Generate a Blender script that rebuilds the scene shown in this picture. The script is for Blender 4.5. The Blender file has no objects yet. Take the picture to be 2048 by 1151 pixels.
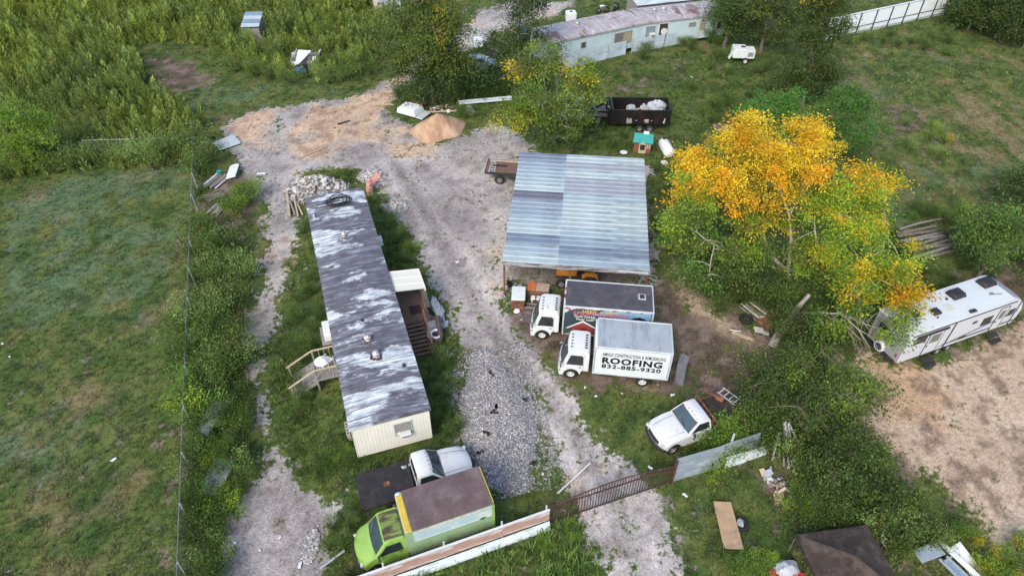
import bpy, bmesh, math, random
import numpy as np
from mathutils import Vector, Matrix, noise

random.seed(7)
RNG = np.random.default_rng(11)
R = math.radians
SC = bpy.context.scene
COL = SC.collection

# ---------------------------------------------------------------- camera, sky, sun, exposure
cam_data = bpy.data.cameras.new('camera')
cam_data.sensor_width = 36.0
cam_data.lens = 24.0
cam_data.clip_end = 3000
cam_ob = bpy.data.objects.new('camera', cam_data)
COL.objects.link(cam_ob)
cam_ob.location = (0, 0, 31.0)
cam_ob.rotation_euler = (R(90 - 42), 0, 0)
SC.camera = cam_ob

SUN_EL, SUN_AZ = 42.0, 205.0          # azimuth clockwise from +Y (north)
world = bpy.data.worlds.new('World')
SC.world = world
world.use_nodes = True
wn = world.node_tree
wn.nodes.clear()
sky = wn.nodes.new('ShaderNodeTexSky')
sky.sky_type = 'NISHITA'
sky.sun_disc = False
sky.sun_elevation = R(SUN_EL)
sky.sun_rotation = R(SUN_AZ)
sky.air_density = 1.0
sky.dust_density = 2.0
sky.ozone_density = 1.0
bg = wn.nodes.new('ShaderNodeBackground')
bg.inputs['Strength'].default_value = 0.15
wo = wn.nodes.new('ShaderNodeOutputWorld')
wn.links.new(sky.outputs[0], bg.inputs[0])
wn.links.new(bg.outputs[0], wo.inputs[0])

sun_data = bpy.data.lights.new('sun', 'SUN')
sun_data.energy = 1.35
sun_data.angle = R(24)
sun_data.color = (1.0, 0.89, 0.74)
sun_ob = bpy.data.objects.new('sun', sun_data)
COL.objects.link(sun_ob)
sd = Vector((math.sin(R(SUN_AZ)) * math.cos(R(SUN_EL)), math.cos(R(SUN_AZ)) * math.cos(R(SUN_EL)), math.sin(R(SUN_EL))))
sun_ob.rotation_euler = sd.to_track_quat('Z', 'Y').to_euler()
sun_ob.location = (0, 0, 60)

vs = SC.view_settings
vs.view_transform = 'Standard'
vs.look = 'None'
vs.gamma = 1.0
vs.use_curve_mapping = False
vs.exposure = 0.9
SC.cycles.max_bounces = 4
SC.cycles.diffuse_bounces = 2
SC.cycles.glossy_bounces = 2
SC.cycles.transmission_bounces = 2
SC.cycles.transparent_max_bounces = 6

# ---------------------------------------------------------------- materials
def lin(r, g, b):
    f = lambda c: (c / 255 / 12.92) if c / 255 <= 0.04045 else ((c / 255 + 0.055) / 1.055) ** 2.4
    return (f(r), f(g), f(b))

MATS = {}
def M(name, col, rough=0.6, metal=0.0, var=0.25, scale=2.5, bump=0.0, bscale=30.0, col2=None, lo=0.5, hi=0.62,
      mscale=1.5, stretch=(1, 1, 1), col3=None, lo3=0.55, hi3=0.65, scale3=6.0, stretch3=(1, 1, 1), spec=0.4):
    if name in MATS:
        return MATS[name]
    m = bpy.data.materials.new(name)
    m.use_nodes = True
    nt = m.node_tree
    N, L = nt.nodes, nt.links
    b = N['Principled BSDF']
    tc = N.new('ShaderNodeTexCoord')
    def noise_tex(sc, st, det=5.0):
        mp = N.new('ShaderNodeMapping')
        mp.inputs['Scale'].default_value = st
        L.new(tc.outputs['Object'], mp.inputs[0])
        n = N.new('ShaderNodeTexNoise')
        n.inputs['Scale'].default_value = sc
        n.inputs['Detail'].default_value = det
        n.inputs['Roughness'].default_value = 0.62
        L.new(mp.outputs[0], n.inputs['Vector'])
        return n.outputs['Fac']
    cur = None
    rgb = N.new('ShaderNodeRGB')
    rgb.outputs[0].default_value = (*col, 1)
    cur = rgb.outputs[0]
    def mixin(cur, c, fac_socket, lo, hi):
        mr = N.new('ShaderNodeMapRange')
        mr.interpolation_type = 'SMOOTHSTEP'
        mr.inputs['From Min'].default_value = lo
        mr.inputs['From Max'].default_value = hi
        L.new(fac_socket, mr.inputs['Value'])
        mx = N.new('ShaderNodeMix')
        mx.data_type = 'RGBA'
        L.new(mr.outputs[0], mx.inputs['Factor'])
        L.new(cur, mx.inputs[6])
        mx.inputs[7].default_value = (*c, 1)
        return mx.outputs[2]
    if col2:
        cur = mixin(cur, col2, noise_tex(mscale, stretch), lo, hi)
    if col3:
        cur = mixin(cur, col3, noise_tex(scale3, stretch3), lo3, hi3)
    if var > 0:
        mr = N.new('ShaderNodeMapRange')
        mr.inputs['From Min'].default_value = 0.25
        mr.inputs['From Max'].default_value = 0.75
        mr.inputs['To Min'].default_value = 1 - var
        mr.inputs['To Max'].default_value = 1 + var * 0.6
        L.new(noise_tex(scale, (1, 1, 1), 6), mr.inputs['Value'])
        vm = N.new('ShaderNodeVectorMath')
        vm.operation = 'SCALE'
        L.new(cur, vm.inputs[0])
        L.new(mr.outputs[0], vm.inputs['Scale'])
        cur = vm.outputs[0]
    L.new(cur, b.inputs['Base Color'])
    b.inputs['Roughness'].default_value = rough
    b.inputs['Metallic'].default_value = metal
    b.inputs['Specular IOR Level'].default_value = spec
    if bump > 0:
        bp = N.new('ShaderNodeBump')
        bp.inputs['Strength'].default_value = bump
        bp.inputs['Distance'].default_value = 0.03
        L.new(noise_tex(bscale, (1, 1, 1), 3), bp.inputs['Height'])
        L.new(bp.outputs[0], b.inputs['Normal'])
    MATS[name] = m
    return m

def foliage_mat(name, transl=0.3, rough=0.6):
    m = bpy.data.materials.new(name)
    m.use_nodes = True
    nt = m.node_tree
    N, L = nt.nodes, nt.links
    b = N['Principled BSDF']
    at = N.new('ShaderNodeAttribute')
    at.attribute_name = 'Col'
    oi = N.new('ShaderNodeObjectInfo')
    hs = N.new('ShaderNodeHueSaturation')
    mr = N.new('ShaderNodeMapRange')
    mr.inputs['To Min'].default_value = 0.80
    mr.inputs['To Max'].default_value = 1.2
    L.new(oi.outputs['Random'], mr.inputs['Value'])
    L.new(mr.outputs[0], hs.inputs['Value'])
    L.new(at.outputs['Color'], hs.inputs['Color'])
    L.new(hs.outputs[0], b.inputs['Base Color'])
    b.inputs['Roughness'].default_value = rough
    b.inputs['Specular IOR Level'].default_value = 0.25
    tr = N.new('ShaderNodeBsdfTranslucent')
    L.new(hs.outputs[0], tr.inputs['Color'])
    mx = N.new('ShaderNodeMixShader')
    mx.inputs[0].default_value = transl
    L.new(b.outputs[0], mx.inputs[1])
    L.new(tr.outputs[0], mx.inputs[2])
    L.new(mx.outputs[0], N['Material Output'].inputs['Surface'])
    return m

LEAF = foliage_mat('leaf', 0.48)
GRASS = foliage_mat('grass_blade', 0.35, 0.7)

def glass_mat(name, col, rough=0.08):
    return M(name, col, rough=rough, var=0.3, scale=1.5, spec=0.8)

# ---------------------------------------------------------------- scene helpers
def props(o, label=None, cat=None, group=None, kind=None):
    if label: o['label'] = label
    if cat: o['category'] = cat
    if group: o['group'] = group
    if kind: o['kind'] = kind
    return o

def T(name, label, cat, loc=(0, 0, 0), rz=0.0, group=None):
    o = bpy.data.objects.new(name, None)
    COL.objects.link(o)
    if len(loc) == 2: loc = (loc[0], loc[1], 0.0)
    o.location = loc
    o.rotation_euler = (0, 0, R(rz))
    o.empty_display_size = 0.3
    return props(o, label, cat, group)

def copy_tree(o, parent=None):
    c = o.copy()
    COL.objects.link(c)
    c.parent = parent
    for ch in list(o.children):
        copy_tree(ch, c)
    return c

def inst(mesh, name, parent=None, loc=(0, 0, 0), rot=(0, 0, 0), scale=(1, 1, 1)):
    o = bpy.data.objects.new(name, mesh)
    COL.objects.link(o)
    o.parent = parent
    o.location = loc
    o.rotation_euler = rot
    o.scale = scale
    return o

class MB:
    """collects faces of ONE part, then links them as one mesh object"""
    def __init__(s):
        s.v = []
        s.f = []
    def add(s, vs, fs):
        k = len(s.v)
        s.v += [tuple(p) for p in vs]
        s.f += [tuple(i + k for i in f) for f in fs]
        return s
    def box(s, c, d, rz=0.0, ry=0.0, rx=0.0):
        x, y, z = d[0] / 2, d[1] / 2, d[2] / 2
        vs = [Vector((a * x, b * y, e * z)) for e in (-1, 1) for b in (-1, 1) for a in (-1, 1)]
        if rz or ry or rx:
            m = Matrix.Rotation(R(rz), 3, 'Z') @ Matrix.Rotation(R(ry), 3, 'Y') @ Matrix.Rotation(R(rx), 3, 'X')
            vs = [m @ p for p in vs]
        c = Vector(c)
        return s.add([p + c for p in vs], [(0, 2, 3, 1), (4, 5, 7, 6), (0, 1, 5, 4), (2, 6, 7, 3), (0, 4, 6, 2), (1, 3, 7, 5)])
    def bb(s, x0, x1, y0, y1, z0, z1):
        return s.box(((x0 + x1) / 2, (y0 + y1) / 2, (z0 + z1) / 2), (x1 - x0, y1 - y0, z1 - z0))
    def beam(s, a, b, w, h):
        a, b = Vector(a), Vector(b)
        d = (b - a)
        if d.length < 1e-6: return s
        d.normalize()
        up = Vector((0, 0, 1)) if abs(d.z) < 0.95 else Vector((1, 0, 0))
        r = d.cross(up).normalized() * (w / 2)
        u = r.cross(d).normalized() * (h / 2)
        vs = [p + i * r + j * u for p in (a, b) for j in (-1, 1) for i in (-1, 1)]
        return s.add(vs, [(0, 1, 3, 2), (4, 6, 7, 5), (0, 4, 5, 1), (2, 3, 7, 6), (0, 2, 6, 4), (1, 5, 7, 3)])
    def tube(s, pts, rad, n=6, cap=True):
        pts = [Vector(p) for p in pts]
        if not hasattr(rad, '__len__'): rad = [rad] * len(pts)
        k = len(s.v)
        vs = []
        for i, p in enumerate(pts):
            d = (pts[min(i + 1, len(pts) - 1)] - pts[max(i - 1, 0)])
            d = d.normalized() if d.length > 1e-9 else Vector((0, 0, 1))
            up = Vector((0, 0, 1)) if abs(d.z) < 0.9 else Vector((1, 0, 0))
            r = d.cross(up).normalized()
            u = r.cross(d)
            for j in range(n):
                a = 2 * math.pi * j / n
                vs.append(p + (r * math.cos(a) + u * math.sin(a)) * rad[i])
        fs = []
        for i in range(len(pts) - 1):
            for j in range(n):
                a, b = i * n + j, i * n + (j + 1) % n
                fs.append((a, b, b + n, a + n))
        if cap:
            fs.append(tuple(range(n - 1, -1, -1)))
            fs.append(tuple((len(pts) - 1) * n + j for j in range(n)))
        return s.add(vs, fs)
    def lathe(s, prof, c=(0, 0, 0), n=16, axis='Z'):
        vs, fs = [], []
        for (r, h) in prof:
            for j in range(n):
                a = 2 * math.pi * j / n
                if axis == 'Z': p = (r * math.cos(a), r * math.sin(a), h)
                elif axis == 'Y': p = (r * math.cos(a), h, r * math.sin(a))
                else: p = (h, r * math.cos(a), r * math.sin(a))
                vs.append((p[0] + c[0], p[1] + c[1], p[2] + c[2]))
        for i in range(len(prof) - 1):
            for j in range(n):
                a, b = i * n + j, i * n + (j + 1) % n
                fs.append((a, b, b + n, a + n))
        fs.append(tuple(range(n)))
        fs.append(tuple((len(prof) - 1) * n + j for j in range(n)))
        return s.add(vs, fs)
    def prism(s, prof, ys, deform=None, axis='Y'):
        """profile (x,z) swept over several y stations, with an optional deform(x,y,z)"""
        n = len(prof)
        vs, fs = [], []
        for y in ys:
            for (x, z) in prof:
                p = (x, y, z)
                if deform: p = deform(*p)
                if axis == 'X': p = (p[1], p[0], p[2])
                vs.append(p)
        for i in range(len(ys) - 1):
            for j in range(n):
                a, b = i * n + j, i * n + (j + 1) % n
                fs.append((a, b, b + n, a + n))
        fs.append(tuple(range(n)))
        fs.append(tuple((len(ys) - 1) * n + j for j in range(n - 1, -1, -1)))
        return s.add(vs, fs)
    def grid(s, P):
        h, w = len(P), len(P[0])
        vs = [p for row in P for p in row]
        fs = [(i * w + j, i * w + j + 1, (i + 1) * w + j + 1, (i + 1) * w + j) for i in range(h - 1) for j in range(w - 1)]
        return s.add(vs, fs)
    def ellipsoid(s, c, r, seg=12, rings=8, jit=0.0):
        vs, fs = [], []
        for i in range(rings + 1):
            t = math.pi * i / rings
            for j in range(seg):
                a = 2 * math.pi * j / seg
                k = 1 + random.uniform(-jit, jit)
                vs.append((c[0] + r[0] * k * math.sin(t) * math.cos(a), c[1] + r[1] * k * math.sin(t) * math.sin(a), c[2] + r[2] * k * math.cos(t)))
        for i in range(rings):
            for j in range(seg):
                a, b = i * seg + j, i * seg + (j + 1) % seg
                fs.append((a, b, b + seg, a + seg))
        return s.add(vs, fs)
    def mesh(s, name, mat, bevel=0.0, smooth=False, segs=1, angle=30):
        me = bpy.data.meshes.new(name)
        me.from_pydata(s.v, [], s.f)
        bm = bmesh.new()
        bm.from_mesh(me)
        bmesh.ops.remove_doubles(bm, verts=bm.verts, dist=1e-5)
        bmesh.ops.recalc_face_normals(bm, faces=bm.faces)
        if bevel > 0:
            es = [e for e in bm.edges if len(e.link_faces) == 2 and e.calc_face_angle(0) > R(angle)]
            if es:
                bmesh.ops.bevel(bm, geom=es, offset=bevel, segments=segs, affect='EDGES', clamp_overlap=True)
        for f in bm.faces: f.smooth = smooth
        if smooth:
            for e in bm.edges:
                if len(e.link_faces) == 2 and e.calc_face_angle(0) > R(38): e.smooth = False
        bm.to_mesh(me)
        bm.free()
        if mat: me.materials.append(mat)
        return me
    def build(s, name, mat, parent=None, bevel=0.0, smooth=False, segs=1, label=None, kind=None, angle=30):
        me = s.mesh(name, mat, bevel, smooth, segs, angle)
        o = bpy.data.objects.new(name, me)
        COL.objects.link(o)
        o.parent = parent
        return props(o, label, None, None, kind)

def part(name, mat, parent, fn, *a, **k):
    m = MB()
    fn(m)
    return m.build(name, mat, parent, *a, **k)

def text(name, body, mat, parent, size, loc, rot, sx=1.0, bold=0.0, shear=0.0):
    cu = bpy.data.curves.new(name, 'FONT')
    cu.body = body
    cu.size = size
    cu.align_x = 'LEFT'
    cu.offset = bold
    cu.shear = shear
    cu.space_character = 1.14
    cu.resolution_u = 3
    tmp = bpy.data.objects.new(name + '_tmp', cu)
    COL.objects.link(tmp)
    dg = bpy.context.evaluated_depsgraph_get()
    me = bpy.data.meshes.new_from_object(tmp.evaluated_get(dg))
    bpy.data.objects.remove(tmp)
    me.materials.clear()
    me.materials.append(mat)
    o = inst(me, name, parent, loc, rot, (sx, 1, 1))
    return o

def np_mesh(name, V, F, mat, colors=None):
    """numpy quads/tris -> mesh, colours per vertex"""
    me = bpy.data.meshes.new(name)
    k = F.shape[1]
    me.vertices.add(len(V))
    me.vertices.foreach_set('co', V.astype(np.float32).ravel())
    me.loops.add(F.size)
    me.loops.foreach_set('vertex_index', F.astype(np.int32).ravel())
    me.polygons.add(len(F))
    me.polygons.foreach_set('loop_start', np.arange(0, F.size, k, dtype=np.int32))
    me.polygons.foreach_set('loop_total', np.full(len(F), k, dtype=np.int32))
    if colors is not None:
        ca = me.color_attributes.new('Col', 'FLOAT_COLOR', 'POINT')
        c4 = np.ones((len(V), 4), np.float32)
        c4[:, :3] = colors
        ca.data.foreach_set('color', c4.ravel())
    me.update(calc_edges=True)
    me.validate()
    if mat: me.materials.append(mat)
    return me

def in_poly(P, X, Y):
    P = np.asarray(P, float)
    ins = np.zeros(X.shape, bool)
    x0, y0 = P[-1]
    for x1, y1 in P:
        c = ((y0 > Y) != (y1 > Y)) & (X < (x1 - x0) * (Y - y0) / (y1 - y0 + 1e-12) + x0)
        ins ^= c
        x0, y0 = x1, y1
    return ins

# cheap tileable value noise in numpy
_tab = RNG.random((256, 256))
def vnoise(x, y, sc=1.0, oct=3):
    out = np.zeros(np.shape(x)); amp = 1.0; tot = 0
    x = np.asarray(x) * sc; y = np.asarray(y) * sc
    for o in range(oct):
        xi = np.floor(x).astype(int); yi = np.floor(y).astype(int)
        fx = x - xi; fy = y - yi
        fx = fx * fx * (3 - 2 * fx); fy = fy * fy * (3 - 2 * fy)
        a = _tab[xi & 255, yi & 255]; b = _tab[(xi + 1) & 255, yi & 255]
        c = _tab[xi & 255, (yi + 1) & 255]; d = _tab[(xi + 1) & 255, (yi + 1) & 255]
        out += amp * ((a * (1 - fx) + b * fx) * (1 - fy) + (c * (1 - fx) + d * fx) * fy)
        tot += amp; amp *= 0.5; x = x * 2.03 + 17.1; y = y * 2.03 + 5.7
    return out / tot

# ---------------------------------------------------------------- ground: masks of what covers it, then one sheet
P_GRAVEL = [(4.0,11.3), (4.2,14.5), (4.0,16.3), (3.2,18.0), (2.8,19.1), (2.4,20.3), (1.6,21.7), (1.2,23.7), (0.6,25.5), (-0.4,28.1), (-2.0,29.1), (-2.9,28.7), (-3.4,30.0), (-4.5,33.2), (-5.7,36.0), (-6.8,38.5), (-7.8,40.6), (-8.6,42.8), (-10.2,45.5), (-12.0,48.1), (-14.1,49.6), (-16.2,49.6), (-17.7,48.8), (-18.0,45.9), (-17.1,42.8), (-16.0,39.7), (-15.6,37.4), (-15.4,35.2), (-15.4,33.2), (-15.2,30.9), (-15.0,28.7), (-14.5,26.3), (-13.9,24.8), (-13.2,22.7), (-12.1,20.2), (-9.8,18.8), (-8.2,18.8), (-8.3,17.9), (-8.8,16.5), (-8.5,14.5), (-8.2,11.3), (-12.7,11.3), (-13.5,14.5), (-13.9,16.8), (-13.7,18.4), (-13.7,20.2), (-13.7,22.1), (-14.6,24.1), (-15.2,25.5), (-15.8,27.9), (-16.8,30.9), (-17.3,33.7), (-17.6,36.3), (-18.0,39.1), (-19.4,42.8), (-21.2,46.9), (-23.6,51.6), (-26.1,54.2), (-27.4,56.9), (-26.0,58.3), (-23.2,60.3), (-19.6,61.3), (-15.9,62.4), (-13.0,66.3), (-11.3,69.3), (-8.6,75.1), (-5.6,81.0), (-4.0,85.8), (-1.5,88.4), (8.0,89.3), (5.2,84.2), (-1.4,78.0), (-6.8,72.4), (-9.6,67.4), (-11.1,63.5), (-11.7,60.3), (-10.4,57.4), (-8.8,55.5), (-6.8,53.7), (-3.8,55.5), (-2.5,57.8), (-0.6,56.9), (1.6,53.7), (2.2,52.4), (0.5,51.6), (11.7,50.0), (9.8,35.2), (-0.5,33.7), (-0.8,32.3), (0.5,30.4), (1.7,28.3), (2.5,26.3), (3.6,24.4), (4.7,22.7), (5.8,21.1), (6.3,20.0), (7.6,18.6), (7.5,16.3), (7.5,14.3), (7.6,11.3)]
P_SAND = [([(-27.4,56.9), (-23.2,60.3), (-15.9,62.4), (-12.1,67.4), (-8.6,75.1), (-5.1,82.6), (-1.5,89.3), (-4.7,89.3), (-9.3,76.5), (-11.3,65.1), (-11.2,59.8), (-7.5,56.0), (-3.4,56.9), (-2.9,54.2), (-7.1,52.0), (-11.2,50.0), (-13.9,50.8), (-18.4,51.6), (-22.9,52.4)], 0.62),
          ([(-18.4,36.7), (-17.1,37.1), (-15.1,37.6), (-14.6,36.6), (-16.1,36.0), (-17.9,35.7)], 0.95),
          ([(-11.4,24.3), (-9.4,23.7), (-9.6,22.4), (-10.0,21.2), (-10.8,21.2)], 1.0),
          ([(-8.6,53.7), (-3.4,56.9), (-2.8,53.7), (-5.4,52.4), (-7.6,52.0)], 0.8),
          ([(-10.7,46.2), (-7.3,44.8), (-6.6,42.2), (-8.5,41.5)], 0.5)]
P_LOT = [[(20.7,29.1), (22.2,29.1), (23.0,27.3), (24.8,27.3), (29.1,29.1), (33.0,31.3), (43.9,35.2), (31.8,14.6), (23.9,15.0), (23.1,16.2), (22.7,18.1), (22.3,20.0), (20.5,20.6), (19.6,22.4), (18.5,22.4), (18.8,24.8)],
         [(11.3,37.7), (12.5,37.7), (12.7,34.2), (13.7,31.3), (16.1,29.5), (17.8,28.7), (21.1,29.5), (20.1,27.5), (16.3,28.1), (14.1,28.7), (12.5,30.2), (11.5,32.3), (10.9,34.7)]]
P_SOIL = [([(-0.8,33.7), (9.9,35.4), (15.2,33.2), (16.0,29.1), (20.8,28.7), (18.8,23.0), (13.5,24.1), (12.0,25.2), (8.8,24.8), (6.0,25.2), (3.6,24.8), (2.5,26.3), (1.1,28.7), (-0.5,31.3)], 0.85),
          ([(0.2,40.3), (10.2,39.7), (9.7,34.5), (-0.5,33.7)], 0.75),
          ([(-40.1,72.4), (-37.4,72.4), (-31.8,68.6), (-29.9,66.3), (-32.4,64.6), (-34.3,62.9)], 0.9),
          ([(-26.5,50.0), (-21.2,49.2), (-18.8,43.5), (-18.7,40.3), (-23.2,40.3)], 0.7),
          ([(7.3,63.5), (14.2,66.3), (17.2,71.8), (18.8,70.5), (16.3,65.1), (11.5,61.3), (7.5,60.3)], 0.6),
          ([(12.9,22.1), (18.6,22.7), (19.1,19.9), (21.1,16.3), (17.8,14.3), (13.2,14.3), (12.5,18.4)], 0.6),
          ([(33.7,72.4), (36.7,66.3), (34.9,56.9), (32.7,56.0), (32.2,65.1)], 0.45),
          ([(35.0,61.9), (37.9,61.9), (38.7,55.1), (37.2,50.0), (35.7,52.4), (34.1,56.0)], 0.55),
          ([(-27.0,43.5), (-24.0,42.8), (-14.4,14.5), (-14.6,11.3), (-15.8,14.5), (-20.8,28.7)], 0.5),
          ([(29.2,34.7), (38.1,39.7), (35.2,32.3), (30.7,32.3)], 0.8)]
P_DRY = [([(35.7,75.1), (50.5,78.0), (62.9,79.5), (44.5,41.5), (39.9,43.5), (32.5,43.5), (32.1,50.0), (32.3,59.8)], 0.30),
         ([(-35.2,35.2), (-22.1,35.2), (-15.1,14.5), (-21.9,11.3)], 0.45), ([(43.5,72.4), (47.3,56.9), (45.6,50.0), (40.4,56.9), (41.3,69.9)], 0.72),
         ([(-43.0,49.2), (-27.2,50.8), (-25.6,46.2), (-39.1,42.2)], 0.6), ([(-28.9,43.5), (-24.2,43.5), (-14.9,14.5), (-14.8,11.3)], 0.6),
         ([(-29.5,61.9), (-24.8,62.4), (-19.4,60.3), (-27.0,56.9)], 0.8)]
P_TEAL = [([(-33.9,68.6), (-16.2,64.0), (-16.8,61.9), (-24.6,61.9), (-30.9,62.9)], 0.9), ([(-42.1,47.7), (-27.4,51.6), (-22.1,35.2), (-34.1,33.2)], 0.6), ([(-31.6,28.7), (-22.1,31.3), (-17.6,21.4), (-22.0,15.8), (-27.5,21.4)], 0.5),
          ([(-35.2,35.2), (-22.1,35.2), (-15.1,14.5), (-21.9,11.3)], 0.35)]

GX0, GX1, GY0, GY1, GS = -78.0, 78.0, 4.0, 112.0, 0.26
nx = int((GX1 - GX0) / GS) + 1
ny = int((GY1 - GY0) / GS) + 1
gx = np.linspace(GX0, GX1, nx)
gy = np.linspace(GY0, GY1, ny)
XX, YY = np.meshgrid(gx, gy)
WX = XX + (vnoise(XX, YY, 0.55, 4) - 0.5) * 2.2
WY = YY + (vnoise(XX + 90, YY + 40, 0.55, 4) - 0.5) * 2.2

def blur(A, k):
    for _ in range(2):
        B = A.copy(); n = 1
        for s in range(1, k + 1):
            B[s:] += A[:-s]; B[:s] += A[:s]; B[:-s] += A[s:]; B[-s:] += A[-s:]; n += 2
        A = B / n
        B = A.copy(); n = 1
        for s in range(1, k + 1):
            B[:, s:] += A[:, :-s]; B[:, :s] += A[:, :s]; B[:, :-s] += A[:, s:]; B[:, -s:] += A[:, -s:]; n += 2
        A = B / n
    return A

def pmask(P, k=2):
    return blur(in_poly(P, WX, WY).astype(float), k)

W_GRAVEL = pmask(P_GRAVEL, 2)
W_SAND = np.zeros_like(XX)
for P, w in P_SAND: W_SAND = np.maximum(W_SAND, pmask(P, 3) * w)
W_LOT = np.zeros_like(XX)
for P in P_LOT: W_LOT = np.maximum(W_LOT, pmask(P, 4))
W_SOIL = np.zeros_like(XX)
for P, w in P_SOIL: W_SOIL = np.maximum(W_SOIL, pmask(P, 4) * w)
W_DRY = np.zeros_like(XX)
for P, w in P_DRY: W_DRY = np.maximum(W_DRY, pmask(P, 7) * w)
W_TEAL = np.zeros_like(XX)
for P, w in P_TEAL: W_TEAL = np.maximum(W_TEAL, pmask(P, 6) * w)

edge = np.minimum(np.minimum(XX - GX0, GX1 - XX), np.minimum(YY - GY0, GY1 - YY)).clip(0, 6) / 6
ZZ = ((vnoise(XX, YY, 0.25, 3) - 0.5) * 0.10 + (vnoise(XX, YY, 1.7, 2) - 0.5) * 0.05 - 0.02) * edge
ZZ -= 0.02 * edge
def ground_z(x, y):
    j = np.clip(((np.asarray(x) - GX0) / GS).astype(int), 0, nx - 1)
    i = np.clip(((np.asarray(y) - GY0) / GS).astype(int), 0, ny - 1)
    return ZZ[i, j]
def sample(A, x, y):
    j = np.clip(((np.asarray(x) - GX0) / GS).astype(int), 0, nx - 1)
    i = np.clip(((np.asarray(y) - GY0) / GS).astype(int), 0, ny - 1)
    return A[i, j]


def nz_(sc, o=4, dx=0.0, k=2.2):
    return np.clip((vnoise(XX + dx, YY + dx * 0.37, sc, o) - 0.5) * k + 0.5, 0, 1)
def sstep(a, lo, hi):
    t = np.clip((a - lo) / (hi - lo), 0, 1)
    return t * t * (3 - 2 * t)
def lerp(c, d, f):
    return c * (1 - f[..., None]) + np.asarray(d) * f[..., None]
def flat(c):
    return np.broadcast_to(np.asarray(c, float), XX.shape + (3,)).copy()
nA, nB, nC, nD, nE, nF = nz_(0.10), nz_(0.30, 5, 31), nz_(0.9, 4, 77), nz_(2.0, 3, 11), nz_(0.22, 5, 140), nz_(1.4, 4, 205)
# rows left by the mower on the lawns, running with the left fence and down the right field
ROW = nz_(0.5, 2, 60)
rowR = np.clip((vnoise(XX * 1.5 + YY * .06, YY * 0.08, 0.9, 4) - 0.5) * 2.6 + 0.5, 0, 1)
# living cover
c1 = lerp(lerp(flat((0.046, 0.080, 0.020)), (0.098, 0.115, 0.034), nC), (0.030, 0.048, 0.016), sstep(nD, 0.55, 0.9) * 0.8)
dryc = lerp(flat((0.120, 0.092, 0.044)), (0.205, 0.165, 0.098), nD)
wd = W_DRY + (nB - 0.5) * 0.9 + (nC - 0.5) * 0.5 + (rowR - 0.5) * 1.0 * (XX > 18)
c1 = lerp(c1, dryc, sstep(wd, 0.42, 1.15) * 0.75)
wt = W_TEAL + (nE - 0.5) * 1.3 + (nF - 0.5) * 0.7
c1 = lerp(c1, (0.085, 0.132, 0.078), sstep(wt, 0.45, 1.15) * 0.55)
c1 *= 1.3
# wheel tracks worn along the drive
TRK = np.array([(5.7,12.3), (5.7,15.8), (5.3,18.3), (4.6,20.5), (2.7,23.6), (0.6,26.9), (-1.2,30.4), (-3.0,34.2), (-4.7,38.5), (-6.5,42.8), (-8.8,47.7), (-11.2,53.3), (-11.8,58.8), (-11.2,64.0), (-9.4,71.1)])
dmin = np.full(XX.shape, 99.0)
for p0_, p1_ in zip(TRK[:-1], TRK[1:]):
    d_ = p1_ - p0_
    t_ = np.clip(((XX - p0_[0]) * d_[0] + (YY - p0_[1]) * d_[1]) / (d_ @ d_), 0, 1)
    dmin = np.minimum(dmin, np.hypot(XX - p0_[0] - t_ * d_[0], YY - p0_[1] - t_ * d_[1]))
rut = np.exp(-((dmin - .95 - (nB - .5) * .5) / .34) ** 2)
crest = np.exp(-(dmin / .42) ** 2)
# bare cover
gr = lerp(lerp(flat((0.215, 0.205, 0.205)), (0.385, 0.37, 0.362), nB), (0.155, 0.135, 0.13), sstep(nF, 0.58, 0.95) * 0.65)
gr = lerp(gr, (0.43, 0.415, 0.40), sstep(nE, 0.6, 0.9) * 0.5)
gr = gr * (1 + .22 * rut - .16 * crest)[..., None]
sa = lerp(lerp(flat((0.47, 0.36, 0.26)), (0.37, 0.275, 0.20), nC), (0.23, 0.155, 0.115), sstep(nF, 0.55, 0.9) * 0.7)
gr = lerp(gr, sa, sstep(W_SAND + (nB - 0.5) * 1.0, 0.3, 0.75))
lo_ = lerp(lerp(flat((0.38, 0.285, 0.205)), (0.49, 0.385, 0.29), nB), (0.44, 0.28, 0.16), sstep(nE, 0.6, 0.9) * 0.6)
lo_ = lerp(lo_, (0.17, 0.12, 0.085), sstep(nF * 0.6 + nD * 0.4, 0.56, 0.80) * 0.8)
so = lerp(lerp(flat((0.060, 0.044, 0.034)), (0.125, 0.098, 0.078), nC), (0.19, 0.155, 0.13), sstep(nF, 0.6, 0.9) * 0.7)
c2 = lerp(gr, so, np.maximum(sstep(W_SOIL + (nC - 0.5) * 0.3, 0.35, 0.75) * np.where(W_GRAVEL > 0.4, 0.8, 1.0), 1 - sstep(np.maximum(W_GRAVEL, W_SAND), 0.12, 0.4)))
gr_k = np.array([1.15, 1.11, 1.07])
c2 = c2 * gr_k
c2 = lerp(c2, lo_, sstep(W_LOT, 0.25, 0.6))
wb = np.maximum(np.maximum(W_GRAVEL, W_LOT), np.maximum(W_SOIL * 0.95, np.where(W_SAND > 0.85, 1, 0)))
wb = wb + (nF - 0.5) * 0.55 + (nD - 0.5) * 0.4
wb -= crest * .30 * sstep(nB, .4, .7) * (YY < 40)
# tufts of weeds creeping into the gravel
wb -= sstep(nE * 0.5 + nF * 0.5, 0.62, 0.80) * 0.55 * (W_GRAVEL > 0.3) * (YY < 62)

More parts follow.
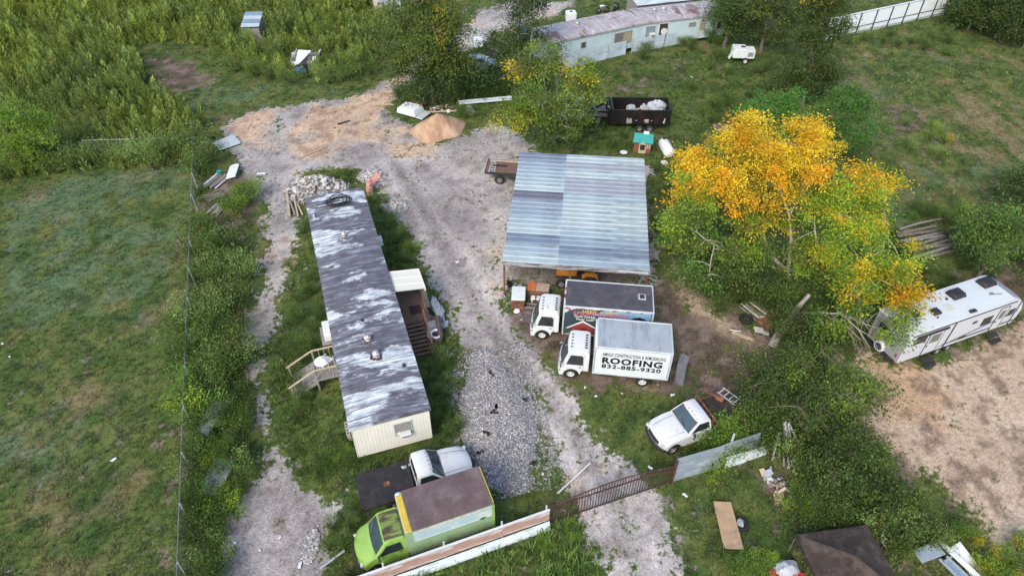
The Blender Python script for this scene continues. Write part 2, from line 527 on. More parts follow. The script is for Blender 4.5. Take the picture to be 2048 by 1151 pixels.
def ground_material():
    m = bpy.data.materials.new('ground_cover')
    m.use_nodes = True
    nt = m.node_tree
    N, L = nt.nodes, nt.links
    b = N['Principled BSDF']
    tc = N.new('ShaderNodeTexCoord')
    def nz(sc, det):
        n = N.new('ShaderNodeTexNoise'); n.inputs['Scale'].default_value = sc; n.inputs['Detail'].default_value = det
        n.inputs['Roughness'].default_value = 0.7
        L.new(tc.outputs['Object'], n.inputs['Vector'])
        return n.outputs['Fac']
    def step(s, lo, hi, t0=0.0, t1=1.0):
        mr = N.new('ShaderNodeMapRange'); mr.interpolation_type = 'SMOOTHSTEP'
        mr.inputs['From Min'].default_value = lo; mr.inputs['From Max'].default_value = hi
        mr.inputs['To Min'].default_value = t0; mr.inputs['To Max'].default_value = t1
        L.new(s, mr.inputs['Value']); return mr.outputs[0]
    def math_(op, a, c):
        n = N.new('ShaderNodeMath'); n.operation = op
        for i, q in enumerate((a, c)):
            if isinstance(q, (int, float)): n.inputs[i].default_value = q
            else: L.new(q, n.inputs[i])
        return n.outputs[0]
    def mix(a, c, f):
        n = N.new('ShaderNodeMix'); n.data_type = 'RGBA'
        for sock, q in ((n.inputs[6], a), (n.inputs[7], c)):
            if isinstance(q, tuple): sock.default_value = (*q, 1)
            else: L.new(q, sock)
        L.new(f, n.inputs['Factor'])
        return n.outputs[2]
    def attr(n, o='Color'):
        a = N.new('ShaderNodeAttribute'); a.attribute_name = n
        return a.outputs[o]
    fine = nz(3.5, 5); spk = nz(13, 2)
    f = step(math_('ADD', attr('bare', 'Fac'), math_('MULTIPLY', math_('SUBTRACT', fine, 0.5), 2.2)), 0.36, 0.62)
    c = mix(attr('cover_green'), attr('cover_bare'), f)
    v = math_('ADD', 1.0, math_('MULTIPLY', math_('SUBTRACT', fine, 0.5), 1.5))
    v = math_('ADD', v, math_('MULTIPLY', math_('SUBTRACT', spk, 0.5), 1.7))
    vm = N.new('ShaderNodeVectorMath'); vm.operation = 'SCALE'
    L.new(c, vm.inputs[0]); L.new(v, vm.inputs['Scale'])
    c = mix(vm.outputs[0], (0.52, 0.50, 0.48), math_('MULTIPLY', f, step(spk, 0.64, 0.70, 0, 0.55)))
    L.new(c, b.inputs['Base Color'])
    b.inputs['Roughness'].default_value = 0.95
    b.inputs['Specular IOR Level'].default_value = 0.1
    bp = N.new('ShaderNodeBump'); bp.inputs['Strength'].default_value = 0.5; bp.inputs['Distance'].default_value = 0.08
    L.new(fine, bp.inputs['Height']); L.new(bp.outputs[0], b.inputs['Normal'])
    return m
GROUND = ground_material()

def sheet(name, facemask, dz, label=None):
    idx = np.arange(nx * ny).reshape(ny, nx)
    q = np.stack([idx[:-1, :-1], idx[:-1, 1:], idx[1:, 1:], idx[1:, :-1]], -1).reshape(-1, 4)
    if facemask is not None: q = q[facemask.ravel()]
    used = np.unique(q)
    remap = np.full(nx * ny, -1); remap[used] = np.arange(len(used))
    V = np.stack([XX.ravel(), YY.ravel(), ZZ.ravel() + dz], -1)[used]
    F = remap[q]
    extra = 0
    if facemask is None:          # carry the ground on to the horizon
        B = 1500.0
        base = len(V)
        X0, X1, Y0, Y1 = gx[0], gx[-1], gy[0], gy[-1]
        ev = np.array([(X0, Y0), (X1, Y0), (X1, Y1), (X0, Y1), (-B, -B), (B, -B), (B, B), (-B, B)], float)
        V = np.vstack([V, np.c_[ev, np.zeros(8)]])
        F = np.vstack([F, np.array([(4, 5, 1, 0), (5, 6, 2, 1), (6, 7, 3, 2), (7, 4, 0, 3)]) + base])
        extra = 8
    me = np_mesh(name, V, F, GROUND)
    for n, A, e in (('cover_green', c1, (0.07, 0.09, 0.03)), ('cover_bare', c2, (0.3, 0.28, 0.26))):
        a = me.attributes.new(n, 'FLOAT_COLOR', 'POINT')
        c4 = np.ones((len(V), 4), np.float32)
        c4[:len(used), :3] = A.reshape(-1, 3)[used]
        c4[len(used):, :3] = e
        a.data.foreach_set('color', c4.ravel())
    a = me.attributes.new('bare', 'FLOAT', 'POINT')
    a.data.foreach_set('value', np.r_[wb.ravel()[used], np.zeros(extra)].astype(np.float32))
    me.polygons.foreach_set('use_smooth', np.ones(len(me.polygons), bool))
    o = inst(me, name)
    return props(o, label, kind='structure')
cellmax = lambda A: np.maximum(np.maximum(A[:-1, :-1], A[1:, 1:]), np.maximum(A[1:, :-1], A[:-1, 1:]))
sheet('ground', None, 0.0, 'weedy lawn and bare earth of the lot')
sheet('gravel_driveway', cellmax(W_GRAVEL) > 0.35, 0.005, 'pale gravel driveway running from the gate up to the sand pile')
sheet('dirt_lot', (cellmax(W_LOT) > 0.45) & (cellmax(W_GRAVEL) <= 0.35), 0.005, 'bare pinkish dirt lot beside the travel trailer')

# ---------------------------------------------------------------- shared materials
m_white = M('white_paint', (0.60, 0.62, 0.62), rough=0.45, var=0.12, scale=1.5)
m_cream = M('cream_siding', (0.70, 0.69, 0.60), rough=0.55, var=0.12, scale=0.8, col2=(0.52, 0.48, 0.38), lo=0.55, hi=0.85, mscale=0.7, stretch=(1, 1, 0.3))
m_galv = M('galvanised', (0.52, 0.57, 0.60), rough=0.42, metal=0.25, var=0.2, scale=1.2)
m_black = M('black_rubber', (0.02, 0.02, 0.021), rough=0.85, var=0.3)
m_dark = M('dark_steel', (0.035, 0.033, 0.035), rough=0.6, var=0.4, scale=3)
m_steel = M('bare_steel', (0.30, 0.31, 0.33), rough=0.4, metal=0.6, var=0.25)
m_rust = M('rusty_steel', (0.16, 0.075, 0.045), rough=0.8, var=0.4, scale=4, col2=(0.30, 0.13, 0.06), mscale=3)
m_wood = M('weathered_wood', (0.20, 0.165, 0.13), rough=0.85, var=0.4, scale=5, col2=(0.29, 0.25, 0.21), mscale=3, stretch=(1, 6, 1))
m_greywood = M('grey_wood', (0.26, 0.245, 0.23), rough=0.9, var=0.35, scale=5)
m_redwood = M('brown_stained_wood', (0.17, 0.105, 0.075), rough=0.8, var=0.35, scale=4, bump=0.2)
m_palewood = M('pale_lumber', (0.44, 0.36, 0.25), rough=0.8, var=0.3, scale=4)
m_glass = glass_mat('dark_glass', (0.020, 0.026, 0.030))
m_shield = glass_mat('windscreen_glass', (0.050, 0.078, 0.085))
m_con = M('concrete', (0.42, 0.41, 0.39), rough=0.9, var=0.3, scale=6, bump=0.3)

# ---------------------------------------------------------------- the long mobile home
HL, HW, HZ0, HZ1 = 10.42, 2.0, 0.62, 3.0
home = T('mobile_home', 'long single wide mobile home with patchy grey metal roof beside the gravel drive', 'mobile home', (-9.44, 31.04, 0), 108.5)
def siding(m, x0, x1, y0, y1):
    m.bb(x0, x1, y0, y1, HZ0, HZ1)
def rib_wall(L, n, depth, z0, z1):
    """vertical-rib metal siding along x, facing -y"""
    xs, P0, P1 = [], [], []
    w = L / n
    for i in range(n):
        x = -L / 2 + i * w
        for (dx, dd) in ((0, 0), (w * 0.72, 0), (w * 0.80, depth), (w * 0.92, depth)):
            P0.append((x + dx, -dd, z0)); P1.append((x + dx, -dd, z1))
    P0.append((L / 2, 0, z0)); P1.append((L / 2, 0, z1))
    return MB().grid([P0, P1])
part('wall', m_cream, home, lambda m: m.bb(-HL + .05, HL - .05, -HW + .05, HW - .05, HZ0, HZ1))
me_long = rib_wall(2 * HL, 84, 0.008, HZ0 - .02, HZ1 + .02).mesh('siding', m_cream)
me_short = rib_wall(2 * HW, 22, 0.007, HZ0 - .02, HZ1 + .06).mesh('siding', m_cream)
inst(me_long, 'siding', home, (0, -HW + .03, 0))
inst(me_long, 'siding', home, (0, HW - .03, 0), (0, 0, R(180)))
inst(me_short, 'siding', home, (-HL + .03, 0, 0), (0, 0, R(-90)))
inst(me_short, 'siding', home, (HL - .03, 0, 0), (0, 0, R(90)))
part('floor_frame', m_dark, home, lambda m: [m.bb(-HL + .3, HL - .3, y - .08, y + .08, 0.30, HZ0 - .01) for y in (-1.2, 1.2)])
me_pier = MB().box((0, 0, .16), (.4, .4, .38)).mesh('pier', m_con, .01)
for i in range(9):
    for y in (-1.2, 1.2): inst(me_pier, 'pier', home, (-9.3 + i * 2.33, y, -.06))
m_mhroof = M('painted_metal_roof', (0.115, 0.110, 0.130), rough=0.5, metal=0.0, var=0.45, scale=1.6, spec=0.5,
             col2=(0.56, 0.61, 0.64), lo=0.50, hi=0.56, mscale=0.42, stretch=(2.0, 0.8, 1),
             col3=(0.22, 0.23, 0.27), lo3=0.50, hi3=0.60, scale3=1.4, stretch3=(5.0, 0.45, 1), bump=0.12, bscale=5)
BOW = .15
def mh_roof(m):
    xs, P = [], []
    x = -HL - .08
    while x < HL + .08:
        xs += [(x, 0), (x + .40, random.uniform(-.012, .004)), (x + .46, .022), (x + .50, .022)]
        x += .56
    xs.append((HL + .08, 0))
    for (x, dz) in xs:
        row = []
        for k in range(13):
            y = -HW - .07 + (2 * HW + .14) * k / 12
            t = y / (HW + .07)
            sag = 0.015 * math.sin(x * 1.7 + k) + 0.02 * math.sin(x * .5)
            row.append((x, y, HZ1 + .10 + BOW * (1 - t * t) + dz + sag * (1 - abs(t))))
        P.append(row)
    m.grid(P)
    # drip edge all round
    for s in (-1, 1):
        m.bb(-HL - .09, HL + .09, s * (HW + .072) - .012, s * (HW + .072) + .012, HZ1 - .02, HZ1 + .095)
        Q0 = [(s * (HL + .085), -HW - .07 + (2 * HW + .14) * k / 12, HZ1 + .02) for k in range(13)]
        Q1 = [(q[0], q[1], HZ1 + .095 + BOW * (1 - (q[1] / (HW + .07)) ** 2)) for q in Q0]
        m.grid([Q0, Q1])
mr_ = part('roof', m_mhroof, home, mh_roof, label='bowed grey metal roof with flaking white paint')
def turbine(m, x, y, r=.17):
    z = HZ1 + .22
    m.lathe([(r * 1.9, 0), (r * 1.7, .04), (r * .9, .07), (r * .85, .16), (r * 1.25, .20), (r * 1.3, .30), (r * .7, .40), (.02, .43)], (x, y, z), 14)
m_vent1 = M('vent_metal', (0.55, 0.57, 0.58), rough=.5, metal=.3, var=.3, scale=8, col2=(.22, .15, .12), mscale=6)
part('roof_vent', m_vent1, mr_, lambda m: turbine(m, -4.74, .15, .16))
part('roof_vent', m_vent1, mr_, lambda m: turbine(m, -6.13, -.08, .16))
part('roof_vent', m_vent1, mr_, lambda m: turbine(m, 5.16, .04, .13))
part('vent_pipe', m_vent1, mr_, lambda m: m.lathe([(.12, 0), (.10, .05), (.05, .08), (.05, .22), (.075, .22), (.03, .27)], (8.1, 1.7, HZ1 + .14), 10))
part('vent_pipe', m_dark, mr_, lambda m: m.lathe([(.14, 0), (.10, .03), (.045, .06), (.045, .16), (.02, .17)], (-7.22, -1.38, HZ1 + .2), 10))
part('vent_pipe', m_dark, mr_, lambda m: m.lathe([(.10, 0), (.06, .05), (.04, .14), (.02, .15)], (-3.2, .2, HZ1 + .33), 10))
m_tar = M('roof_tar', (.09, .05, .05), rough=.9, var=.4, scale=9)
for (tx, ty, tr) in ((-4.74, .15, .5), (-6.13, -.08, .56), (5.16, .04, .33)):
    ring = [(tr * random.uniform(.50, .80)) for _ in range(22)]
    def tar(m):
        V = [(tx, ty, HZ1 + .10 + BOW + .028)] + [(tx + ring[i] * math.cos(i * .2856), ty + ring[i] * math.sin(i * .2856) * .9, HZ1 + .10 + BOW * (1 - ((ty + ring[i] * math.sin(i * .2856) * .9) / 2.07) ** 2) + .032) for i in range(22)]
        m.add(V, [(0, 1 + i, 1 + (i + 1) % 22) for i in range(22)])
    part('tar_patch', m_tar, mr_, tar)
# windows of the home: aluminium frame, sash, glass
def house_window(parent, x, y, z, w, h, rz, boarded=False):
    f = MB()
    for (a, b, c, d) in ((-w / 2 - .05, w / 2 + .05, h / 2, h / 2 + .05), (-w / 2 - .05, w / 2 + .05, -h / 2 - .05, -h / 2), (-w / 2 - .05, -w / 2, -h / 2, h / 2), (w / 2, w / 2 + .05, -h / 2, h / 2)):
        f.bb(a, b, -.045, .01, c, d)
    o = f.build('window', m_galv, parent)
    o.location = (x, y, z); o.rotation_euler = (0, 0, R(rz))
    if boarded:
        for i in range(4):
            part('board', m_greywood, o, lambda m: m.bb(-w / 2 + .01, w / 2 - .01, -.030, -.004, h / 2 - (i + 1) * h / 5.4 + .012, h / 2 - i * h / 5.4))
    else:
        part('pane', m_glass, o, lambda m: m.bb(-w / 2, w / 2, -.022, -.004, -h / 2, h / 2))
        part('sash', m_galv, o, lambda m: m.bb(-w / 2, w / 2, -.036, -.024, -.02, .02))
    return o
wnd = house_window(home, -HL + .01, -.55, 2.08, .84, .92, -90, True)
def ac_unit(parent, loc, rz, w=.62, h=.42, d=.5):
    a = part('air_conditioner', m_white, parent, lambda m: m.bb(-w / 2, w / 2, -d, 0, -h / 2, h / 2), .02)
    a.location = loc; a.rotation_euler = (0, 0, R(rz))
    part('grille', m_dark, a, lambda m: [m.bb(-w / 2 + .06, w / 2 - .06, -d - .012, -d + .005, -h / 2 + .07 + i * .055, -h / 2 + .095 + i * .055) for i in range(int((h - .12) / .055))])
    return a
ac_unit(home, (-HL + .0, -.62, 1.72), -90, .56, .24, .30)
ac_unit(home, (5.52, -HW + .02, 2.05), 0, .66, .44, .42)
a = ac_unit(home, (-1.75, HW - .02, 1.75), 180, 1.25, .55, .55)
part('bracket_shelf', m_greywood, home, lambda m: m.bb(-2.55, -1.0, HW + .0, HW + .72, 1.36, 1.44), .01)
for x in (7.6, 2.9, -8.2): house_window(home, x, -HW + .01, 2.1, .8, .95, 0)
for x in (8.4, 4.4, 1.0, -7.4): house_window(home, x, HW - .01, 2.1, .8, .95, 180)
d_ = part('door', m_white, home, lambda m: m.bb(-.45, .45, -HW - .03, -HW + .03, HZ0 + .1, HZ0 + 2.1), .01)
part('handle', m_steel, d_, lambda m: m.ellipsoid((-.36, -HW - .06, 1.7), (.04, .04, .04)))
d2 = part('door', m_white, home, lambda m: m.bb(-4.2, -3.35, HW - .03, HW + .03, HZ0 + .1, HZ0 + 2.1), .01)
part('handle', m_steel, d2, lambda m: m.ellipsoid((-4.1, HW + .06, 1.7), (.04, .04, .04)))
part('drain_pipe', m_white, home, lambda m: m.tube([(2.3, -HW - .06, .3), (2.3, -HW - .06, 3.0)], .04))

# porch on the drive side
porch = T('wooden_porch', 'brown wooden porch under a cream metal canopy on the drive side of the mobile home', 'porch', (-9.44, 31.04, 0), 108.5)
m_canopy = M('cream_canopy', (.70, .69, .60), rough=.4, var=.06)
canp = T('canopy', '', '')
for k in ('label', 'category'):
    if k in canp: del canp[k]
canp.parent = porch
# canopy: three ribbed pans falling away from the home
for i in range(3):
    x0 = -1.02 + i * .66
    def pan(m):
        P = []
        for y, z in ((-1.72, 3.02), (-3.98, 2.72)):
            P.append([(x0, y, z + .05), (x0 + .02, y, z), (x0 + .62, y, z), (x0 + .64, y, z + .05), (x0 + .655, y, z + .05)])
        m.grid(P)
        m.bb(x0, x0 + .655, -4.0, -3.975, 2.62, 2.765)
    part('canopy_panel', m_canopy, canp, pan)
part('canopy_beam', m_canopy, canp, lambda m: m.bb(-1.03, .98, -3.97, -3.90, 2.58, 2.69))
for x in (-.92, .86): part('post', m_redwood, porch, lambda m: m.bb(x - .045, x + .045, -3.85, -3.76, 0, 2.62))
for x in (-1.7, .86): part('post', m_redwood, porch, lambda m: m.bb(x - .045, x + .045, -2.35, -2.26, 0, .9))
for i in range(15):
    y = -2.12 - i * .125
    part('deck_board', m_redwood, porch, lambda m: m.bb(-1.75, .92, y - .116, y, .86, .90))
part('deck_frame', m_redwood, porch, lambda m: (m.bb(-1.75, .92, -3.98, -3.94, .68, .86), m.bb(-1.75, -1.71, -3.94, -2.12, .68, .86), m.bb(.88, .92, -3.94, -2.12, .68, .86)))
m_mat = M('door_mat', (.045, .028, .022), rough=.95, var=.3)
part('door_mat', m_mat, porch, lambda m: m.bb(-1.15, -.35, -3.6, -2.85, .904, .915))
for i in range(8):           # flight down to the south
    x = -1.9 - i * .26; z = .80 - i * .10
    part('tread', m_redwood, porch, lambda m: m.bb(x - .2, x, -3.42, -2.38, z - .04, z))
for y in (-3.47, -2.33): part('stringer', m_redwood, porch, lambda m: m.beam((-1.75, y, .74), (-4.0, y, -.05), .05, .22))
part('handrail', m_redwood, porch, lambda m: (m.beam((.86, -3.9, 1.75), (-1.75, -3.72, 1.75), .10, .05), m.beam((-1.75, -3.55, 1.75), (-3.9, -3.55, .85), .11, .05)))
for x, z in ((-1.72, 1.75), (-3.85, .88)): part('post', m_redwood, porch, lambda m: m.bb(x - .045, x + .045, -3.60, -3.50, -.05, z))
for i in range(11): part('baluster', m_redwood, porch, lambda m: m.bb(.86 - i * .10 - .015, .86 - i * .10 + .015, -3.94, -3.90, .9, 1.72))
for i in range(14): part('baluster', m_redwood, porch, lambda m: m.bb(.89, .93, -3.85 + i * .12, -3.82 + i * .12, .9, 1.6))
part('handrail', m_redwood, porch, lambda m: m.bb(.86, .95, -3.88, -2.2, 1.6, 1.65))

# back steps on the fence side
bs = T('back_steps', 'grey weathered wooden steps with pale handrails on the fence side of the mobile home', 'steps', (-9.44, 31.04, 0), 108.5)
for i in range(9): part('deck_board', m_greywood, bs, lambda m: m.bb(-4.75, -3.0, 2.1 + i * .14, 2.1 + i * .14 + .13, .86, .90))
for i in range(5):
    part('tread', m_greywood, bs, lambda m: m.bb(-4.6, -3.15, 3.42 + i * .28, 3.68 + i * .28, .72 - i * .16, .76 - i * .16))
for x in (-4.68, -3.08):
    part('stringer', m_greywood, bs, lambda m: m.beam((x, 3.36, .74), (x, 4.8, -.06), .05, .22))
    part('handrail', m_palewood, bs, lambda m: (m.beam((x, 2.1, 1.72), (x, 3.4, 1.72), .10, .05), m.beam((x, 3.4, 1.72), (x, 5.0, .80), .10, .05)))
    for y, z in ((2.15, 1.7), (3.38, 1.7), (4.85, .88)): part('post', m_greywood, bs, lambda m: m.bb(x - .045, x + .045, y - .045, y + .045, -.05, z))
    for i in range(3): part('baluster', m_greywood, bs, lambda m: m.bb(x - .02, x + .02, 2.4 + i * .3, 2.44 + i * .3, .9, 1.7))

# ---------------------------------------------------------------- open carport
cp = T('carport', 'open pole carport with a ribbed galvanised sheet roof in the middle of the yard', 'carport', (4.66, 39.12, 0), -6.0)
CW, CD = 4.70, 5.98
SLOPE = .075
zr = lambda y: 3.42 + y * SLOPE
cols = [(0.34, 0.43, 0.48), (0.27, 0.34, 0.41), (0.40, 0.48, 0.51), (0.19, 0.24, 0.31), (0.15, 0.16, 0.21), (0.32, 0.40, 0.46)]
RM = [M('roof_sheet_%d' % i, c, rough=.38, metal=.15, var=.22, scale=.8, col2=tuple(q * .60 for q in c), lo=.48, hi=.66, mscale=.8, stretch=(.45, 1.3, 1),
        col3=(.12, .07, .06) if i == 4 else None, lo3=.66, hi3=.74, scale3=2.2, stretch3=(.35, 3, 1)) for i, c in enumerate(cols)]
m_rustsheet = M('roof_sheet_rust', (.30, .34, .40), rough=.5, metal=.15, var=.2, scale=.8, col2=(.14, .07, .06), lo=.55, hi=.70, mscale=1.2, stretch=(.4, 4, 1))
def ribbed_sheet(L, W, n=2, h=.075):
    prof = []
    w = W / n
    for i in range(n):
        y = i * w
        prof += [(y, 0), (y + .02, 0), (y + .05, h), (y + .13, h), (y + .16, 0), (y + w * .55, 0.0), (y + w * .57, .006), (y + w * .64, .006), (y + w * .66, 0)]
    prof.append((W, 0))
    return MB().grid([[(0, y, z) for y, z in prof], [(L / 2, y, z) for y, z in prof], [(L, y, z) for y, z in prof]])
NS = 13
SW_ = 2 * CD / NS
ms = {}
def sheet_mesh(L, k):
    if (L, k) not in ms: ms[(L, k)] = ribbed_sheet(L, SW_ + .02).mesh('roof_sheet', RM[k] if k < 6 else m_rustsheet)
    return ms[(L, k)]
left_cols = [2, 5, 3, 2, 0, 1, 1, 4, 2, 0, 5, 1, 3]      # from the gate side to the far side
right_cols = [5, 3, 1, 0, 2, 2, 2, 0, 6, 6, 2, 6, 2]
for i in range(NS):
    y = -CD + i * SW_
    tilt = math.atan(SLOPE)
    o = inst(sheet_mesh(3.62, left_cols[i]), 'roof_sheet', cp, (-CW, y, zr(y) + .02 + random.uniform(0, .012)), (tilt, 0, R(random.uniform(-.15, .15))))
    o = inst(sheet_mesh(5.80, right_cols[i]), 'roof_sheet', cp, (-CW + 3.57, y, zr(y) + .034 + random.uniform(0, .012)), (tilt, 0, R(random.uniform(-.15, .15))))
for i in range(7):
    y = -CD + .25 + i * (2 * CD - .5) / 6
    part('purlin', m_wood, cp, lambda m: m.bb(-CW + .03, CW - .03, y - .05, y + .05, zr(y) - .13, zr(y) - .01))
for x in (-CW + .1, -1.2, 1.8, CW - .1):
    part('rafter', m_wood, cp, lambda m: m.beam((x, -CD + .05, zr(-CD) - .22), (x, CD - .05, zr(CD) - .22), .09, .19))
m_fascia = M('old_fascia', (.30, .31, .33), rough=.6, var=.3, col2=(.12, .09, .08), mscale=2.2, stretch=(.4, 1, 3), lo=.48, hi=.58)
part('fascia', m_fascia, cp, lambda m: m.bb(-CW, CW, -CD - .035, -CD + .005, zr(-CD) - .30, zr(-CD) + .015), .005)
part('gutter', m_galv, cp, lambda m: (m.bb(CW - 2.0, CW - .1, -CD - .10, -CD - .037, zr(-CD) - .16, zr(-CD) - .06)), .01)
for (x, y) in ((-CW + .12, -CD + .15), (CW - .15, -CD + .15), (-CW + .12, 0), (CW - .15, 0), (-CW + .12, CD - .15), (CW - .15, CD - .15), (-.3, -CD + .3), (.6, CD - .15)):
    part('post', m_rust if y < 0 else m_wood, cp, lambda m: m.bb(x - .06, x + .06, y - .06, y + .06, -.05, zr(y) - .30))

# ---------------------------------------------------------------- far mobile home
fh = T('far_mobile_home', 'pale blue mobile home with a rusting roof and broken windows behind the trees', 'mobile home', (14.2, 73.9, 0), 0)
m_palewall = M('pale_blue_siding', (.46, .58, .61), rough=.55, var=.12, scale=.7, col2=(.42, .48, .45), lo=.55, hi=.8, mscale=.8, stretch=(1, 1, .25))
m_frust = M('rusting_roof', (.40, .36, .37), rough=.55, metal=.1, var=.3, scale=.8, col2=(.20, .125, .11), lo=.51, hi=.66, mscale=.45, stretch=(1.6, .8, 1),
            col3=(.58, .57, .57), lo3=.55, hi3=.63, scale3=1.1, stretch3=(3, .5, 1))
def wing(angle, L, flip):
    w = T('wing', '', '')
    for k in ('label', 'category'):
        if k in w: del w[k]
    w.parent = fh; w.rotation_euler = (0, 0, R(angle))
    s = -1 if flip else 1
    x0, x1 = (0, L) if not flip else (-L, 0)
    part('wall', m_palewall, w, lambda m: m.bb(x0 + .04, x1 - .04, .04, 3.96, .5, 2.85))
    o = inst(rib_wall(L, int(L / .28), .015, .42, 2.9).mesh('siding', m_palewall), 'siding', w, ((x0 + x1) / 2, .02, 0))
    inst(rib_wall(4, 14, .015, .42, 2.9).mesh('siding', m_palewall), 'siding', w, (x0 + .02 if flip else x1 - .02, 2, 0), (0, 0, R(-90 if flip else 90)))
    def roof(m):
        P = []
        n = int(L / .45)
        for i in range(n + 1):
            x = x0 - .1 + (L + .2) * i / n
            for dx, dz in ((0, 0), (.04, .03), (.08, 0)):
                P.append([(min(x + dx, x1 + .1), -.12 + 4.24 * k / 10, 2.95 + .20 * (1 - ((k - 5) / 5) ** 2) + dz) for k in range(11)])
        m.grid(P)
        m.bb(x0 - .1, x1 + .1, -.14, -.10, 2.80, 2.945)
        Q = [[(xe, -.12 + 4.24 * k / 10, 2.8) for k in range(11)] for xe in (x0 - .1,)]
        xe = x0 - .1 if flip else x1 + .1
        m.grid([[(xe, -.12 + 4.24 * k / 10, 2.84) for k in range(11)], [(xe, -.12 + 4.24 * k / 10, 2.95 + .20 * (1 - ((k - 5) / 5) ** 2)) for k in range(11)]])
    part('roof', m_frust, w, roof)
    return w
wa = wing(27.0, 11.6, True)
wb_ = wing(16.5, 10.0, False)
m_pane = glass_mat('dusty_pane', (.16, .17, .15), .3)
m_bamboo = M('window_blind', (.36, .30, .20), rough=.8, var=.3, scale=2)
m_bluepane = glass_mat('blue_pane', (.20, .28, .34), .25)
def fwin(w, x, z, ww, h, mats):
    f = MB()
    for (a, b, c, d) in ((-ww / 2 - .06, ww / 2 + .06, h / 2, h / 2 + .06), (-ww / 2 - .06, ww / 2 + .06, -h / 2 - .06, -h / 2), (-ww / 2 - .06, -ww / 2, -h / 2, h / 2), (ww / 2, ww / 2 + .06, -h / 2, h / 2)):
        f.bb(a, b, -.05, .02, c, d)
    o = f.build('window', m_greywood, w)
    o.location = (x, 0, z)
    n = len(mats)
    for i, mm in enumerate(mats):
        part('pane', mm, o, lambda m: m.bb(-ww / 2 + ww * i / n + .012, -ww / 2 + ww * (i + 1) / n - .012, -.030, -.012, -h / 2 + .005, h / 2 - .005))
    for i in range(1, 4):
        part('glazing_bar', m_greywood, o, lambda m: m.bb(-ww / 2, ww / 2, -.042, -.031, -h / 2 + h * i / 4 - .015, -h / 2 + h * i / 4 + .015))
fwin(wa, -2.5, 1.75, 2.1, 1.15, [m_pane, m_bamboo])
fwin(wa, -7.5, 1.9, .5, .5, [m_glass])
fwin(wb_, .95, 1.9, .95, 1.0, [m_bluepane])
fwin(wb_, 6.0, 2.1, .7, .35, [m_bluepane])
fwin(wb_, 7.3, 1.9, .5, .9, [m_bamboo])
fwin(wb_, 9.4, 1.8, .45, .9, [m_glass])
m_darkint = M('dark_doorway', (.05, .03, .025), rough=.8)
fd = part('door', m_darkint, wb_, lambda m: m.bb(2.0, 3.0, -.03, .03, .55, 2.55))
part('door_frame', m_white, fd, lambda m: (m.bb(1.92, 2.0, -.05, .03, .5, 2.6), m.bb(3.0, 3.08, -.05, .03, .5, 2.6), m.bb(1.92, 3.08, -.05, .03, 2.6, 2.68)))
part('box_fan', m_white, wb_, lambda m: m.lathe([(.36, 0), (.36, .12), (.28, .14), (.28, .06)], (2.55, -.2, 1.75), 14, 'Y'))
ac_unit(wb_, (1.15, -.02, 1.55), 0, .6, .4, .45)
for x in (4.4, 5.6):
    part('roof_vent', m_vent1, wb_ if x > 4 else wa, lambda m: m.lathe([(.30, 0), (.16, .1), (.16, .22), (.30, .26), (.25, .42), (.03, .48)], (x - 2.2, 2.2, 3.12), 12))
part('roof_vent', m_vent1, wa, lambda m: m.lathe([(.30, 0), (.16, .1), (.16, .22), (.30, .26), (.25, .42), (.03, .48)], (-7.0, 2.2, 3.12), 12))
part('antenna', m_steel, wb_, lambda m: m.tube([(4.4, 2, 3.2), (4.4, 2, 4.0)], .03))

# patched corrugated fence in front of the far home
m_corr = M('old_corrugated', (.46, .55, .59), rough=.5, metal=.15, var=.25, scale=.7, col2=(.34, .39, .41), mscale=1.0, stretch=(.4, 1, 3), lo=.5, hi=.66)
def corr_h(L, H, pitch=.13, amp=.028):
    """sheet with horizontal corrugations, standing along x"""
    n = max(4, int(H / pitch)) * 4
    return MB().grid([[(x, amp * math.sin(2 * math.pi * k / 4), H * k / n) for k in range(n + 1)] for x in (0, L / 2, L)])
ff = T('corrugated_fence', 'pale corrugated sheet fence standing in front of the far blue mobile home', 'fence', (5.59, 68.89), 27.5)
for i, (L, H) in enumerate(((2.6, 1.5), (2.7, 1.45))):
    inst(corr_h(L, H).mesh('fence_sheet', m_corr), 'fence_sheet', ff, (sum([2.6, 2.7][:i]), 0, 0), (0, 0, 0))
inst(corr_h(2.5, 1.5).mesh('fence_sheet', m_corr), 'fence_sheet', ff, (5.25, .1, 0), (R(-4), 0, 0))
inst(corr_h(4.0, 1.5).mesh('fence_sheet', m_corr), 'fence_sheet', ff, (8.6, .3, 0), (R(3), 0, R(-8)))
inst(corr_h(3.0, 1.4).mesh('fence_sheet', m_corr), 'fence_sheet', ff, (12.7, -.2, 0), (R(2), 0, R(-3)))
for x in (0, 2.6, 5.3, 8.5, 12.6, 15.6): part('post', m_galv, ff, lambda m: m.tube([(x, .1, -.1), (x, .1, 1.7)], .04))

# ---------------------------------------------------------------- white metal fence at the far field
wf = T('white_metal_fence', 'tall white sheet metal fence with dark posts at the far edge of the field', 'fence', (35.2, 76.2, 0), 25.0)
m_wfence = M('white_fence_metal', (.68, .74, .78), rough=.45, var=.08)
for i in range(9):
    def pan(m):
        P0, P1 = [], []
        for k in range(12):
            x = i * 2.45 + .06 + k * .194
            for dx, dy in ((0, 0), (.14, 0), (.15, -.02), (.185, -.02)):
                P0.append((x + dx, dy, .25)); P1.append((x + dx, dy, 2.35))
        m.grid([P0, P1])
    part('fence_panel', m_wfence, wf, pan)
    part('base_sheet', m_corr, wf, lambda m: m.bb(i * 2.45 + .05, i * 2.45 + 2.4, .03, .06, -.05, .85))
for i in range(10): part('post', m_dark, wf, lambda m: m.bb(i * 2.45 - .06, i * 2.45 + .06, -.10, -.03, -.1, 2.42))
part('rail', m_dark, wf, lambda m: (m.bb(0, 22, -.07, -.03, .82, .88)))
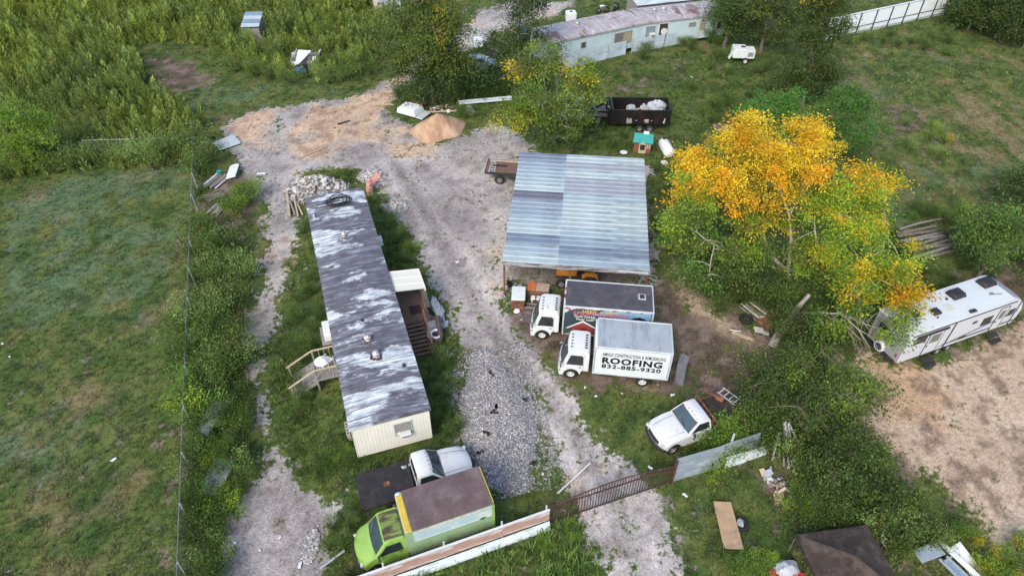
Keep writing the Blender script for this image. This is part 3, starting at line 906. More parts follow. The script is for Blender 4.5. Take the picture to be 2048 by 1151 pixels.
part('top_cap', m_wfence, wf, lambda m: m.bb(0, 22.05, -.08, .08, 2.425, 2.50))

# ---------------------------------------------------------------- front fence and gate
m_fpink = M('faded_fence_sheet', (.52, .56, .57), rough=.6, var=.2, scale=1.5, col2=(.40, .25, .20), lo=.40, hi=.5, mscale=.9, stretch=(.35, 1, 2.5), col3=(.30, .15, .10), lo3=.56, hi3=.66, scale3=2.0, stretch3=(.3, 1, 5))
m_fpale = M('pale_fence_sheet', (.55, .62, .63), rough=.5, metal=.1, var=.2, scale=1.5, col2=(.38, .42, .42), mscale=1.4, stretch=(.4, 1, 3))
lf = T('front_sheet_fence', 'rust faded corrugated fence with a white cap running alongside the lime green truck', 'fence', (1.80, 17.02), 200.8)
for i in range(5):
    L = 2.4
    tilt = R(random.uniform(-.8, .8))
    inst(corr_h(L, .62, .075, .013).mesh('fence_sheet', m_fpale), 'fence_sheet', lf, (i * L, .20, 0), (R(14), 0, 0))
    inst(corr_h(L, .92, .11, .006).mesh('fence_sheet', m_fpink), 'fence_sheet', lf, (i * L, -.01, .60), (tilt, 0, 0))
part('cap', m_white, lf, lambda m: m.bb(0, 12, -.06, .05, 1.52, 1.57))
for x in (.15, 2.4, 5.2, 8.0, 10.8): part('post', m_galv, lf, lambda m: m.tube([(x, -.08, -.1), (x, -.08, 1.85)], .05, 8))

gt = T('iron_gate', 'arched brown iron picket gate closed across the gravel driveway', 'gate', (1.82, 17.17), 19.6)
GL = 6.75
m_gate = M('brown_iron', (.062, .033, .028), rough=.6, var=.4, scale=5, col2=(.12, .06, .04), mscale=5)
arch = lambda t: 1.50 + .46 * math.sin(math.pi * min(1, max(0, t)))
part('bottom_rail', m_gate, gt, lambda m: m.bb(.05, GL - .05, -.03, .03, .10, .16))
part('middle_rail', m_gate, gt, lambda m: m.bb(.05, GL - .05, -.03, .03, 1.42, 1.48))
part('top_rail', m_gate, gt, lambda m: m.prism([(-.03, -.03), (.03, -.03), (.03, .03), (-.03, .03)], [0, 1]) if False else m.tube([(GL * k / 24, 0, arch(k / 24)) for k in range(25)], .04, 6))
me_pk = MB().box((0, 0, .5), (.030, .030, 1.0)).mesh('picket', m_gate)
NP = 44
for k in range(1, NP):
    x = GL * k / NP
    inst(me_pk, 'picket', gt, (x, 0, .11), (0, 0, 0), (1, 1, arch(k / NP) - .12 + .0))
for x in (0, GL): part('gate_post', m_gate, gt, lambda m: m.box((x, 0, .95), (.11, .11, 2.1)), .008)
part('latch', m_steel, gt, lambda m: m.box((.12, .09, 1.1), (.2, .06, .16)), .01)

rf = T('grey_sheet_fence', 'grey corrugated sheet fence continuing from the gate towards the thicket', 'fence', (8.31, 19.51), 17.5)
m_fgrey = M('grey_fence_sheet', (.24, .29, .33), rough=.55, metal=.2, var=.25, scale=1.2, col2=(.34, .40, .44), mscale=1.0, stretch=(.4, 1, 3))
inst(corr_h(2.75, 1.75, .125, .014).mesh('fence_sheet', m_fgrey), 'fence_sheet', rf, (0, 0, 0), (R(-7), 0, 0))
inst(corr_h(2.3, 1.55, .125, .014).mesh('fence_sheet', m_fgrey), 'fence_sheet', rf, (2.7, .06, .12), (R(-9), 0, R(2)))
inst(corr_h(1.2, .8, .1, .014).mesh('fence_sheet', m_fpale), 'fence_sheet', rf, (2.95, -.12, .02), (R(-12), 0, 0))
inst(corr_h(1.4, .75, .1, .014).mesh('fence_sheet', m_fpale), 'fence_sheet', rf, (4.1, -.10, .02), (R(-10), 0, R(3)))
part('post', m_rust, rf, lambda m: m.bb(-.16, -.04, -.06, .06, -.1, 1.9))
part('post', m_galv, rf, lambda m: m.tube([(3.2, .3, -.1), (3.35, .45, 2.1)], .06, 8))
pp = T('fallen_pipe', 'pale pipe lying over the weeds towards the gate post', 'pipe', (0, 0, 0))
part('pipe', m_white, pp, lambda m: m.tube([(*(2.31, 18.76), .12), (*(4.12, 20.56), .10)], .055, 8))

# ---------------------------------------------------------------- chain link fence down the side
m_link = bpy.data.materials.new('chain_link')
m_link.use_nodes = True
def link_mat(m):
    nt = m.node_tree; N, L = nt.nodes, nt.links
    b = N['Principled BSDF']; b.inputs['Base Color'].default_value = (.16, .17, .175, 1); b.inputs['Metallic'].default_value = .4; b.inputs['Roughness'].default_value = .5
    tc = N.new('ShaderNodeTexCoord')
    outs = []
    for s in (1, -1):
        w = N.new('ShaderNodeVectorMath'); w.operation = 'DOT_PRODUCT'
        w.inputs[1].default_value = (14, 0, 14 * s)
        L.new(tc.outputs['Object'], w.inputs[0])
        fr = N.new('ShaderNodeMath'); fr.operation = 'FRACT'; L.new(w.outputs['Value'], fr.inputs[0])
        lt = N.new('ShaderNodeMath'); lt.operation = 'LESS_THAN'; lt.inputs[1].default_value = .17; L.new(fr.outputs[0], lt.inputs[0])
        outs.append(lt.outputs[0])
    mx = N.new('ShaderNodeMath'); mx.operation = 'MAXIMUM'; L.new(outs[0], mx.inputs[0]); L.new(outs[1], mx.inputs[1])
    L.new(mx.outputs[0], b.inputs['Alpha'])
link_mat(m_link)
def chain_fence(a, b, label, step=3.0):
    a, b = Vector((*a, 0)), Vector((*b, 0))
    d = b - a
    L = d.length
    t = T('chain_link_fence', label, 'fence', a, math.degrees(math.atan2(d.y, d.x)))
    n = max(1, round(L / step))
    part('mesh_panel', m_link, t, lambda m: m.grid([[(0, 0, .05), (L, 0, .05)], [(0, 0, 1.5), (L, 0, 1.5)]]))
    part('top_rail', m_steel, t, lambda m: m.tube([(0, 0, 1.52), (L, 0, 1.52)], .022, 6))
    for i in range(n + 1): part('post', m_galv, t, lambda m: m.tube([(L * i / n, .05, -.1), (L * i / n, .05, 1.6)], .035, 6))
    return t
chain_fence((-27.26, 51.94), (-13.99, 11.51), 'long chain link fence between the mown lawn and the overgrown hedge')
chain_fence((-36.46, 51.44), (-27.26, 51.94), 'short chain link fence crossing behind the mown lawn at the tall weeds')

# ---------------------------------------------------------------- vehicles
m_rim = M('white_rim', (.62, .63, .62), rough=.5, var=.25, scale=6)
m_srim = M('steel_rim', (.28, .28, .29), rough=.45, metal=.4, var=.3, scale=6)
m_chrome = M('dull_chrome', (.45, .46, .47), rough=.3, metal=.8, var=.2)
m_lamp = M('lamp_lens', (.55, .56, .56), rough=.15, var=.2)
m_amber = M('amber_lens', (.40, .12, .03), rough=.3, var=.2)
m_red = M('red_lens', (.35, .02, .02), rough=.3, var=.2)
m_wpaint = M('white_truck_paint', (.63, .65, .66), rough=.38, var=.10, scale=1.6, spec=.5, col2=(.44, .41, .36), lo=.56, hi=.82, mscale=1.8, stretch=(1, 1, .5))
m_wdirty = M('worn_white_paint', (.66, .69, .70), rough=.45, var=.12, scale=2, col2=(.40, .34, .28), lo=.58, hi=.68, mscale=3.5, stretch=(1, .5, 1))

WHEELS = {}
def wheel(parent, x, y, r, w, rim, side=1):
    key = (r, w, rim.name)
    if key not in WHEELS:
        tb = MB().lathe([(r * .60, -w / 2), (r * .90, -w / 2), (r, -w * .32), (r, w * .32), (r * .90, w / 2), (r * .60, w / 2), (r * .56, w * .3), (r * .56, -w * .3)], (0, 0, 0), 20, 'Y')
        tb.f = tb.f[:-2]
        n = 20
        L = len(tb.v) // n
        tb.f += [((L - 1) * n + j, (L - 1) * n + (j + 1) % n, (j + 1) % n, j) for j in range(n)]
        rb = MB().lathe([(r * .60, -w * .42), (r * .60, w * .42), (r * .52, w * .40), (r * .48, w * .18), (r * .26, w * .20), (r * .22, w * .38), (r * .10, w * .42)], (0, 0, 0), 18, 'Y')
        hb = MB()
        for k in range(5):
            a = k * 1.2566
            hb.lathe([(r * .085, w * .17), (r * .085, w * .235), (.005, w * .235)], (r * .37 * math.cos(a), 0, r * .37 * math.sin(a)), 8, 'Y')
        WHEELS[key] = (tb.mesh('tyre', m_black, 0, True), rb.mesh('rim', rim, 0, True), hb.mesh('rim_hole', m_dark))
    a, b, c = WHEELS[key]
    o = inst(a, 'wheel', parent, (x, y, r), (0, 0, 0 if side > 0 else R(180)))
    inst(b, 'rim', o)
    inst(c, 'rim_holes', o)
    return o

def arch(cx, r, z0, n=8):
    """points of a wheel arch, from the front foot to the rear foot (walking towards -x)"""
    a0 = math.asin(min(1, max(-1, (z0 - r * .0 - .40) / r)))
    return [(cx + r * math.cos(a), .40 + r * math.sin(a)) for a in [a0 + (math.pi - 2 * a0) * k / n for k in range(n + 1)]]

def lerpline(p, q, z):
    t = (z - p[1]) / (q[1] - p[1])
    return p[0] + (q[0] - p[0]) * t

def side_patch(D, pts, half, off, s):
    """a flat pane lying on a deformed side"""
    return [D(x, s * half, z, s * off) for x, z in pts]

def cabover(root, x0, paint, glassm, topmat=None):
    """tilt cab of a light box truck, back at x0, nose towards +x"""
    H = .99
    def D(x, y, z, off=0):
        t = max(0, min(1, (z - 1.15) / 1.1))
        yy = y * (1 - .085 * t) + off
        xx = x - .16 * (y / H) ** 2 * max(0, min(1, (x - .9) / .8)) * (1 if z > .7 else .6)
        return (x0 + xx, yy, z - .05 * (y / H) ** 2 * (1 if z > 2.1 else 0))
    prof = [(0, .80), (0, 2.16), (.10, 2.27), (.55, 2.31), (1.05, 2.28), (1.27, 2.18), (1.66, 1.18), (1.74, 1.05), (1.76, .55), (1.72, .42)]
    prof += [(1.50, .42)] + arch(1.0, .50, .45)[0:] + [(.45, .55), (.40, .80)]
    cab = MB().prism(prof, [-H, -.94, -.7, -.35, 0, .35, .7, .94, H], D).build('cab', paint, root, .045, True, 2)
    ws = MB()
    P = []
    for i in range(5):
        z = 1.20 + .93 * i / 4
        P.append([D(lerpline((1.66, 1.18), (1.27, 2.18), z) + .014, -.88 + 1.76 * k / 8, z + .006) for k in range(9)])
    ws.grid(P)
    ws.build('windshield', glassm, cab, 0, True)
    for s in (-1, 1):
        MB().add(side_patch(D, [(.34, 1.28), (1.42, 1.28), (1.36, 1.42), (1.10, 2.02), (.42, 2.02), (.34, 1.9)], H, .006, s), [tuple(range(6))]).build('side_window', m_glass, cab)
        MB().add(side_patch(D, [(.30, .78), (.315, .78), (.315, 2.1), (.30, 2.1)], H, .004, s), [(0, 1, 2, 3)]).build('door_seam', m_dark, cab)
        MB().box((x0 + .5, s * (H + .012), 1.12), (.16, .03, .05)).build('door_handle', m_dark, cab, .008)
        mr = MB().beam((x0 + 1.45, s * .95, 1.75), (x0 + 1.6, s * 1.22, 1.7), .03, .03).box((x0 + 1.6, s * 1.24, 1.52), (.07, .20, .40)).build('mirror', m_dark, cab, .02)
        MB().box((x0 + 1.66, s * .72, .72), (.10, .36, .22)).build('headlight', m_lamp, cab, .03)
        MB().box((x0 + 1.60, s * .93, .72), (.14, .10, .16)).build('turn_lamp', m_amber, cab, .02)
    part('bumper', m_wpaint, cab, lambda m: m.prism([(1.56, .36), (1.56, .60), (1.80, .60), (1.82, .40), (1.78, .34)], [-1.0, -.6, 0, .6, 1.0], lambda x, y, z: (x0 + x - .12 * y * y, y, z)), .02)
    part('grille', m_dark, cab, lambda m: m.box((x0 + 1.765, 0, .88), (.02, 1.0, .16)))
    for k in range(5): part('marker_light', m_dark, cab, lambda m: m.box((x0 + 1.05, -.5 + k * .25, 2.295), (.12, .06, .05)), .01)
    part('wiper', m_dark, cab, lambda m: m.beam((x0 + 1.665, .3, 1.24), (x0 + 1.49, -.35, 1.68), .02, .02))
    for k in range(6): part('roof_vent_slot', m_dark, cab, lambda m: m.bb(x0 + .16, x0 + .30, -.55 + k * .2, -.45 + k * .2, 2.28, 2.302))
    return cab

def box_truck(root, BL, BW, z0, z1, paint, glassm, boxmat, roofmat, nose_round=.03, rail=m_galv):
    h = BL / 2
    ch = part('chassis', m_dark, root, lambda m: [m.bb(-h + .1, h + 1.5, y - .04, y + .04, .55, .75) for y in (-.42, .42)])
    part('crossmember', m_dark, ch, lambda m: [m.bb(-h + .3 + i * .8, -h + .4 + i * .8, -.4, .4, .58, .72) for i in range(5)])
    bx = MB().bb(-h, h, -BW / 2, BW / 2, z0, z1).build('cargo_box', boxmat, root, nose_round, True, 3)
    part('roof_panel', roofmat, bx, lambda m: m.grid([[(-h + .05, -BW / 2 + .05 + (BW - .1) * k / 8, z1 + .006 + .02 * (1 - ((k - 4) / 4) ** 2)) for k in range(9)], [(h - .08 - nose_round * .6, -BW / 2 + .05 + (BW - .1) * k / 8, z1 + .006 + .02 * (1 - ((k - 4) / 4) ** 2)) for k in range(9)]]), 0, True)
    for s in (-1, 1):
        part('top_rail', rail, bx, lambda m: m.bb(-h - .01, h - nose_round, s * (BW / 2 - .035) - .045, s * (BW / 2 - .035) + .045, z1 - .06, z1 + .024), .012)
        part('bottom_rail', rail, bx, lambda m: m.bb(-h - .01, h, s * (BW / 2) - .03, s * (BW / 2) + .022, z0 - .02, z0 + .10), .01)
        part('rear_post', rail, bx, lambda m: m.bb(-h - .03, -h + .09, s * (BW / 2 - .03) - .05, s * (BW / 2 - .03) + .05, z0, z1 + .02), .01)
        part('front_post', rail, bx, lambda m: m.bb(h - .08, h + .008, s * (BW / 2 - .03) - .02, s * (BW / 2 - .03) + .05, z0 + .1, z1 - .1), .01)
        part('fuel_tank', m_dark, root, lambda m: m.bb(h - 1.2, h - .45, s * .62 - .22, s * .62 + .22, .35, .78), .05)
        part('tail_light', m_red, bx, lambda m: m.bb(-h - .05, -h - .03, s * .85 - .1, s * .85 + .1, z0 + .02, z0 + .12))
    part('rear_header', rail, bx, lambda m: m.bb(-h - .03, -h + .06, -BW / 2 + .07, BW / 2 - .07, z1 - .12, z1 + .022), .01)
    part('roll_door', m_white, bx, lambda m: [m.bb(-h - .02, -h, -BW / 2 + .1, BW / 2 - .1, z0 + .05 + i * .3, z0 + .33 + i * .3) for i in range(int((z1 - z0 - .2) / .3))])
    part('rear_bumper', m_dark, root, lambda m: m.bb(-h - .2, -h + .02, -1.0, 1.0, .52, .66), .02)
    cabover(root, h + .22, paint, glassm)
    for s in (-1, 1):
        wheel(root, h + .22 + 1.0, s * .82, .39, .24, m_rim, s)
        wheel(root, -h + 1.35, s * .92, .39, .24, m_rim, s)
        wheel(root, -h + 1.35, s * .64, .39, .24, m_rim, s)
        part('mud_flap', m_black, root, lambda m: m.bb(-h + .85, -h + .87, s * .78 - .28, s * .78 + .28, .18, .8))
    return bx

# white roofing truck
m_boxw = M('box_panel_white', (.60, .66, .67), rough=.4, var=.07, scale=1, col2=(.47, .50, .48), lo=.6, hi=.8, mscale=1.2, stretch=(1, 1, .3))
m_boxroof = M('box_roof_aluminium', (.40, .44, .47), rough=.45, metal=.2, var=.16, scale=.9, col2=(.31, .34, .37), mscale=1.1, stretch=(2, .5, 1))
tb = T('box_truck', 'white box truck lettered ROOFING with a plain grey roof parked beside the drive', 'box truck', (6.90, 26.93, 0), 172.6, 'box trucks beside the carport')
BL, BW = 4.30, 2.36
bxb = box_truck(tb, BL, BW, .95, 3.16, m_wpaint, m_shield, m_boxw, m_boxroof, .10)
m_ink = M('black_lettering', (.010, .012, .018), rough=.5, var=.1)
yy = BW / 2 + .012
TR = (R(90), 0, R(180))
def fit_text(name, body, mat, parent, h, x_left, width, z, y, bold=0.0, shear=0.0):
    o = text(name, body, mat, parent, h / .70, (x_left, y, z), TR, 1.0, bold, shear)
    w = max(v.co.x for v in o.data.vertices) - min(v.co.x for v in o.data.vertices)
    o.scale = (width / w, 1, 1)
    o.location.x = x_left + min(v.co.x for v in o.data.vertices) * width / w
    return o
fit_text('lettering', 'AMIGO CONSTRUCTION & REMODELING', m_ink, bxb, .25, 1.68, 3.50, 2.52, yy, .008)
fit_text('lettering', 'ROOFING', m_ink, bxb, .46, 1.66, 3.36, 1.93, yy, .028)
fit_text('lettering', '832-885-9320', m_ink, bxb, .30, 1.66, 3.34, 1.52, yy, .016)

# spider roofing truck
m_ab = M('dark_teal_wrap', (.038, .058, .070), rough=.4, var=.25, scale=1.5)
m_apaint = M('grey_white_cab', (.50, .54, .58), rough=.4, var=.15, scale=1.5, col2=(.62, .65, .66), mscale=1.5)
m_aroof = M('dark_box_roof', (.072, .068, .082), rough=.75, var=.3, scale=2.5, col2=(.10, .092, .10), mscale=.9)
m_abox = M('wrap_front', (.55, .56, .56), rough=.45, var=.15, col2=(.22, .03, .05), lo=.50, hi=.60, mscale=2.2)
ta = T('box_truck', 'long box truck with dark wrapped sides and charcoal roof, parked against the carport', 'box truck', (5.80, 30.08, 0), 173.4, 'box trucks beside the carport')
AL, AW = 5.28, 2.40
bxa = box_truck(ta, AL, AW, .95, 3.28, m_wdirty, m_shield, m_abox, m_aroof, .03)
m_sky = M('wrap_blue', (.20, .36, .52), rough=.4, var=.2)
m_wred = M('wrap_red', (.36, .06, .06), rough=.4, var=.3, scale=3)
m_wpink = M('wrap_pink', (.50, .13, .20), rough=.4, var=.2)
m_wht = M('wrap_white', (.70, .72, .72), rough=.4, var=.1)
m_wyel = M('wrap_yellow', (.60, .52, .10), rough=.4, var=.1)
m_wgreen = M('wrap_green', (.06, .13, .05), rough=.5, var=.3)
ya = AW / 2
gfx = part('side_graphic', m_ab, bxa, lambda m: m.add([(2.55, ya + .003, 1.06), (-2.55, ya + .003, 1.06), (-2.55, ya + .003, 3.16), (1.9, ya + .003, 3.16), (2.3, ya + .003, 2.95), (2.55, ya + .003, 2.75)], [tuple(range(6))]), label='dark wrap with a red house under a white gable and roofing lettering')
def flat_poly(name, mat, pts, off):
    return part(name, mat, gfx, lambda m: m.add([(x, ya + off, z) for x, z in pts], [tuple(range(len(pts)))]))
flat_poly('blue_field', m_sky, [(.9, 2.75), (-2.5, 2.45), (-2.5, 3.14), (.2, 3.14)], .005)
flat_poly('red_house', m_wred, [(2.1, 1.10), (.75, 1.10), (.75, 1.55), (1.42, 2.02), (2.1, 1.55)], .005)
flat_poly('white_gable', m_wht, [(2.42, 1.52), (2.34, 1.47), (1.42, 2.06), (.44, 1.47), (.36, 1.52), (1.42, 2.22)], .007)
flat_poly('house_door', m_ink, [(1.62, 1.10), (1.22, 1.10), (1.22, 1.42), (1.42, 1.52), (1.62, 1.42)], .007)
flat_poly('green_lawn', m_wgreen, [(2.54, 1.07), (1.85, 1.07), (1.95, 1.32), (2.54, 1.38)], .009)
flat_poly('black_spider', m_ink, [(-1.3, 2.45), (-1.5, 2.75), (-1.85, 2.85), (-2.2, 2.72), (-2.35, 2.45), (-1.85, 2.52)], .009)
fit_text('lettering', 'NEED A NEW', m_wyel, gfx, .22, 1.55, 2.2, 2.86, ya + .010, .006, .2)
fit_text('lettering', 'SPIDER ROOFING', m_wpink, gfx, .30, 2.05, 3.3, 2.66, ya + .012, .014, .2)
fit_text('lettering', 'Storm Damage', m_wht, gfx, .18, 1.95, 1.25, 2.47, ya + .010, .004)
fit_text('lettering', 'Water Leaks*', m_wht, gfx, .18, 1.85, 1.15, 2.24, ya + .010, .004)
fit_text('lettering', '832', m_wht, gfx, .34, .62, .75, 1.18, ya + .010, .014)
part('roof_hatch', m_galv, bxa, lambda m: (m.bb(-2.2, -1.75, -.35, .15, 3.30, 3.335)), .008)
part('roof_hatch_lid', m_dark, bxa, lambda m: m.bb(-2.12, -1.83, -.27, .07, 3.34, 3.35))

# ---------------------------------------------------------------- flatbed pickups
def pickup(name, label, loc, rz, deckmat, paint, rack=False, group=None, cap=m_dark):
    t = T(name, label, 'pickup truck', loc, rz, group)
    H = .97
    def D(x, y, z, off=0):
        k = max(0, min(1, (x - 2.0) / 1.05))
        xx = x - .26 * k * abs(y / H) ** 2.4
        yy = y * (1 - .06 * k) + off
        zz = z - (.07 * (y / H) ** 2 if (z > .95) else 0) - (.04 * k * (y / H) ** 2 if z > .95 else 0)
        yy *= 1 - .05 * max(0, min(1, (z - .95) / .3))
        return (xx, yy, zz)
    prof = [(.02, .62), (.02, 1.27), (.6, 1.28), (1.45, 1.28), (2.0, 1.25), (2.6, 1.18), (2.92, 1.09), (3.06, .96), (3.08, .62), (3.0, .50), (2.86, .50)]
    prof += arch(2.30, .49, .50) + [(1.6, .47), (.3, .47)]
    body = MB().prism(prof, [-H, -.90, -.65, -.4, 0, .4, .65, .90, H], D).build('body', paint, t, .05, True, 2)
    # bonnet pressing between the wings
    P = [[D(x, y, z) for y in (-.60, -.56, -.3, 0, .3, .56, .60)] for x, z in ((1.52, 1.285), (1.56, 1.315), (2.0, 1.29), (2.6, 1.215), (2.86, 1.14), (2.93, 1.08))]
    P = [[(p[0], p[1] * (1 - .12 * i / 5), p[2] - (.03 if j in (0, 6) else 0)) for j, p in enumerate(row)] for i, row in enumerate(P)]
    bn = MB().grid(P).build('bonnet', paint, t, 0, True)
    part('bonnet_gap', m_dark, bn, lambda m: [m.add([D(x, s * .63 * (1 - .12 * i / 3), z + .008) for i, (x, z) in enumerate(((1.5, 1.28), (2.0, 1.25), (2.6, 1.18), (2.9, 1.095)))] + [D(x, s * .645 * (1 - .12 * i / 3), z + .008) for i, (x, z) in reversed(list(enumerate(((1.5, 1.28), (2.0, 1.25), (2.6, 1.18), (2.9, 1.095)))))], [tuple(range(8))]) for s in (-1, 1)])
    # cab
    def C(x, y, z):
        k = max(0, min(1, (z - 1.24) / .64))
        return (x - .05 * (y / .9) ** 2 * (1 if x > .7 else 0), y * (1 - .17 * k), z - .05 * (y / .9) ** 2 * k)
    cprof = [(.04, 1.20), (.06, 1.30), (.14, 1.82), (.26, 1.90), (.78, 1.91), (.92, 1.86), (1.50, 1.27), (1.50, 1.20)]
    cab = MB().prism(cprof, [-.92, -.86, -.6, -.3, 0, .3, .6, .86, .92], C).build('cab', paint, t, .04, True, 2)
    P = [[C(lerpline((1.50, 1.27), (.92, 1.86), z) + .016, -.80 + 1.6 * k / 8, z + .006) for k in range(9)] for z in (1.30, 1.44, 1.58, 1.72, 1.83)]
    wsd = MB().grid(P).build('windshield', m_shield, cab, 0, True)
    part('wiper', m_dark, wsd, lambda m: m.beam((1.50, .5, 1.31), (1.32, -.1, 1.49), .02, .02))
    part('seal', m_dark, wsd, lambda m: m.tube([C(lerpline((1.50, 1.27), (.92, 1.86), z) + .012, y, z + .006) for y, z in ((-.82, 1.29), (.82, 1.29), (.82, 1.84), (-.82, 1.84), (-.82, 1.29))], .014, 4))
    P = [[C(lerpline((.06, 1.30), (.14, 1.82), z) - .012, -.62 + 1.24 * k / 4, z) for k in range(5)] for z in (1.38, 1.76)]
    MB().grid(P).build('rear_window', m_glass, cab)
    for s in (-1, 1):
        def sp(pts, off): return [(lambda p: (p[0], p[1] + s * off, p[2]))(C(x, s * .92, z)) for x, z in pts]
        MB().add(sp([(.20, 1.33), (1.34, 1.33), (1.28, 1.42), (.92, 1.79), (.26, 1.79)], .008), [tuple(range(5))]).build('side_window', m_glass, cab)
        part('door_handle', m_dark, body, lambda m: m.box((.38, s * .955, 1.08), (.17, .02, .05)), .006)
        part('door_seam', m_dark, body, lambda m: [m.add([(D(x, s * H, z, s * .004)) for x, z in q], [(0, 1, 2, 3)]) for q in ([(1.50, .55), (1.515, .55), (1.515, 1.20), (1.50, 1.20)], [(.22, .55), (.235, .55), (.235, 1.20), (.22, 1.20)])])
        part('headlight', m_lamp, body, lambda m: m.box((2.90, s * .70, .88), (.16, .30, .20), rz=s * -18), .03)
        part('mirror', m_dark, cab, lambda m: m.beam((1.30, s * .90, 1.36), (1.30, s * 1.08, 1.40), .03, .03).box((1.30, s * 1.14, 1.44), (.08, .16, .24)), .02)
        wheel(t, 2.30, s * .80, .39, .25, m_srim, s)
        wheel(t, -1.25, s * .86, .39, .24, m_srim, s)
        wheel(t, -1.25, s * .58, .39, .24, m_srim, s)
    part('grille', m_dark, body, lambda m: m.prism([(2.98, .74), (3.09, .74), (3.07, .98), (2.98, .98)], [-.52, -.26, 0, .26, .52], D), .01)
    part('bumper', m_dark, body, lambda m: m.prism([(2.92, .42), (3.15, .42), (3.18, .54), (3.15, .68), (2.92, .68)], [-.96, -.6, -.3, 0, .3, .6, .96], D), .02)
    for k in range(5): part('marker_light', m_amber, cab, lambda m: m.box((.83, -.5 + k * .25, 1.915 - .03 * abs(k - 2)), (.09, .05, .035)), .01)
    part('chassis', m_dark, t, lambda m: [m.bb(-2.6, 1.4, y - .04, y + .04, .52, .72) for y in (-.4, .4)])
    # flat deck
    dk = part('flatbed', deckmat, t, lambda m: m.prism([(-2.78, -.82), (-2.62, -1.04), (-.12, -1.04), (-.12, 1.04), (-2.62, 1.04), (-2.78, .82)], [.90, 1.02], lambda x, y, z: (x, z, y)), .012)
    part('deck_frame', m_dark, dk, lambda m: [m.bb(-2.6 + i * .6, -2.52 + i * .6, -.98, .98, .76, .895) for i in range(5)])
    if rack:
        part('headache_rack', cap, dk, lambda m: (m.bb(-.20, -.10, -1.02, 1.02, 1.02, 1.12), m.bb(-.19, -.12, -1.02, 1.02, 1.62, 1.70), [m.bb(-.19, -.12, -1.0 + i * .333 - .03, -1.0 + i * .333 + .03, 1.12, 1.62) for i in range(7)]), .006)
    return t, dk
m_decka = M('black_deck', (.022, .021, .024), rough=.7, var=.4, scale=2.5, col2=(.04, .034, .034), mscale=2)
m_deckb = M('worn_deck', (.035, .028, .026), rough=.85, var=.5, scale=3, col2=(.07, .045, .035), mscale=2.2)
pl, dkl = pickup('flatbed_pickup', 'white pickup with a flat black bed, between the mobile home and the lime green truck', (-4.98, 19.22, 0), 20.6, m_decka, m_wpaint, True, 'flatbed pickups')
part('hitch_hatch', m_rust, dkl, lambda m: m.bb(-1.5, -1.2, -.12, .12, 1.021, 1.03))
pr, dkr = pickup('flatbed_pickup', 'white pickup with a rust brown rack, nose facing the gravel drive by the gate', (10.32, 22.85, 0), 202.0, m_deckb, m_wpaint, True, 'flatbed pickups', m_rust)
part('side_rail', m_rust, dkr, lambda m: m.bb(-2.6, -.2, -1.07, -1.02, .92, 1.06))
px, dkx = pickup('flatbed_pickup', 'pickup with a low grey bed hitched to the black dump trailer', (*(6.66, 57.87), 0), 177.0, M('grey_deck', (.17, .15, .15), rough=.8, var=.4), m_wpaint, False, 'flatbed pickups')

# ---------------------------------------------------------------- lime green box truck
tg = T('green_box_truck', 'lime green box truck with a brown roof and a yellow band above its cab', 'box truck', (-3.13, 16.86, 0), 200.8)
m_lime = M('lime_paint', (.25, .42, .09), rough=.4, var=.15, scale=1.6, col2=(.18, .35, .06), mscale=2)
m_moss = M('mossy_cab_roof', (.17, .24, .06), rough=.8, var=.4, scale=3, col2=(.075, .055, .035), lo=.42, hi=.56, mscale=2.0, stretch=(.6, 2.6, 1))
m_brown = M('brown_box_roof', (.125, .085, .082), rough=.7, var=.28, scale=1.6, col2=(.175, .13, .13), lo=.45, hi=.65, mscale=.8, stretch=(1.3, .8, 1))
m_yellow = M('yellow_band', (.58, .42, .06), rough=.55, var=.25, scale=3)
m_gbox = M('green_box_side', (.27, .40, .23), rough=.45, var=.2, scale=1.3)
m_gpanel = M('pale_panel', (.40, .55, .60), rough=.45, var=.12, scale=1.2, col2=(.52, .60, .58), mscale=1.5)
gh, gw, gz0, gz1 = 2.06, 2.12, .70, 2.82
gb = MB().bb(-gh, gh, -gw / 2, gw / 2, gz0, gz1).build('cargo_box', m_gbox, tg, .04, True, 2)
part('roof_panel', m_brown, gb, lambda m: m.grid([[(x, -gw / 2 + .05 + (gw - .1) * k / 8, gz1 + .008 + .03 * (1 - ((k - 4) / 4) ** 2)) for k in range(9)] for x in (-gh + .05, -1, 0, 1, gh - .30)]), 0, True)
part('yellow_band', m_yellow, gb, lambda m: m.bb(gh - .29, gh + .012, -gw / 2 + .16, gw / 2 - .02, gz1 - .10, gz1 + .035), .03)
part('corner_cap', m_galv, gb, lambda m: m.ellipsoid((gh - .14, -gw / 2 + .08, gz1 - .03), (.17, .10, .09)), 0, True)
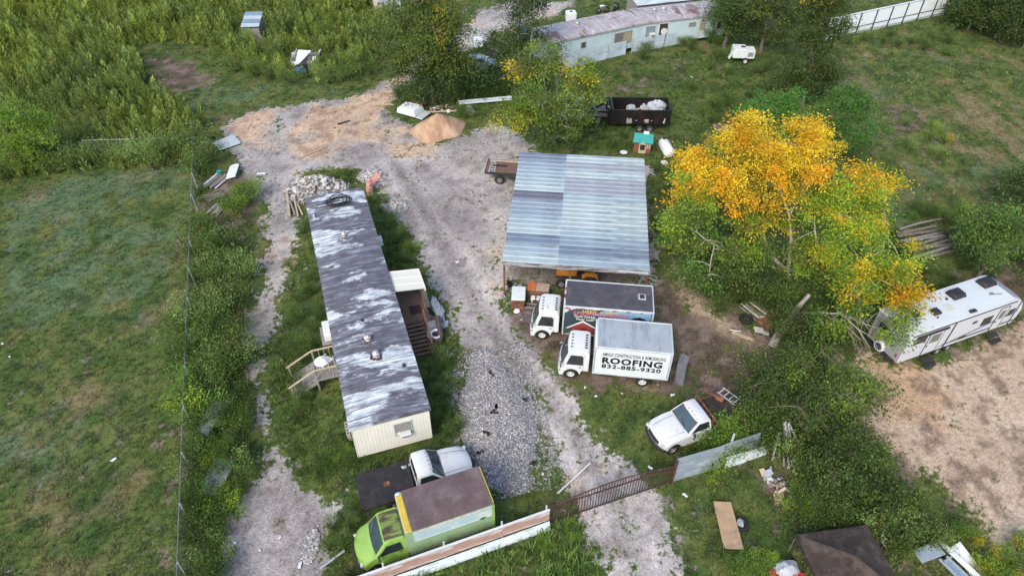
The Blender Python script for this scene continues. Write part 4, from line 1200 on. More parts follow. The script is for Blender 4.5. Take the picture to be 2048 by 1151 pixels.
for s in (-1, 1):
    part('top_rail', m_brown, gb, lambda m: m.bb(-gh - .01, gh - .30, s * (gw / 2 - .03) - .04, s * (gw / 2 - .03) + .045, gz1 - .05, gz1 + .02), .012)
    y = s * (gw / 2 + .008)
    part('side_panel', m_gpanel, gb, lambda m: m.bb(-gh + .15, gh - .35, min(y, y - s * .006), max(y, y - s * .006), 1.92, 2.46), .002)
    part('banner', M('faded_banner', (.52, .56, .55), rough=.6, var=.2, col2=(.35, .45, .30), lo=.55, hi=.66, mscale=3, scale3=2, col3=(.25, .30, .40), lo3=.66, hi3=.70), gb, lambda m: m.bb(-gh + .12, gh - .30, y - .004, y + .004, 2.50, 2.74), .002)
    part('panel_frame', m_white, gb, lambda m: (m.bb(-gh + .12, gh - .32, y - .01, y + .01, 1.88, 1.915), m.bb(-gh + .12, -gh + .145, y - .01, y + .01, 1.92, 2.46), m.bb(gh - .345, gh - .32, y - .01, y + .01, 1.92, 2.46)))
    part('tail_post', m_lime, gb, lambda m: m.bb(-gh - .03, -gh + .07, s * (gw / 2 - .02) - .05, s * (gw / 2 - .02) + .05, gz0, gz1 - .05), .01)
    part('emblem', m_wgreen, gb, lambda m: m.add([(-1.5, y + s * .010, 1.78), (-1.68, y + s * .010, 1.9), (-1.5, y + s * .010, 2.0), (-1.3, y + s * .010, 1.9)], [(0, 1, 2, 3)]))
part('rear_frame', m_yellow, gb, lambda m: m.bb(-gh - .03, -gh + .02, -gw / 2 + .06, gw / 2 - .06, gz1 - .12, gz1 + .015), .01)
part('front_cap', m_galv, gb, lambda m: m.bb(gh + .001, gh + .03, -gw / 2 + .05, gw / 2 - .05, gz0 + .3, gz1 - .12), .01)
H = .98
def DG(x, y, z, off=0):
    k = max(0, min(1, (x - 1.2) / .95))
    t_ = max(0, min(1, (z - 1.25) / .9))
    return (gh + .03 + x - .30 * k * abs(y / H) ** 2.4, y * (1 - .05 * k) * (1 - .15 * t_) + off, z - .06 * (y / H) ** 2 * (1 if z > 1.0 else 0))
gp = [(0, .55), (0, 2.08), (.1, 2.17), (.75, 2.18), (.98, 2.11), (1.52, 1.46), (1.70, 1.40), (2.15, 1.22), (2.30, 1.05), (2.34, .58), (2.28, .48), (2.12, .48)] + arch(1.62, .46, .50) + [(.95, .47), (.1, .47)]
gc = MB().prism(gp, [-H, -.92, -.65, -.35, 0, .35, .65, .92, H], DG).build('cab', m_lime, tg, .05, True, 2)
P = [[DG(x, y, z + .014) for y in (-.82, -.5, 0, .5, .82)] for x, z in ((.03, 2.10), (.12, 2.175), (.45, 2.18), (.75, 2.185), (.95, 2.13))]
part('cab_roof', m_moss, gc, lambda m: m.grid(P), 0, True)
P2 = [[DG(lerpline((1.52, 1.46), (.98, 2.11), z) + .016, -.86 + 1.72 * k / 8, z + .008) for k in range(9)] for z in (1.49, 1.65, 1.8, 1.95, 2.07)]
gws = part('windshield', m_shield, gc, lambda m: m.grid(P2), 0, True)
part('wiper', m_white, gws, lambda m: (m.beam((gh + 1.50, .35, 1.50), (gh + 1.2, -.15, 1.88), .025, .02), m.beam((gh + 1.50, -.45, 1.47), (gh + 1.26, -.05, 1.80), .02, .02)))
for s in (-1, 1):
    MB().add([DG(x, s * H, z, s * .008) for x, z in ((.22, 1.45), (1.36, 1.45), (1.28, 1.56), (.92, 2.0), (.28, 2.0))], [tuple(range(5))]).build('side_window', m_glass, gc)
    part('door_handle', m_dark, gc, lambda m: m.box((gh + .35, s * .965, 1.28), (.16, .02, .05)), .006)
    part('headlight', m_lamp, gc, lambda m: m.box((gh + 2.16, s * .72, .86), (.14, .26, .20), rz=s * -20), .03)
    part('mirror', m_dark, gc, lambda m: m.beam((gh + 1.30, s * .93, 1.55), (gh + 1.38, s * 1.14, 1.6), .03, .03).box((gh + 1.38, s * 1.17, 1.62), (.08, .16, .30)), .02)
    wheel(tg, gh + 1.65, s * .82, .38, .24, m_srim, s)
    wheel(tg, -1.0, s * .88, .38, .24, m_srim, s)
part('grille', m_dark, gc, lambda m: m.box((gh + 2.36, 0, .88), (.03, .95, .24)), .01)
part('bumper', m_dark, gc, lambda m: m.prism([(2.2, .40), (2.42, .40), (2.44, .52), (2.40, .62), (2.2, .62)], [-.96, -.6, -.3, 0, .3, .6, .96], DG), .02)
part('chassis', m_dark, tg, lambda m: [m.bb(-2.0, 3.4, y - .04, y + .04, .48, .69) for y in (-.4, .4)])

# ---------------------------------------------------------------- travel trailer
rv = T('travel_trailer', 'long white travel trailer with black roof vents parked on the bare dirt', 'travel trailer', (26.79, 29.92, 0), 21.7)
m_rvside = M('rv_side', (.56, .59, .63), rough=.35, var=.07, scale=.8)
m_rvroof = M('rv_roof', (.57, .62, .64), rough=.5, var=.06, scale=.7, col2=(.54, .60, .62), mscale=.8, lo=.5, hi=.7)
m_rvgrey = M('rv_rear', (.33, .34, .36), rough=.4, var=.1)
rp = [(-4.85, .68), (-4.85, 2.90), (-4.70, 3.0), (3.4, 3.0), (3.95, 2.88), (4.45, 2.45), (4.75, 1.80), (4.70, 1.15), (4.45, .68)]
rb = MB().prism(rp, [-1.24, -1.0, 0, 1.0, 1.24], lambda x, y, z: (x - (.18 * abs(y / 1.24) ** 3 if x > 3.9 else 0), y, z)).build('body', m_rvside, rv, .05, True, 2)
part('roof_skin', m_rvroof, rb, lambda m: m.grid([[(x, -1.16 + 2.32 * k / 6, 3.006 + .03 * (1 - ((k - 3) / 3) ** 2)) for k in range(7)] for x in (-4.72, -2, 1, 3.38)]), 0, True)
part('nose_cap', m_rvgrey, rb, lambda m: m.grid([[(x - .18 * abs(k / 4) ** 3 + dx, 1.19 * k / 4, z + dz) for k in range(-4, 5)] for x, z, dx, dz in ((3.45, 3.0, 0, .012), (3.95, 2.88, .006, .010), (4.45, 2.45, .010, .006), (4.75, 1.80, .012, 0))]), 0, True)
part('rear_wall', m_rvgrey, rb, lambda m: m.bb(-4.862, -4.852, -1.18, 1.18, .75, 2.88))
part('rear_window', m_glass, rb, lambda m: m.bb(-4.875, -4.864, -.1, .8, 1.75, 2.35))
for y in (-.95, .95): part('tail_light', m_red, rb, lambda m: m.bb(-4.885, -4.864, y - .05, y + .05, 1.0, 1.25))
for s in (-1, 1):
    part('awning_rail' if s < 0 else 'side_gutter', m_dark, rb, lambda m: m.bb(-4.7, 3.5, s * 1.255 - .02, s * 1.255 + .02, 2.84, 2.91), .01)
S = -1.247
def on_side(name, mat, x0, x1, z0, z1, d=.012, parent=rb, bev=.004):
    return part(name, mat, parent, lambda m: m.bb(x0, x1, S - d, S + .004, z0, z1), bev)
on_side('lower_stripe', M('rv_stripe', (.12, .13, .15), rough=.4, var=.15), -1.6, 4.3, .95, 1.10, .008)
part('swoosh', M('rv_swoosh', (.20, .22, .26), rough=.4, var=.15), rb, lambda m: m.add([(-2.2, S - .010, .95), (-1.2, S - .010, .95), (2.4, S - .010, 1.75), (4.2, S - .010, 1.9), (4.2, S - .010, 1.8), (2.4, S - .010, 1.58)], [tuple(range(6))]))
for (x0, x1, z0, z1) in ((-4.35, -3.4, 2.05, 2.55), (1.15, 1.95, 1.6, 2.25), (3.3, 3.8, 1.65, 2.2), (.25, .6, 2.1, 2.3), (-.3, .3, .98, 1.18)):
    w_ = on_side('window', m_dark, x0, x1, z0, z1, .018)
    on_side('pane', m_glass, x0 + .05, x1 - .05, z0 + .05, z1 - .05, .024, w_)
for (x0, x1) in ((-3.15, -2.1), (2.35, 3.05)):
    d_ = on_side('door', m_rvside, x0, x1, .80, 2.62, .02)
    on_side('door_trim', m_dark, x0 - .04, x0, .78, 2.66, .028, d_); on_side('door_trim', m_dark, x1, x1 + .04, .78, 2.66, .028, d_)
    on_side('door_trim', m_dark, x0, x1, 2.62, 2.66, .028, d_)
    on_side('door_glass', m_pane, x0 + .15, x1 - .15, 1.7, 2.4, .03, d_)
    on_side('handle', m_dark, x0 + .06, x0 + .14, 1.45, 1.6, .05, d_)
on_side('trim_bar', m_dark, -1.42, -1.34, .70, 2.85, .03)
on_side('trim_bar', m_dark, 3.92, 3.98, .75, 2.80, .03)
on_side('awning', m_dark, -4.3, -1.9, 2.62, 2.74, .09)
m_ventb = M('black_vent_cover', (.028, .025, .028), rough=.45, var=.3)
for (x, y, sx, sy, h) in ((-3.35, .05, .62, .52, .22), (-2.1, -.25, .62, .52, .22), (.25, .45, 1.0, .78, .30), (.05, -1.0, .6, .25, .12), (2.85, .55, 1.05, .78, .30)):
    v = part('roof_vent', m_ventb, rb, lambda m: m.prism([(-sx / 2, 3.03), (sx / 2, 3.03), (sx / 2 - .14, 3.03 + h), (-sx / 2 + .08, 3.03 + h)], [-sy / 2, sy / 2], lambda a, b, c: (a + x, b * (1 - .25 * (c > 3.1)) + y, c)), .03, True)
part('skylight', M('skylight', (.55, .56, .50), rough=.3, var=.1), rb, lambda m: m.bb(-1.3, -.75, -.55, .05, 3.035, 3.075), .02)
part('vent_stub', m_dark, rb, lambda m: (m.lathe([(.07, 0), (.07, .10), (.02, .12)], (-.6, .35, 3.03), 8), m.lathe([(.05, 0), (.05, .08), (.02, .1)], (-2.35, -.65, 3.03), 8)))
part('antenna', m_steel, rb, lambda m: (m.beam((2.3, -.35, 3.06), (2.9, -.55, 3.10), .05, .04), m.box((2.3, -.3, 3.08), (.3, .14, .06))), .01)
part('ladder', m_steel, rb, lambda m: ([m.tube([(-4.95, y, .9), (-4.95, y, 2.95), (-4.8, y, 3.12)], .02, 5) for y in (.5, .85)], [m.tube([(-4.95, .5, 1.1 + i * .3), (-4.95, .85, 1.1 + i * .3)], .018, 5) for i in range(6)]))
sp_ = part('spare_wheel', M('white_wheel_cover', (.70, .71, .72), rough=.4, var=.05), rv, lambda m: m.lathe([(.10, 0), (.33, 0), (.37, .05), (.37, .18), (.30, .24), (.20, .25)], (-5.15, .1, 1.0), 20, 'X'), 0, True)
part('cover_emblem', M('cover_blue', (.05, .07, .14), rough=.4, var=.1), sp_, lambda m: m.lathe([(.24, 0), (.24, .012), (.02, .014)], (-5.165, .1, 1.0), 16, 'X'))
part('bumper', m_dark, rv, lambda m: m.bb(-5.05, -4.90, -1.15, 1.15, .52, .64), .02)
part('underframe', m_dark, rv, lambda m: [m.bb(-4.8, 5.3, y - .05, y + .05, .45, .66) for y in (-.8, .8)])
part('tongue', m_dark, rv, lambda m: (m.beam((4.3, .8, .52), (6.0, 0, .50), .08, .12), m.beam((4.3, -.8, .52), (6.0, 0, .50), .08, .12)))
for x in (-1.45, -.60):
    for s in (-1, 1): wheel(rv, x, s * 1.08, .33, .2, m_srim, s)
for (x, w) in ((-2.65, .75), (2.7, .75)):
    part('entry_step', m_dark, rv, lambda m: (m.bb(x - w / 2, x + w / 2, -1.62, -1.27, .44, .48), m.bb(x - w / 2, x + w / 2, -1.95, -1.62, .22, .26), m.beam((x - w / 2, -1.3, .5), (x - w / 2, -1.95, .2), .03, .06), m.beam((x + w / 2, -1.3, .5), (x + w / 2, -1.95, .2), .03, .06)))

# ---------------------------------------------------------------- black dump trailer
dt = T('dump_trailer', 'black high sided dump trailer loaded with rubbish bags on tandem wheels', 'trailer', (11.55, 56.95, 0), -1.5)
m_dump = M('black_trailer_paint', (.012, .010, .011), rough=.5, var=.5, scale=1.2, col2=(.022, .014, .014), mscale=1)
dx, dy = 2.67, 1.22
for s in (-1, 1):
    w_ = part('side_wall', m_dump, dt, lambda m: m.bb(-dx, dx, s * dy - .03, s * dy + .03, .72, 2.02))
    part('top_rail', m_dump, w_, lambda m: m.bb(-dx - .03, dx + .03, s * dy - .05, s * dy + .05, 2.02, 2.10), .01)
    part('stake', m_dump, w_, lambda m: [m.bb(-dx + .35 + i * .66 - .04, -dx + .35 + i * .66 + .04, s * (dy + .055) - .025, s * (dy + .055) + .025, .72, 2.02) for i in range(8)])
    for i, x in enumerate((-2.3, -.35, .3, 1.0, 2.2)):
        part('reflector', m_rim if i % 2 else m_red, w_, lambda m: m.bb(x - .10, x + .10, s * (dy + .085) - .006, s * (dy + .085) + .006, .86 if i in (0, 4) else 1.1, .885 if i in (0, 4) else 1.125))
    part('mudguard', m_dump, dt, lambda m: m.prism([(-.55, .78), (-.45, .90), (1.35, .90), (1.45, .78), (1.40, .76), (1.33, .86), (-.43, .86), (-.5, .76)], [s * 1.27, s * 1.52]))
    for x in (0.0, .92): wheel(dt, x, s * 1.38, .36, .22, m_srim, s)
part('floor', m_dump, dt, lambda m: m.bb(-dx, dx, -dy, dy, .68, .74))
part('headboard', m_dump, dt, lambda m: (m.bb(-dx - .03, -dx + .03, -dy, dy, .72, 2.02), m.bb(-dx - .22, -dx - .04, -dy + .05, dy - .05, 1.85, 2.12)), .01)
part('tailgate', m_dump, dt, lambda m: (m.bb(dx - .03, dx + .03, -dy, dy, .72, 2.02), m.bb(dx - .045, dx + .045, -dy, dy, 2.02, 2.10)))
part('tarp_roll', m_dark, dt, lambda m: m.tube([(-dx + .12, -dy, 2.17), (-dx + .12, dy, 2.17)], .11, 8))
part('frame', m_dump, dt, lambda m: [m.bb(-dx - .2, dx, y - .06, y + .06, .48, .68) for y in (-.6, .6)])
part('gooseneck', m_dump, dt, lambda m: (m.beam((-dx - .1, -.9, .6), (-dx - .25, -.9, 1.75), .14, .14), m.beam((-dx - .1, .9, .6), (-dx - .25, .9, 1.75), .14, .14), m.beam((-dx - .25, -.9, 1.7), (-dx - 1.9, -.06, 1.35), .14, .16), m.beam((-dx - .25, .9, 1.7), (-dx - 1.9, .06, 1.35), .14, .16), m.beam((-dx - 1.9, 0, 1.4), (-dx - 1.9, 0, .95), .12, .12)))
part('jack', m_dump, dt, lambda m: m.tube([(-dx - .35, -1.0, .05), (-dx - .35, -1.0, 1.0)], .06, 6))

# ---------------------------------------------------------------- silver car
sc_ = T('silver_car', 'silver sedan half hidden behind the big tree near the far mobile home', 'car', (*(-3.58, 68.89), 0), 12.0)
m_silver = M('silver_paint', (.50, .53, .56), rough=.25, metal=.35, var=.06)
cp_ = [(-2.1, .35), (-2.15, .75), (-2.0, .95), (-1.3, 1.0), (.95, .98), (1.5, .92), (2.0, .78), (2.15, .55), (2.1, .32), (1.75, .30)] + arch(1.35, .37, .36)[0:] + [(.9, .26), (-.9, .26)] + arch(-1.3, .37, .36) + [(-1.75, .30)]
def DCr(x, y, z): return (x - .22 * abs(y / .9) ** 2.4 * (1 if x > 1.3 else -1 if x < -1.6 else 0), y * (1 - .06 * (abs(x) > 1.6)), z - .04 * (y / .9) ** 2 * (z > .7))
cb = MB().prism(cp_, [-.9, -.82, -.5, 0, .5, .82, .9], DCr).build('body', m_silver, sc_, .05, True, 2)
def CCr(x, y, z):
    k = max(0, (z - .95) / .5)
    return (x, y * (1 - .2 * k), z - .04 * (y / .8) ** 2 * k)
cg = MB().prism([(-1.55, .92), (-.95, 1.40), (-.4, 1.47), (.25, 1.44), (1.15, .95), (1.15, .9)], [-.82, -.7, -.3, 0, .3, .7, .82], CCr).build('cabin', m_silver, sc_, .04, True, 2)
part('windshield', m_shield, cg, lambda m: m.grid([[CCr(lerpline((1.15, .95), (.25, 1.44), z) + .02, -.68 + 1.36 * k / 6, z + .01) for k in range(7)] for z in (1.0, 1.2, 1.4)]), 0, True)
part('rear_window', m_shield, cg, lambda m: m.grid([[CCr(lerpline((-1.55, .92), (-.95, 1.40), z) - .02, -.62 + 1.24 * k / 6, z + .01) for k in range(7)] for z in (1.0, 1.35)]), 0, True)
for s in (-1, 1):
    for (a, b_) in ((-1.05, -.32), (-.26, .72)):
        MB().add([(lambda p: (p[0], p[1] + s * .008, p[2]))(CCr(x, s * .82, z)) for x, z in ((a, 1.0), (b_, 1.0), (min(b_, .35), 1.36), (max(a, -.85), 1.38))], [(0, 1, 2, 3)]).build('side_window', m_glass, cg)
    for x in (1.35, -1.3): wheel(sc_, x, s * .78, .32, .2, m_srim, s)
    part('headlight', m_lamp, cb, lambda m: m.box((1.92, s * .62, .70), (.2, .3, .12), rz=-20 * s), .03)

# ---------------------------------------------------------------- flatbed behind the carport
fb = T('flatbed_trailer', 'brown decked flatbed trailer jutting out behind the carport', 'trailer', (.15, 48.0, 0), -7.0)
for i in range(8): part('deck_board', m_redwood, fb, lambda m: m.bb(-2.2, 2.4, -.95 + i * .2375, -.95 + i * .2375 + .225, .98, 1.02))
part('frame', m_dark, fb, lambda m: ([m.bb(-2.25, 2.4, s * .99 - .035, s * .99 + .035, .86, 1.03) for s in (-1, 1)], m.bb(-2.27, -2.2, -.98, .98, .82, 1.03), [m.bb(-2, 2.4, y - .05, y + .05, .70, .86) for y in (-.45, .45)]))
for s in (-1, 1): wheel(fb, -1.05, s * .98, .39, .24, m_srim, s)
for s in (-1, 1): wheel(fb, 1.6, s * .98, .39, .24, m_srim, s)
part('toolbox', m_dark, fb, lambda m: m.bb(-.3, .4, -1.02, -.75, .45, .84), .02)

# ---------------------------------------------------------------- orange tractor under the carport
tr = T('orange_tractor', 'orange tractor parked in the shade under the carport', 'tractor', (4.5, 35.0, 0), 176.0)
m_or = M('tractor_orange', (.46, .19, .03), rough=.5, var=.25, scale=2)
part('bonnet', m_or, tr, lambda m: m.prism([(.1, .8), (.1, 1.35), (1.3, 1.28), (1.5, 1.15), (1.5, .75)], [-.32, -.2, .2, .32]), .05, True)
part('chassis', m_dark, tr, lambda m: m.bb(-1.2, 1.5, -.2, .2, .5, .8), .02)
part('fender', m_or, tr, lambda m: [m.prism([(-1.3, .9), (-1.25, 1.2), (-1.0, 1.38), (-.5, 1.38), (-.2, 1.15), (-.25, 1.12), (-.5, 1.33), (-1.0, 1.33), (-1.2, 1.17), (-1.25, .9)], [s * .5, s * .9]) for s in (-1, 1)])
part('seat', m_black, tr, lambda m: (m.bb(-.9, -.45, -.25, .25, 1.0, 1.1), m.bb(-.98, -.88, -.25, .25, 1.1, 1.5)), .04)
part('roll_bar', m_dark, tr, lambda m: m.tube([(-1.1, -.5, .9), (-1.1, -.5, 2.0), (-1.1, .5, 2.0), (-1.1, .5, .9)], .04, 6))
part('steering_wheel', m_black, tr, lambda m: m.tube([(-.15 + .1 * math.cos(k * .785), .2 * math.sin(k * .785), 1.42 + .17 * math.cos(k * .785)) for k in range(9)], .02, 5))
for s in (-1, 1):
    wheel(tr, -.75, s * .72, .62, .34, m_srim, s)
    wheel(tr, 1.15, s * .6, .36, .24, m_srim, s)

# ---------------------------------------------------------------- yard clutter
def one(name, label, cat, loc, rz, mat, fn, group=None, bevel=0.0, smooth=False, tilt=(0, 0), segs=1):
    """a thing that is a single mesh"""
    m = MB()
    fn(m)
    o = m.build(name, mat, None, bevel, smooth, segs)
    o.location = loc if len(loc) == 3 else (loc[0], loc[1], 0)
    o.rotation_euler = (R(tilt[0]), R(tilt[1]), R(rz))
    return props(o, label, cat, group)

m_wplas = M('white_plastic', (.72, .75, .76), rough=.4, var=.08, scale=2)
m_wappl = M('white_enamel', (.66, .71, .72), rough=.35, var=.12, scale=2, col2=(.42, .30, .22), lo=.62, hi=.70, mscale=3)
m_orange = M('faded_orange', (.60, .30, .25), rough=.6, var=.2, scale=4)
m_bag = M('crumpled_plastic', (.40, .43, .48), rough=.4, var=.3, scale=4, bump=.6, bscale=8)
m_teal = M('teal_plastic', (.03, .30, .28), rough=.5, var=.15)
m_toybrown = M('toy_brown', (.22, .09, .055), rough=.6, var=.25)
m_beige = M('toy_beige', (.50, .42, .30), rough=.6, var=.15)
m_ply = M('plywood', (.42, .29, .17), rough=.85, var=.25, scale=2, col2=(.30, .23, .17), lo=.5, hi=.62, mscale=2.5, stretch=(1, .4, 1))
m_chunk = [M('rubble_%d' % i, c, rough=.95, var=.25, scale=5, bump=.3) for i, c in enumerate([(.50, .48, .45), (.40, .38, .36), (.58, .56, .53), (.36, .27, .22)])]

def stone_mesh(name, mat, k, seed):
    rs = random.Random(seed)
    bm = bmesh.new()
    bmesh.ops.create_icosphere(bm, subdivisions=1, radius=1)
    for v in bm.verts: v.co *= rs.uniform(.65, 1.15); v.co.z *= .7
    me = bpy.data.meshes.new(name)
    bm.to_mesh(me); bm.free()
    me.materials.append(mat)
    return me
def slab_mesh(name, mat, seed):
    rs = random.Random(seed)
    b = MB().box((0, 0, 0), (rs.uniform(.9, 1.6), rs.uniform(.7, 1.1), rs.uniform(.3, .6)))
    b.v = [tuple(c * rs.uniform(.75, 1.15) for c in p) for p in b.v]
    return b.mesh(name, mat, .06)
def scatter_stones(name, parent, pts, smin, smax, colfn, label=None):
    """many small stones as one mesh"""
    base = np.array([(1, 0, 0), (0, 1, 0), (-1, 0, 0), (0, -1, 0), (0, 0, .8), (0, 0, -.8)], float)
    tri = np.array([(0, 1, 4), (1, 2, 4), (2, 3, 4), (3, 0, 4), (1, 0, 5), (2, 1, 5), (3, 2, 5), (0, 3, 5)])
    n = len(pts)
    s = smin + (smax - smin) * RNG.random(n) ** 2.2
    a = RNG.random(n) * 6.28
    V = base[None] * (1 + (RNG.random((n, 6, 1)) - .5) * .7) * s[:, None, None] * (1 + (RNG.random((n, 1, 3)) - .5) * .8)
    c, si = np.cos(a)[:, None], np.sin(a)[:, None]
    X = V[..., 0] * c - V[..., 1] * si; Y = V[..., 0] * si + V[..., 1] * c
    V = np.stack([X, Y, V[..., 2]], -1) + pts[:, None, :]
    F = (tri[None] + (np.arange(n) * 6)[:, None, None]).reshape(-1, 3)
    C = np.repeat(colfn(n), 6, 0)
    me = np_mesh(name, V.reshape(-1, 3), F, STONE, C)
    o = inst(me, name, parent)
    props(o, label, kind='stuff')
    return o
STONE = bpy.data.materials.new('stone')
STONE.use_nodes = True
_a = STONE.node_tree.nodes.new('ShaderNodeAttribute'); _a.attribute_name = 'Col'
STONE.node_tree.links.new(_a.outputs['Color'], STONE.node_tree.nodes['Principled BSDF'].inputs['Base Color'])
STONE.node_tree.nodes['Principled BSDF'].inputs['Roughness'].default_value = .9
grey_cols = lambda n: np.clip((.16 + .36 * RNG.random((n, 1)) ** 1.4) * np.array([[1.0, .985, .99]]) + (RNG.random((n, 1)) < .12) * .2, 0, .75)

# gravel heap
gp_ = T('gravel_heap', 'long low heap of grey crushed gravel beside the mobile home', 'gravel heap', (-.85, 23.9, 0), 101.0)
m_grv = M('gravel_core', (.24, .235, .235), rough=.95, var=.5, scale=9, bump=.8, bscale=14)
def heap_h(x, y, L=4.7, W=2.25, h=.62):
    # broad to the gate side, pointed to the far end
    w = W * (1.0 - .30 * ((x + L) / (2 * L)) ** 2)
    r = np.sqrt((x / L) ** 2 + (y / w) ** 2) + (vnoise(x + 50, y + 50, .8, 3) - .5) * .35
    return h * np.clip(1.15 - r ** 1.6 * 1.1, -.08, None).clip(None, .9) + (vnoise(x, y, 1.2, 3) - .5) * .16
hx, hy = np.meshgrid(np.linspace(-5.2, 5.2, 90), np.linspace(-2.6, 2.6, 46))
hz = heap_h(hx, hy)
part('heap_core', m_grv, gp_, lambda m: m.grid([[(hx[i, j], hy[i, j], hz[i, j] - .03) for j in range(90)] for i in range(46)]), 0, True)
q = RNG.random((42000, 2)) * [10.6, 5.4] - [5.3, 2.7]
z = heap_h(q[:, 0], q[:, 1])
k = z > -.02
k |= (z > -.06) & (RNG.random(len(z)) < .25)
pts = np.c_[q[k], np.maximum(z[k], -.02)]
scatter_stones('gravel', gp_, pts, .018, .070, grey_cols, 'loose grey stones on the heap')
for i, (u, v) in enumerate(((-1.6, .9), (2.6, -.2), (-2.6, 1.3), (-3.6, -1.2), (.4, -1.7), (-.4, .2))):
    o = one('wet_clump', ['large dark clump', 'far end dark clump', 'gate side dark clump', 'dark clump by the pickup nose', 'dark clump on the drive side', 'middle dark clump'][i] + ' of debris on the gravel heap', 'debris', (0, 0, 0), 0, M('dark_debris', (.03, .022, .02), rough=.9, var=.5, bump=.5), lambda m: [m.ellipsoid((random.uniform(-.18, .18), random.uniform(-.14, .14), .05), (random.uniform(.05, .13), random.uniform(.04, .10), random.uniform(.03, .07)), 7, 5, .35) for _ in range(4)], 'dark clumps on the gravel heap')
    a = R(101); cx, cy = -.85 + u * math.cos(a) - v * math.sin(a), 23.9 + u * math.sin(a) + v * math.cos(a)
    o.location = (cx, cy, float(heap_h(np.array(u), np.array(v)))); o.rotation_euler = (0, 0, i * 1.1)

# sand pile
m_sand = M('heaped_sand', (.40, .245, .15), rough=.95, var=.25, scale=1.5, col2=(.50, .35, .235), lo=.45, hi=.62, mscale=.9, stretch=(1.5, .6, 1), bump=.5, bscale=6)
def sand(m):
    P = []
    for i in range(26):
        r = 2.35 * (i / 25)
        row = []
        for j in range(48):
            a = 2 * math.pi * j / 48
            k = 1 + .12 * math.sin(2 * a + 1) + .06 * math.sin(5 * a)
            zz = 1.62 * max(0, 1 - (i / 25)) ** .92 - .03 + .10 * (noise.noise((r * math.cos(a) * 1.1, r * math.sin(a) * 1.1, 3.3))) * (1 - i / 25) + .05 * noise.noise((a * 6, i * .3, 0)) * min(1, i / 6)
            row.append((r * k * math.cos(a), r * k * math.sin(a), zz if i > 0 else 1.60))
        row.append(row[0])
        P.append(row)
    m.grid(P)
one('sand_pile', 'steep orange brown pile of sand beside the driveway', 'sand pile', (-6.75, 56.1, 0), 20, m_sand, sand, None, 0, True)

# broken concrete rubble
CH = [slab_mesh('concrete_chunk', m_chunk[i % 4], i) for i in range(8)]
def rubble(label, loc, rx, ry, h, n, smin, smax):
    t = T('rubble_pile', label, 'rubble pile', loc, 0)
    part('core', M('rubble_core', (.32, .29, .27), rough=.95, var=.5, scale=6, bump=.7), t, lambda m: m.grid([[((rx * .95) * i / 8 * math.cos(a * .2618), (ry * .95) * i / 8 * math.sin(a * .2618), h * (1 - (i / 8) ** 1.4) * random.uniform(.75, 1.0) - .05) for a in range(25)] for i in range(9)]))
    for i in range(n):
        r = math.sqrt(random.random()); a = random.uniform(0, 6.283)
        s = random.uniform(smin, smax)
        inst(CH[random.choice((0, 0, 1, 2, 4, 5, 6, 6, 3, 7))], 'concrete_chunk', t, (rx * 1.04 * r * math.cos(a), ry * 1.04 * r * math.sin(a), h * (1 - r ** 1.5) + s * .1),
             (random.uniform(-.7, .7), random.uniform(-.7, .7), random.uniform(0, 6.28)), (s, s, s))
    q = RNG.random((2600, 2)) * 2 - 1
    r = np.hypot(q[:, 0], q[:, 1]); q = q[r < 1.0]; r = r[r < 1.0]
    scatter_stones('rubble_bits', t, np.c_[q[:, 0] * rx * 1.15, q[:, 1] * ry * 1.15, h * (1 - (r * 1.1).clip(0, 1) ** 1.5)], .02, .09, grey_cols)
    return t
rubble('heap of broken white concrete rubble at the far end of the mobile home', (-15.74, 46.22), 2.4, 1.8, 1.1, 200, .13, .30)
rubble('low scatter of pale rubble beside the orange traffic barrels', (-11.57, 48.29), 1.1, 1.0, .25, 50, .12, .24)
rubble('flat stone slabs and rubble edging the drive near the barrels', (-9.16, 43.99), 1.0, .8, .15, 34, .16, .40)
rubble('thin strip of stones lying in the shingle near the front fence', (-9.62, 16.03), .35, .75, .05, 30, .06, .14)

# barrels and pallet
def barrel(m):
    m.lathe([(.30, 0), (.30, .05), (.25, .08), (.25, .34), (.27, .36), (.23, .38), (.23, .62), (.25, .64), (.20, .66), (.19, .92), (.10, .98), (.02, .98)], (0, 0, 0), 18)
one('traffic_barrel', 'taller faded orange traffic barrel near the end of the mobile home', 'traffic barrel', (*(-11.37, 45.65), .04), 0, m_orange, barrel, 'faded traffic barrels', 0, True)
one('traffic_barrel', 'traffic barrel partly hidden behind the taller orange one', 'traffic barrel', (*(-11.44, 46.36), .02), 20, m_orange, barrel, 'faded traffic barrels', 0, True)
pal = T('orange_barricade', 'flat faded orange plastic barricade leaning on the rubble', 'barricade', (*(-11.25, 47.54), .15), 72)
part('panel', m_orange, pal, lambda m: m.bb(-.75, .75, -.28, .28, 0, .07), .02)
for i in range(6): part('slat', m_orange, pal, lambda m: m.bb(-.66 + i * .23, -.50 + i * .23, -.22, .22, .072, .095))
pal.rotation_euler = (R(14), R(-10), R(72))

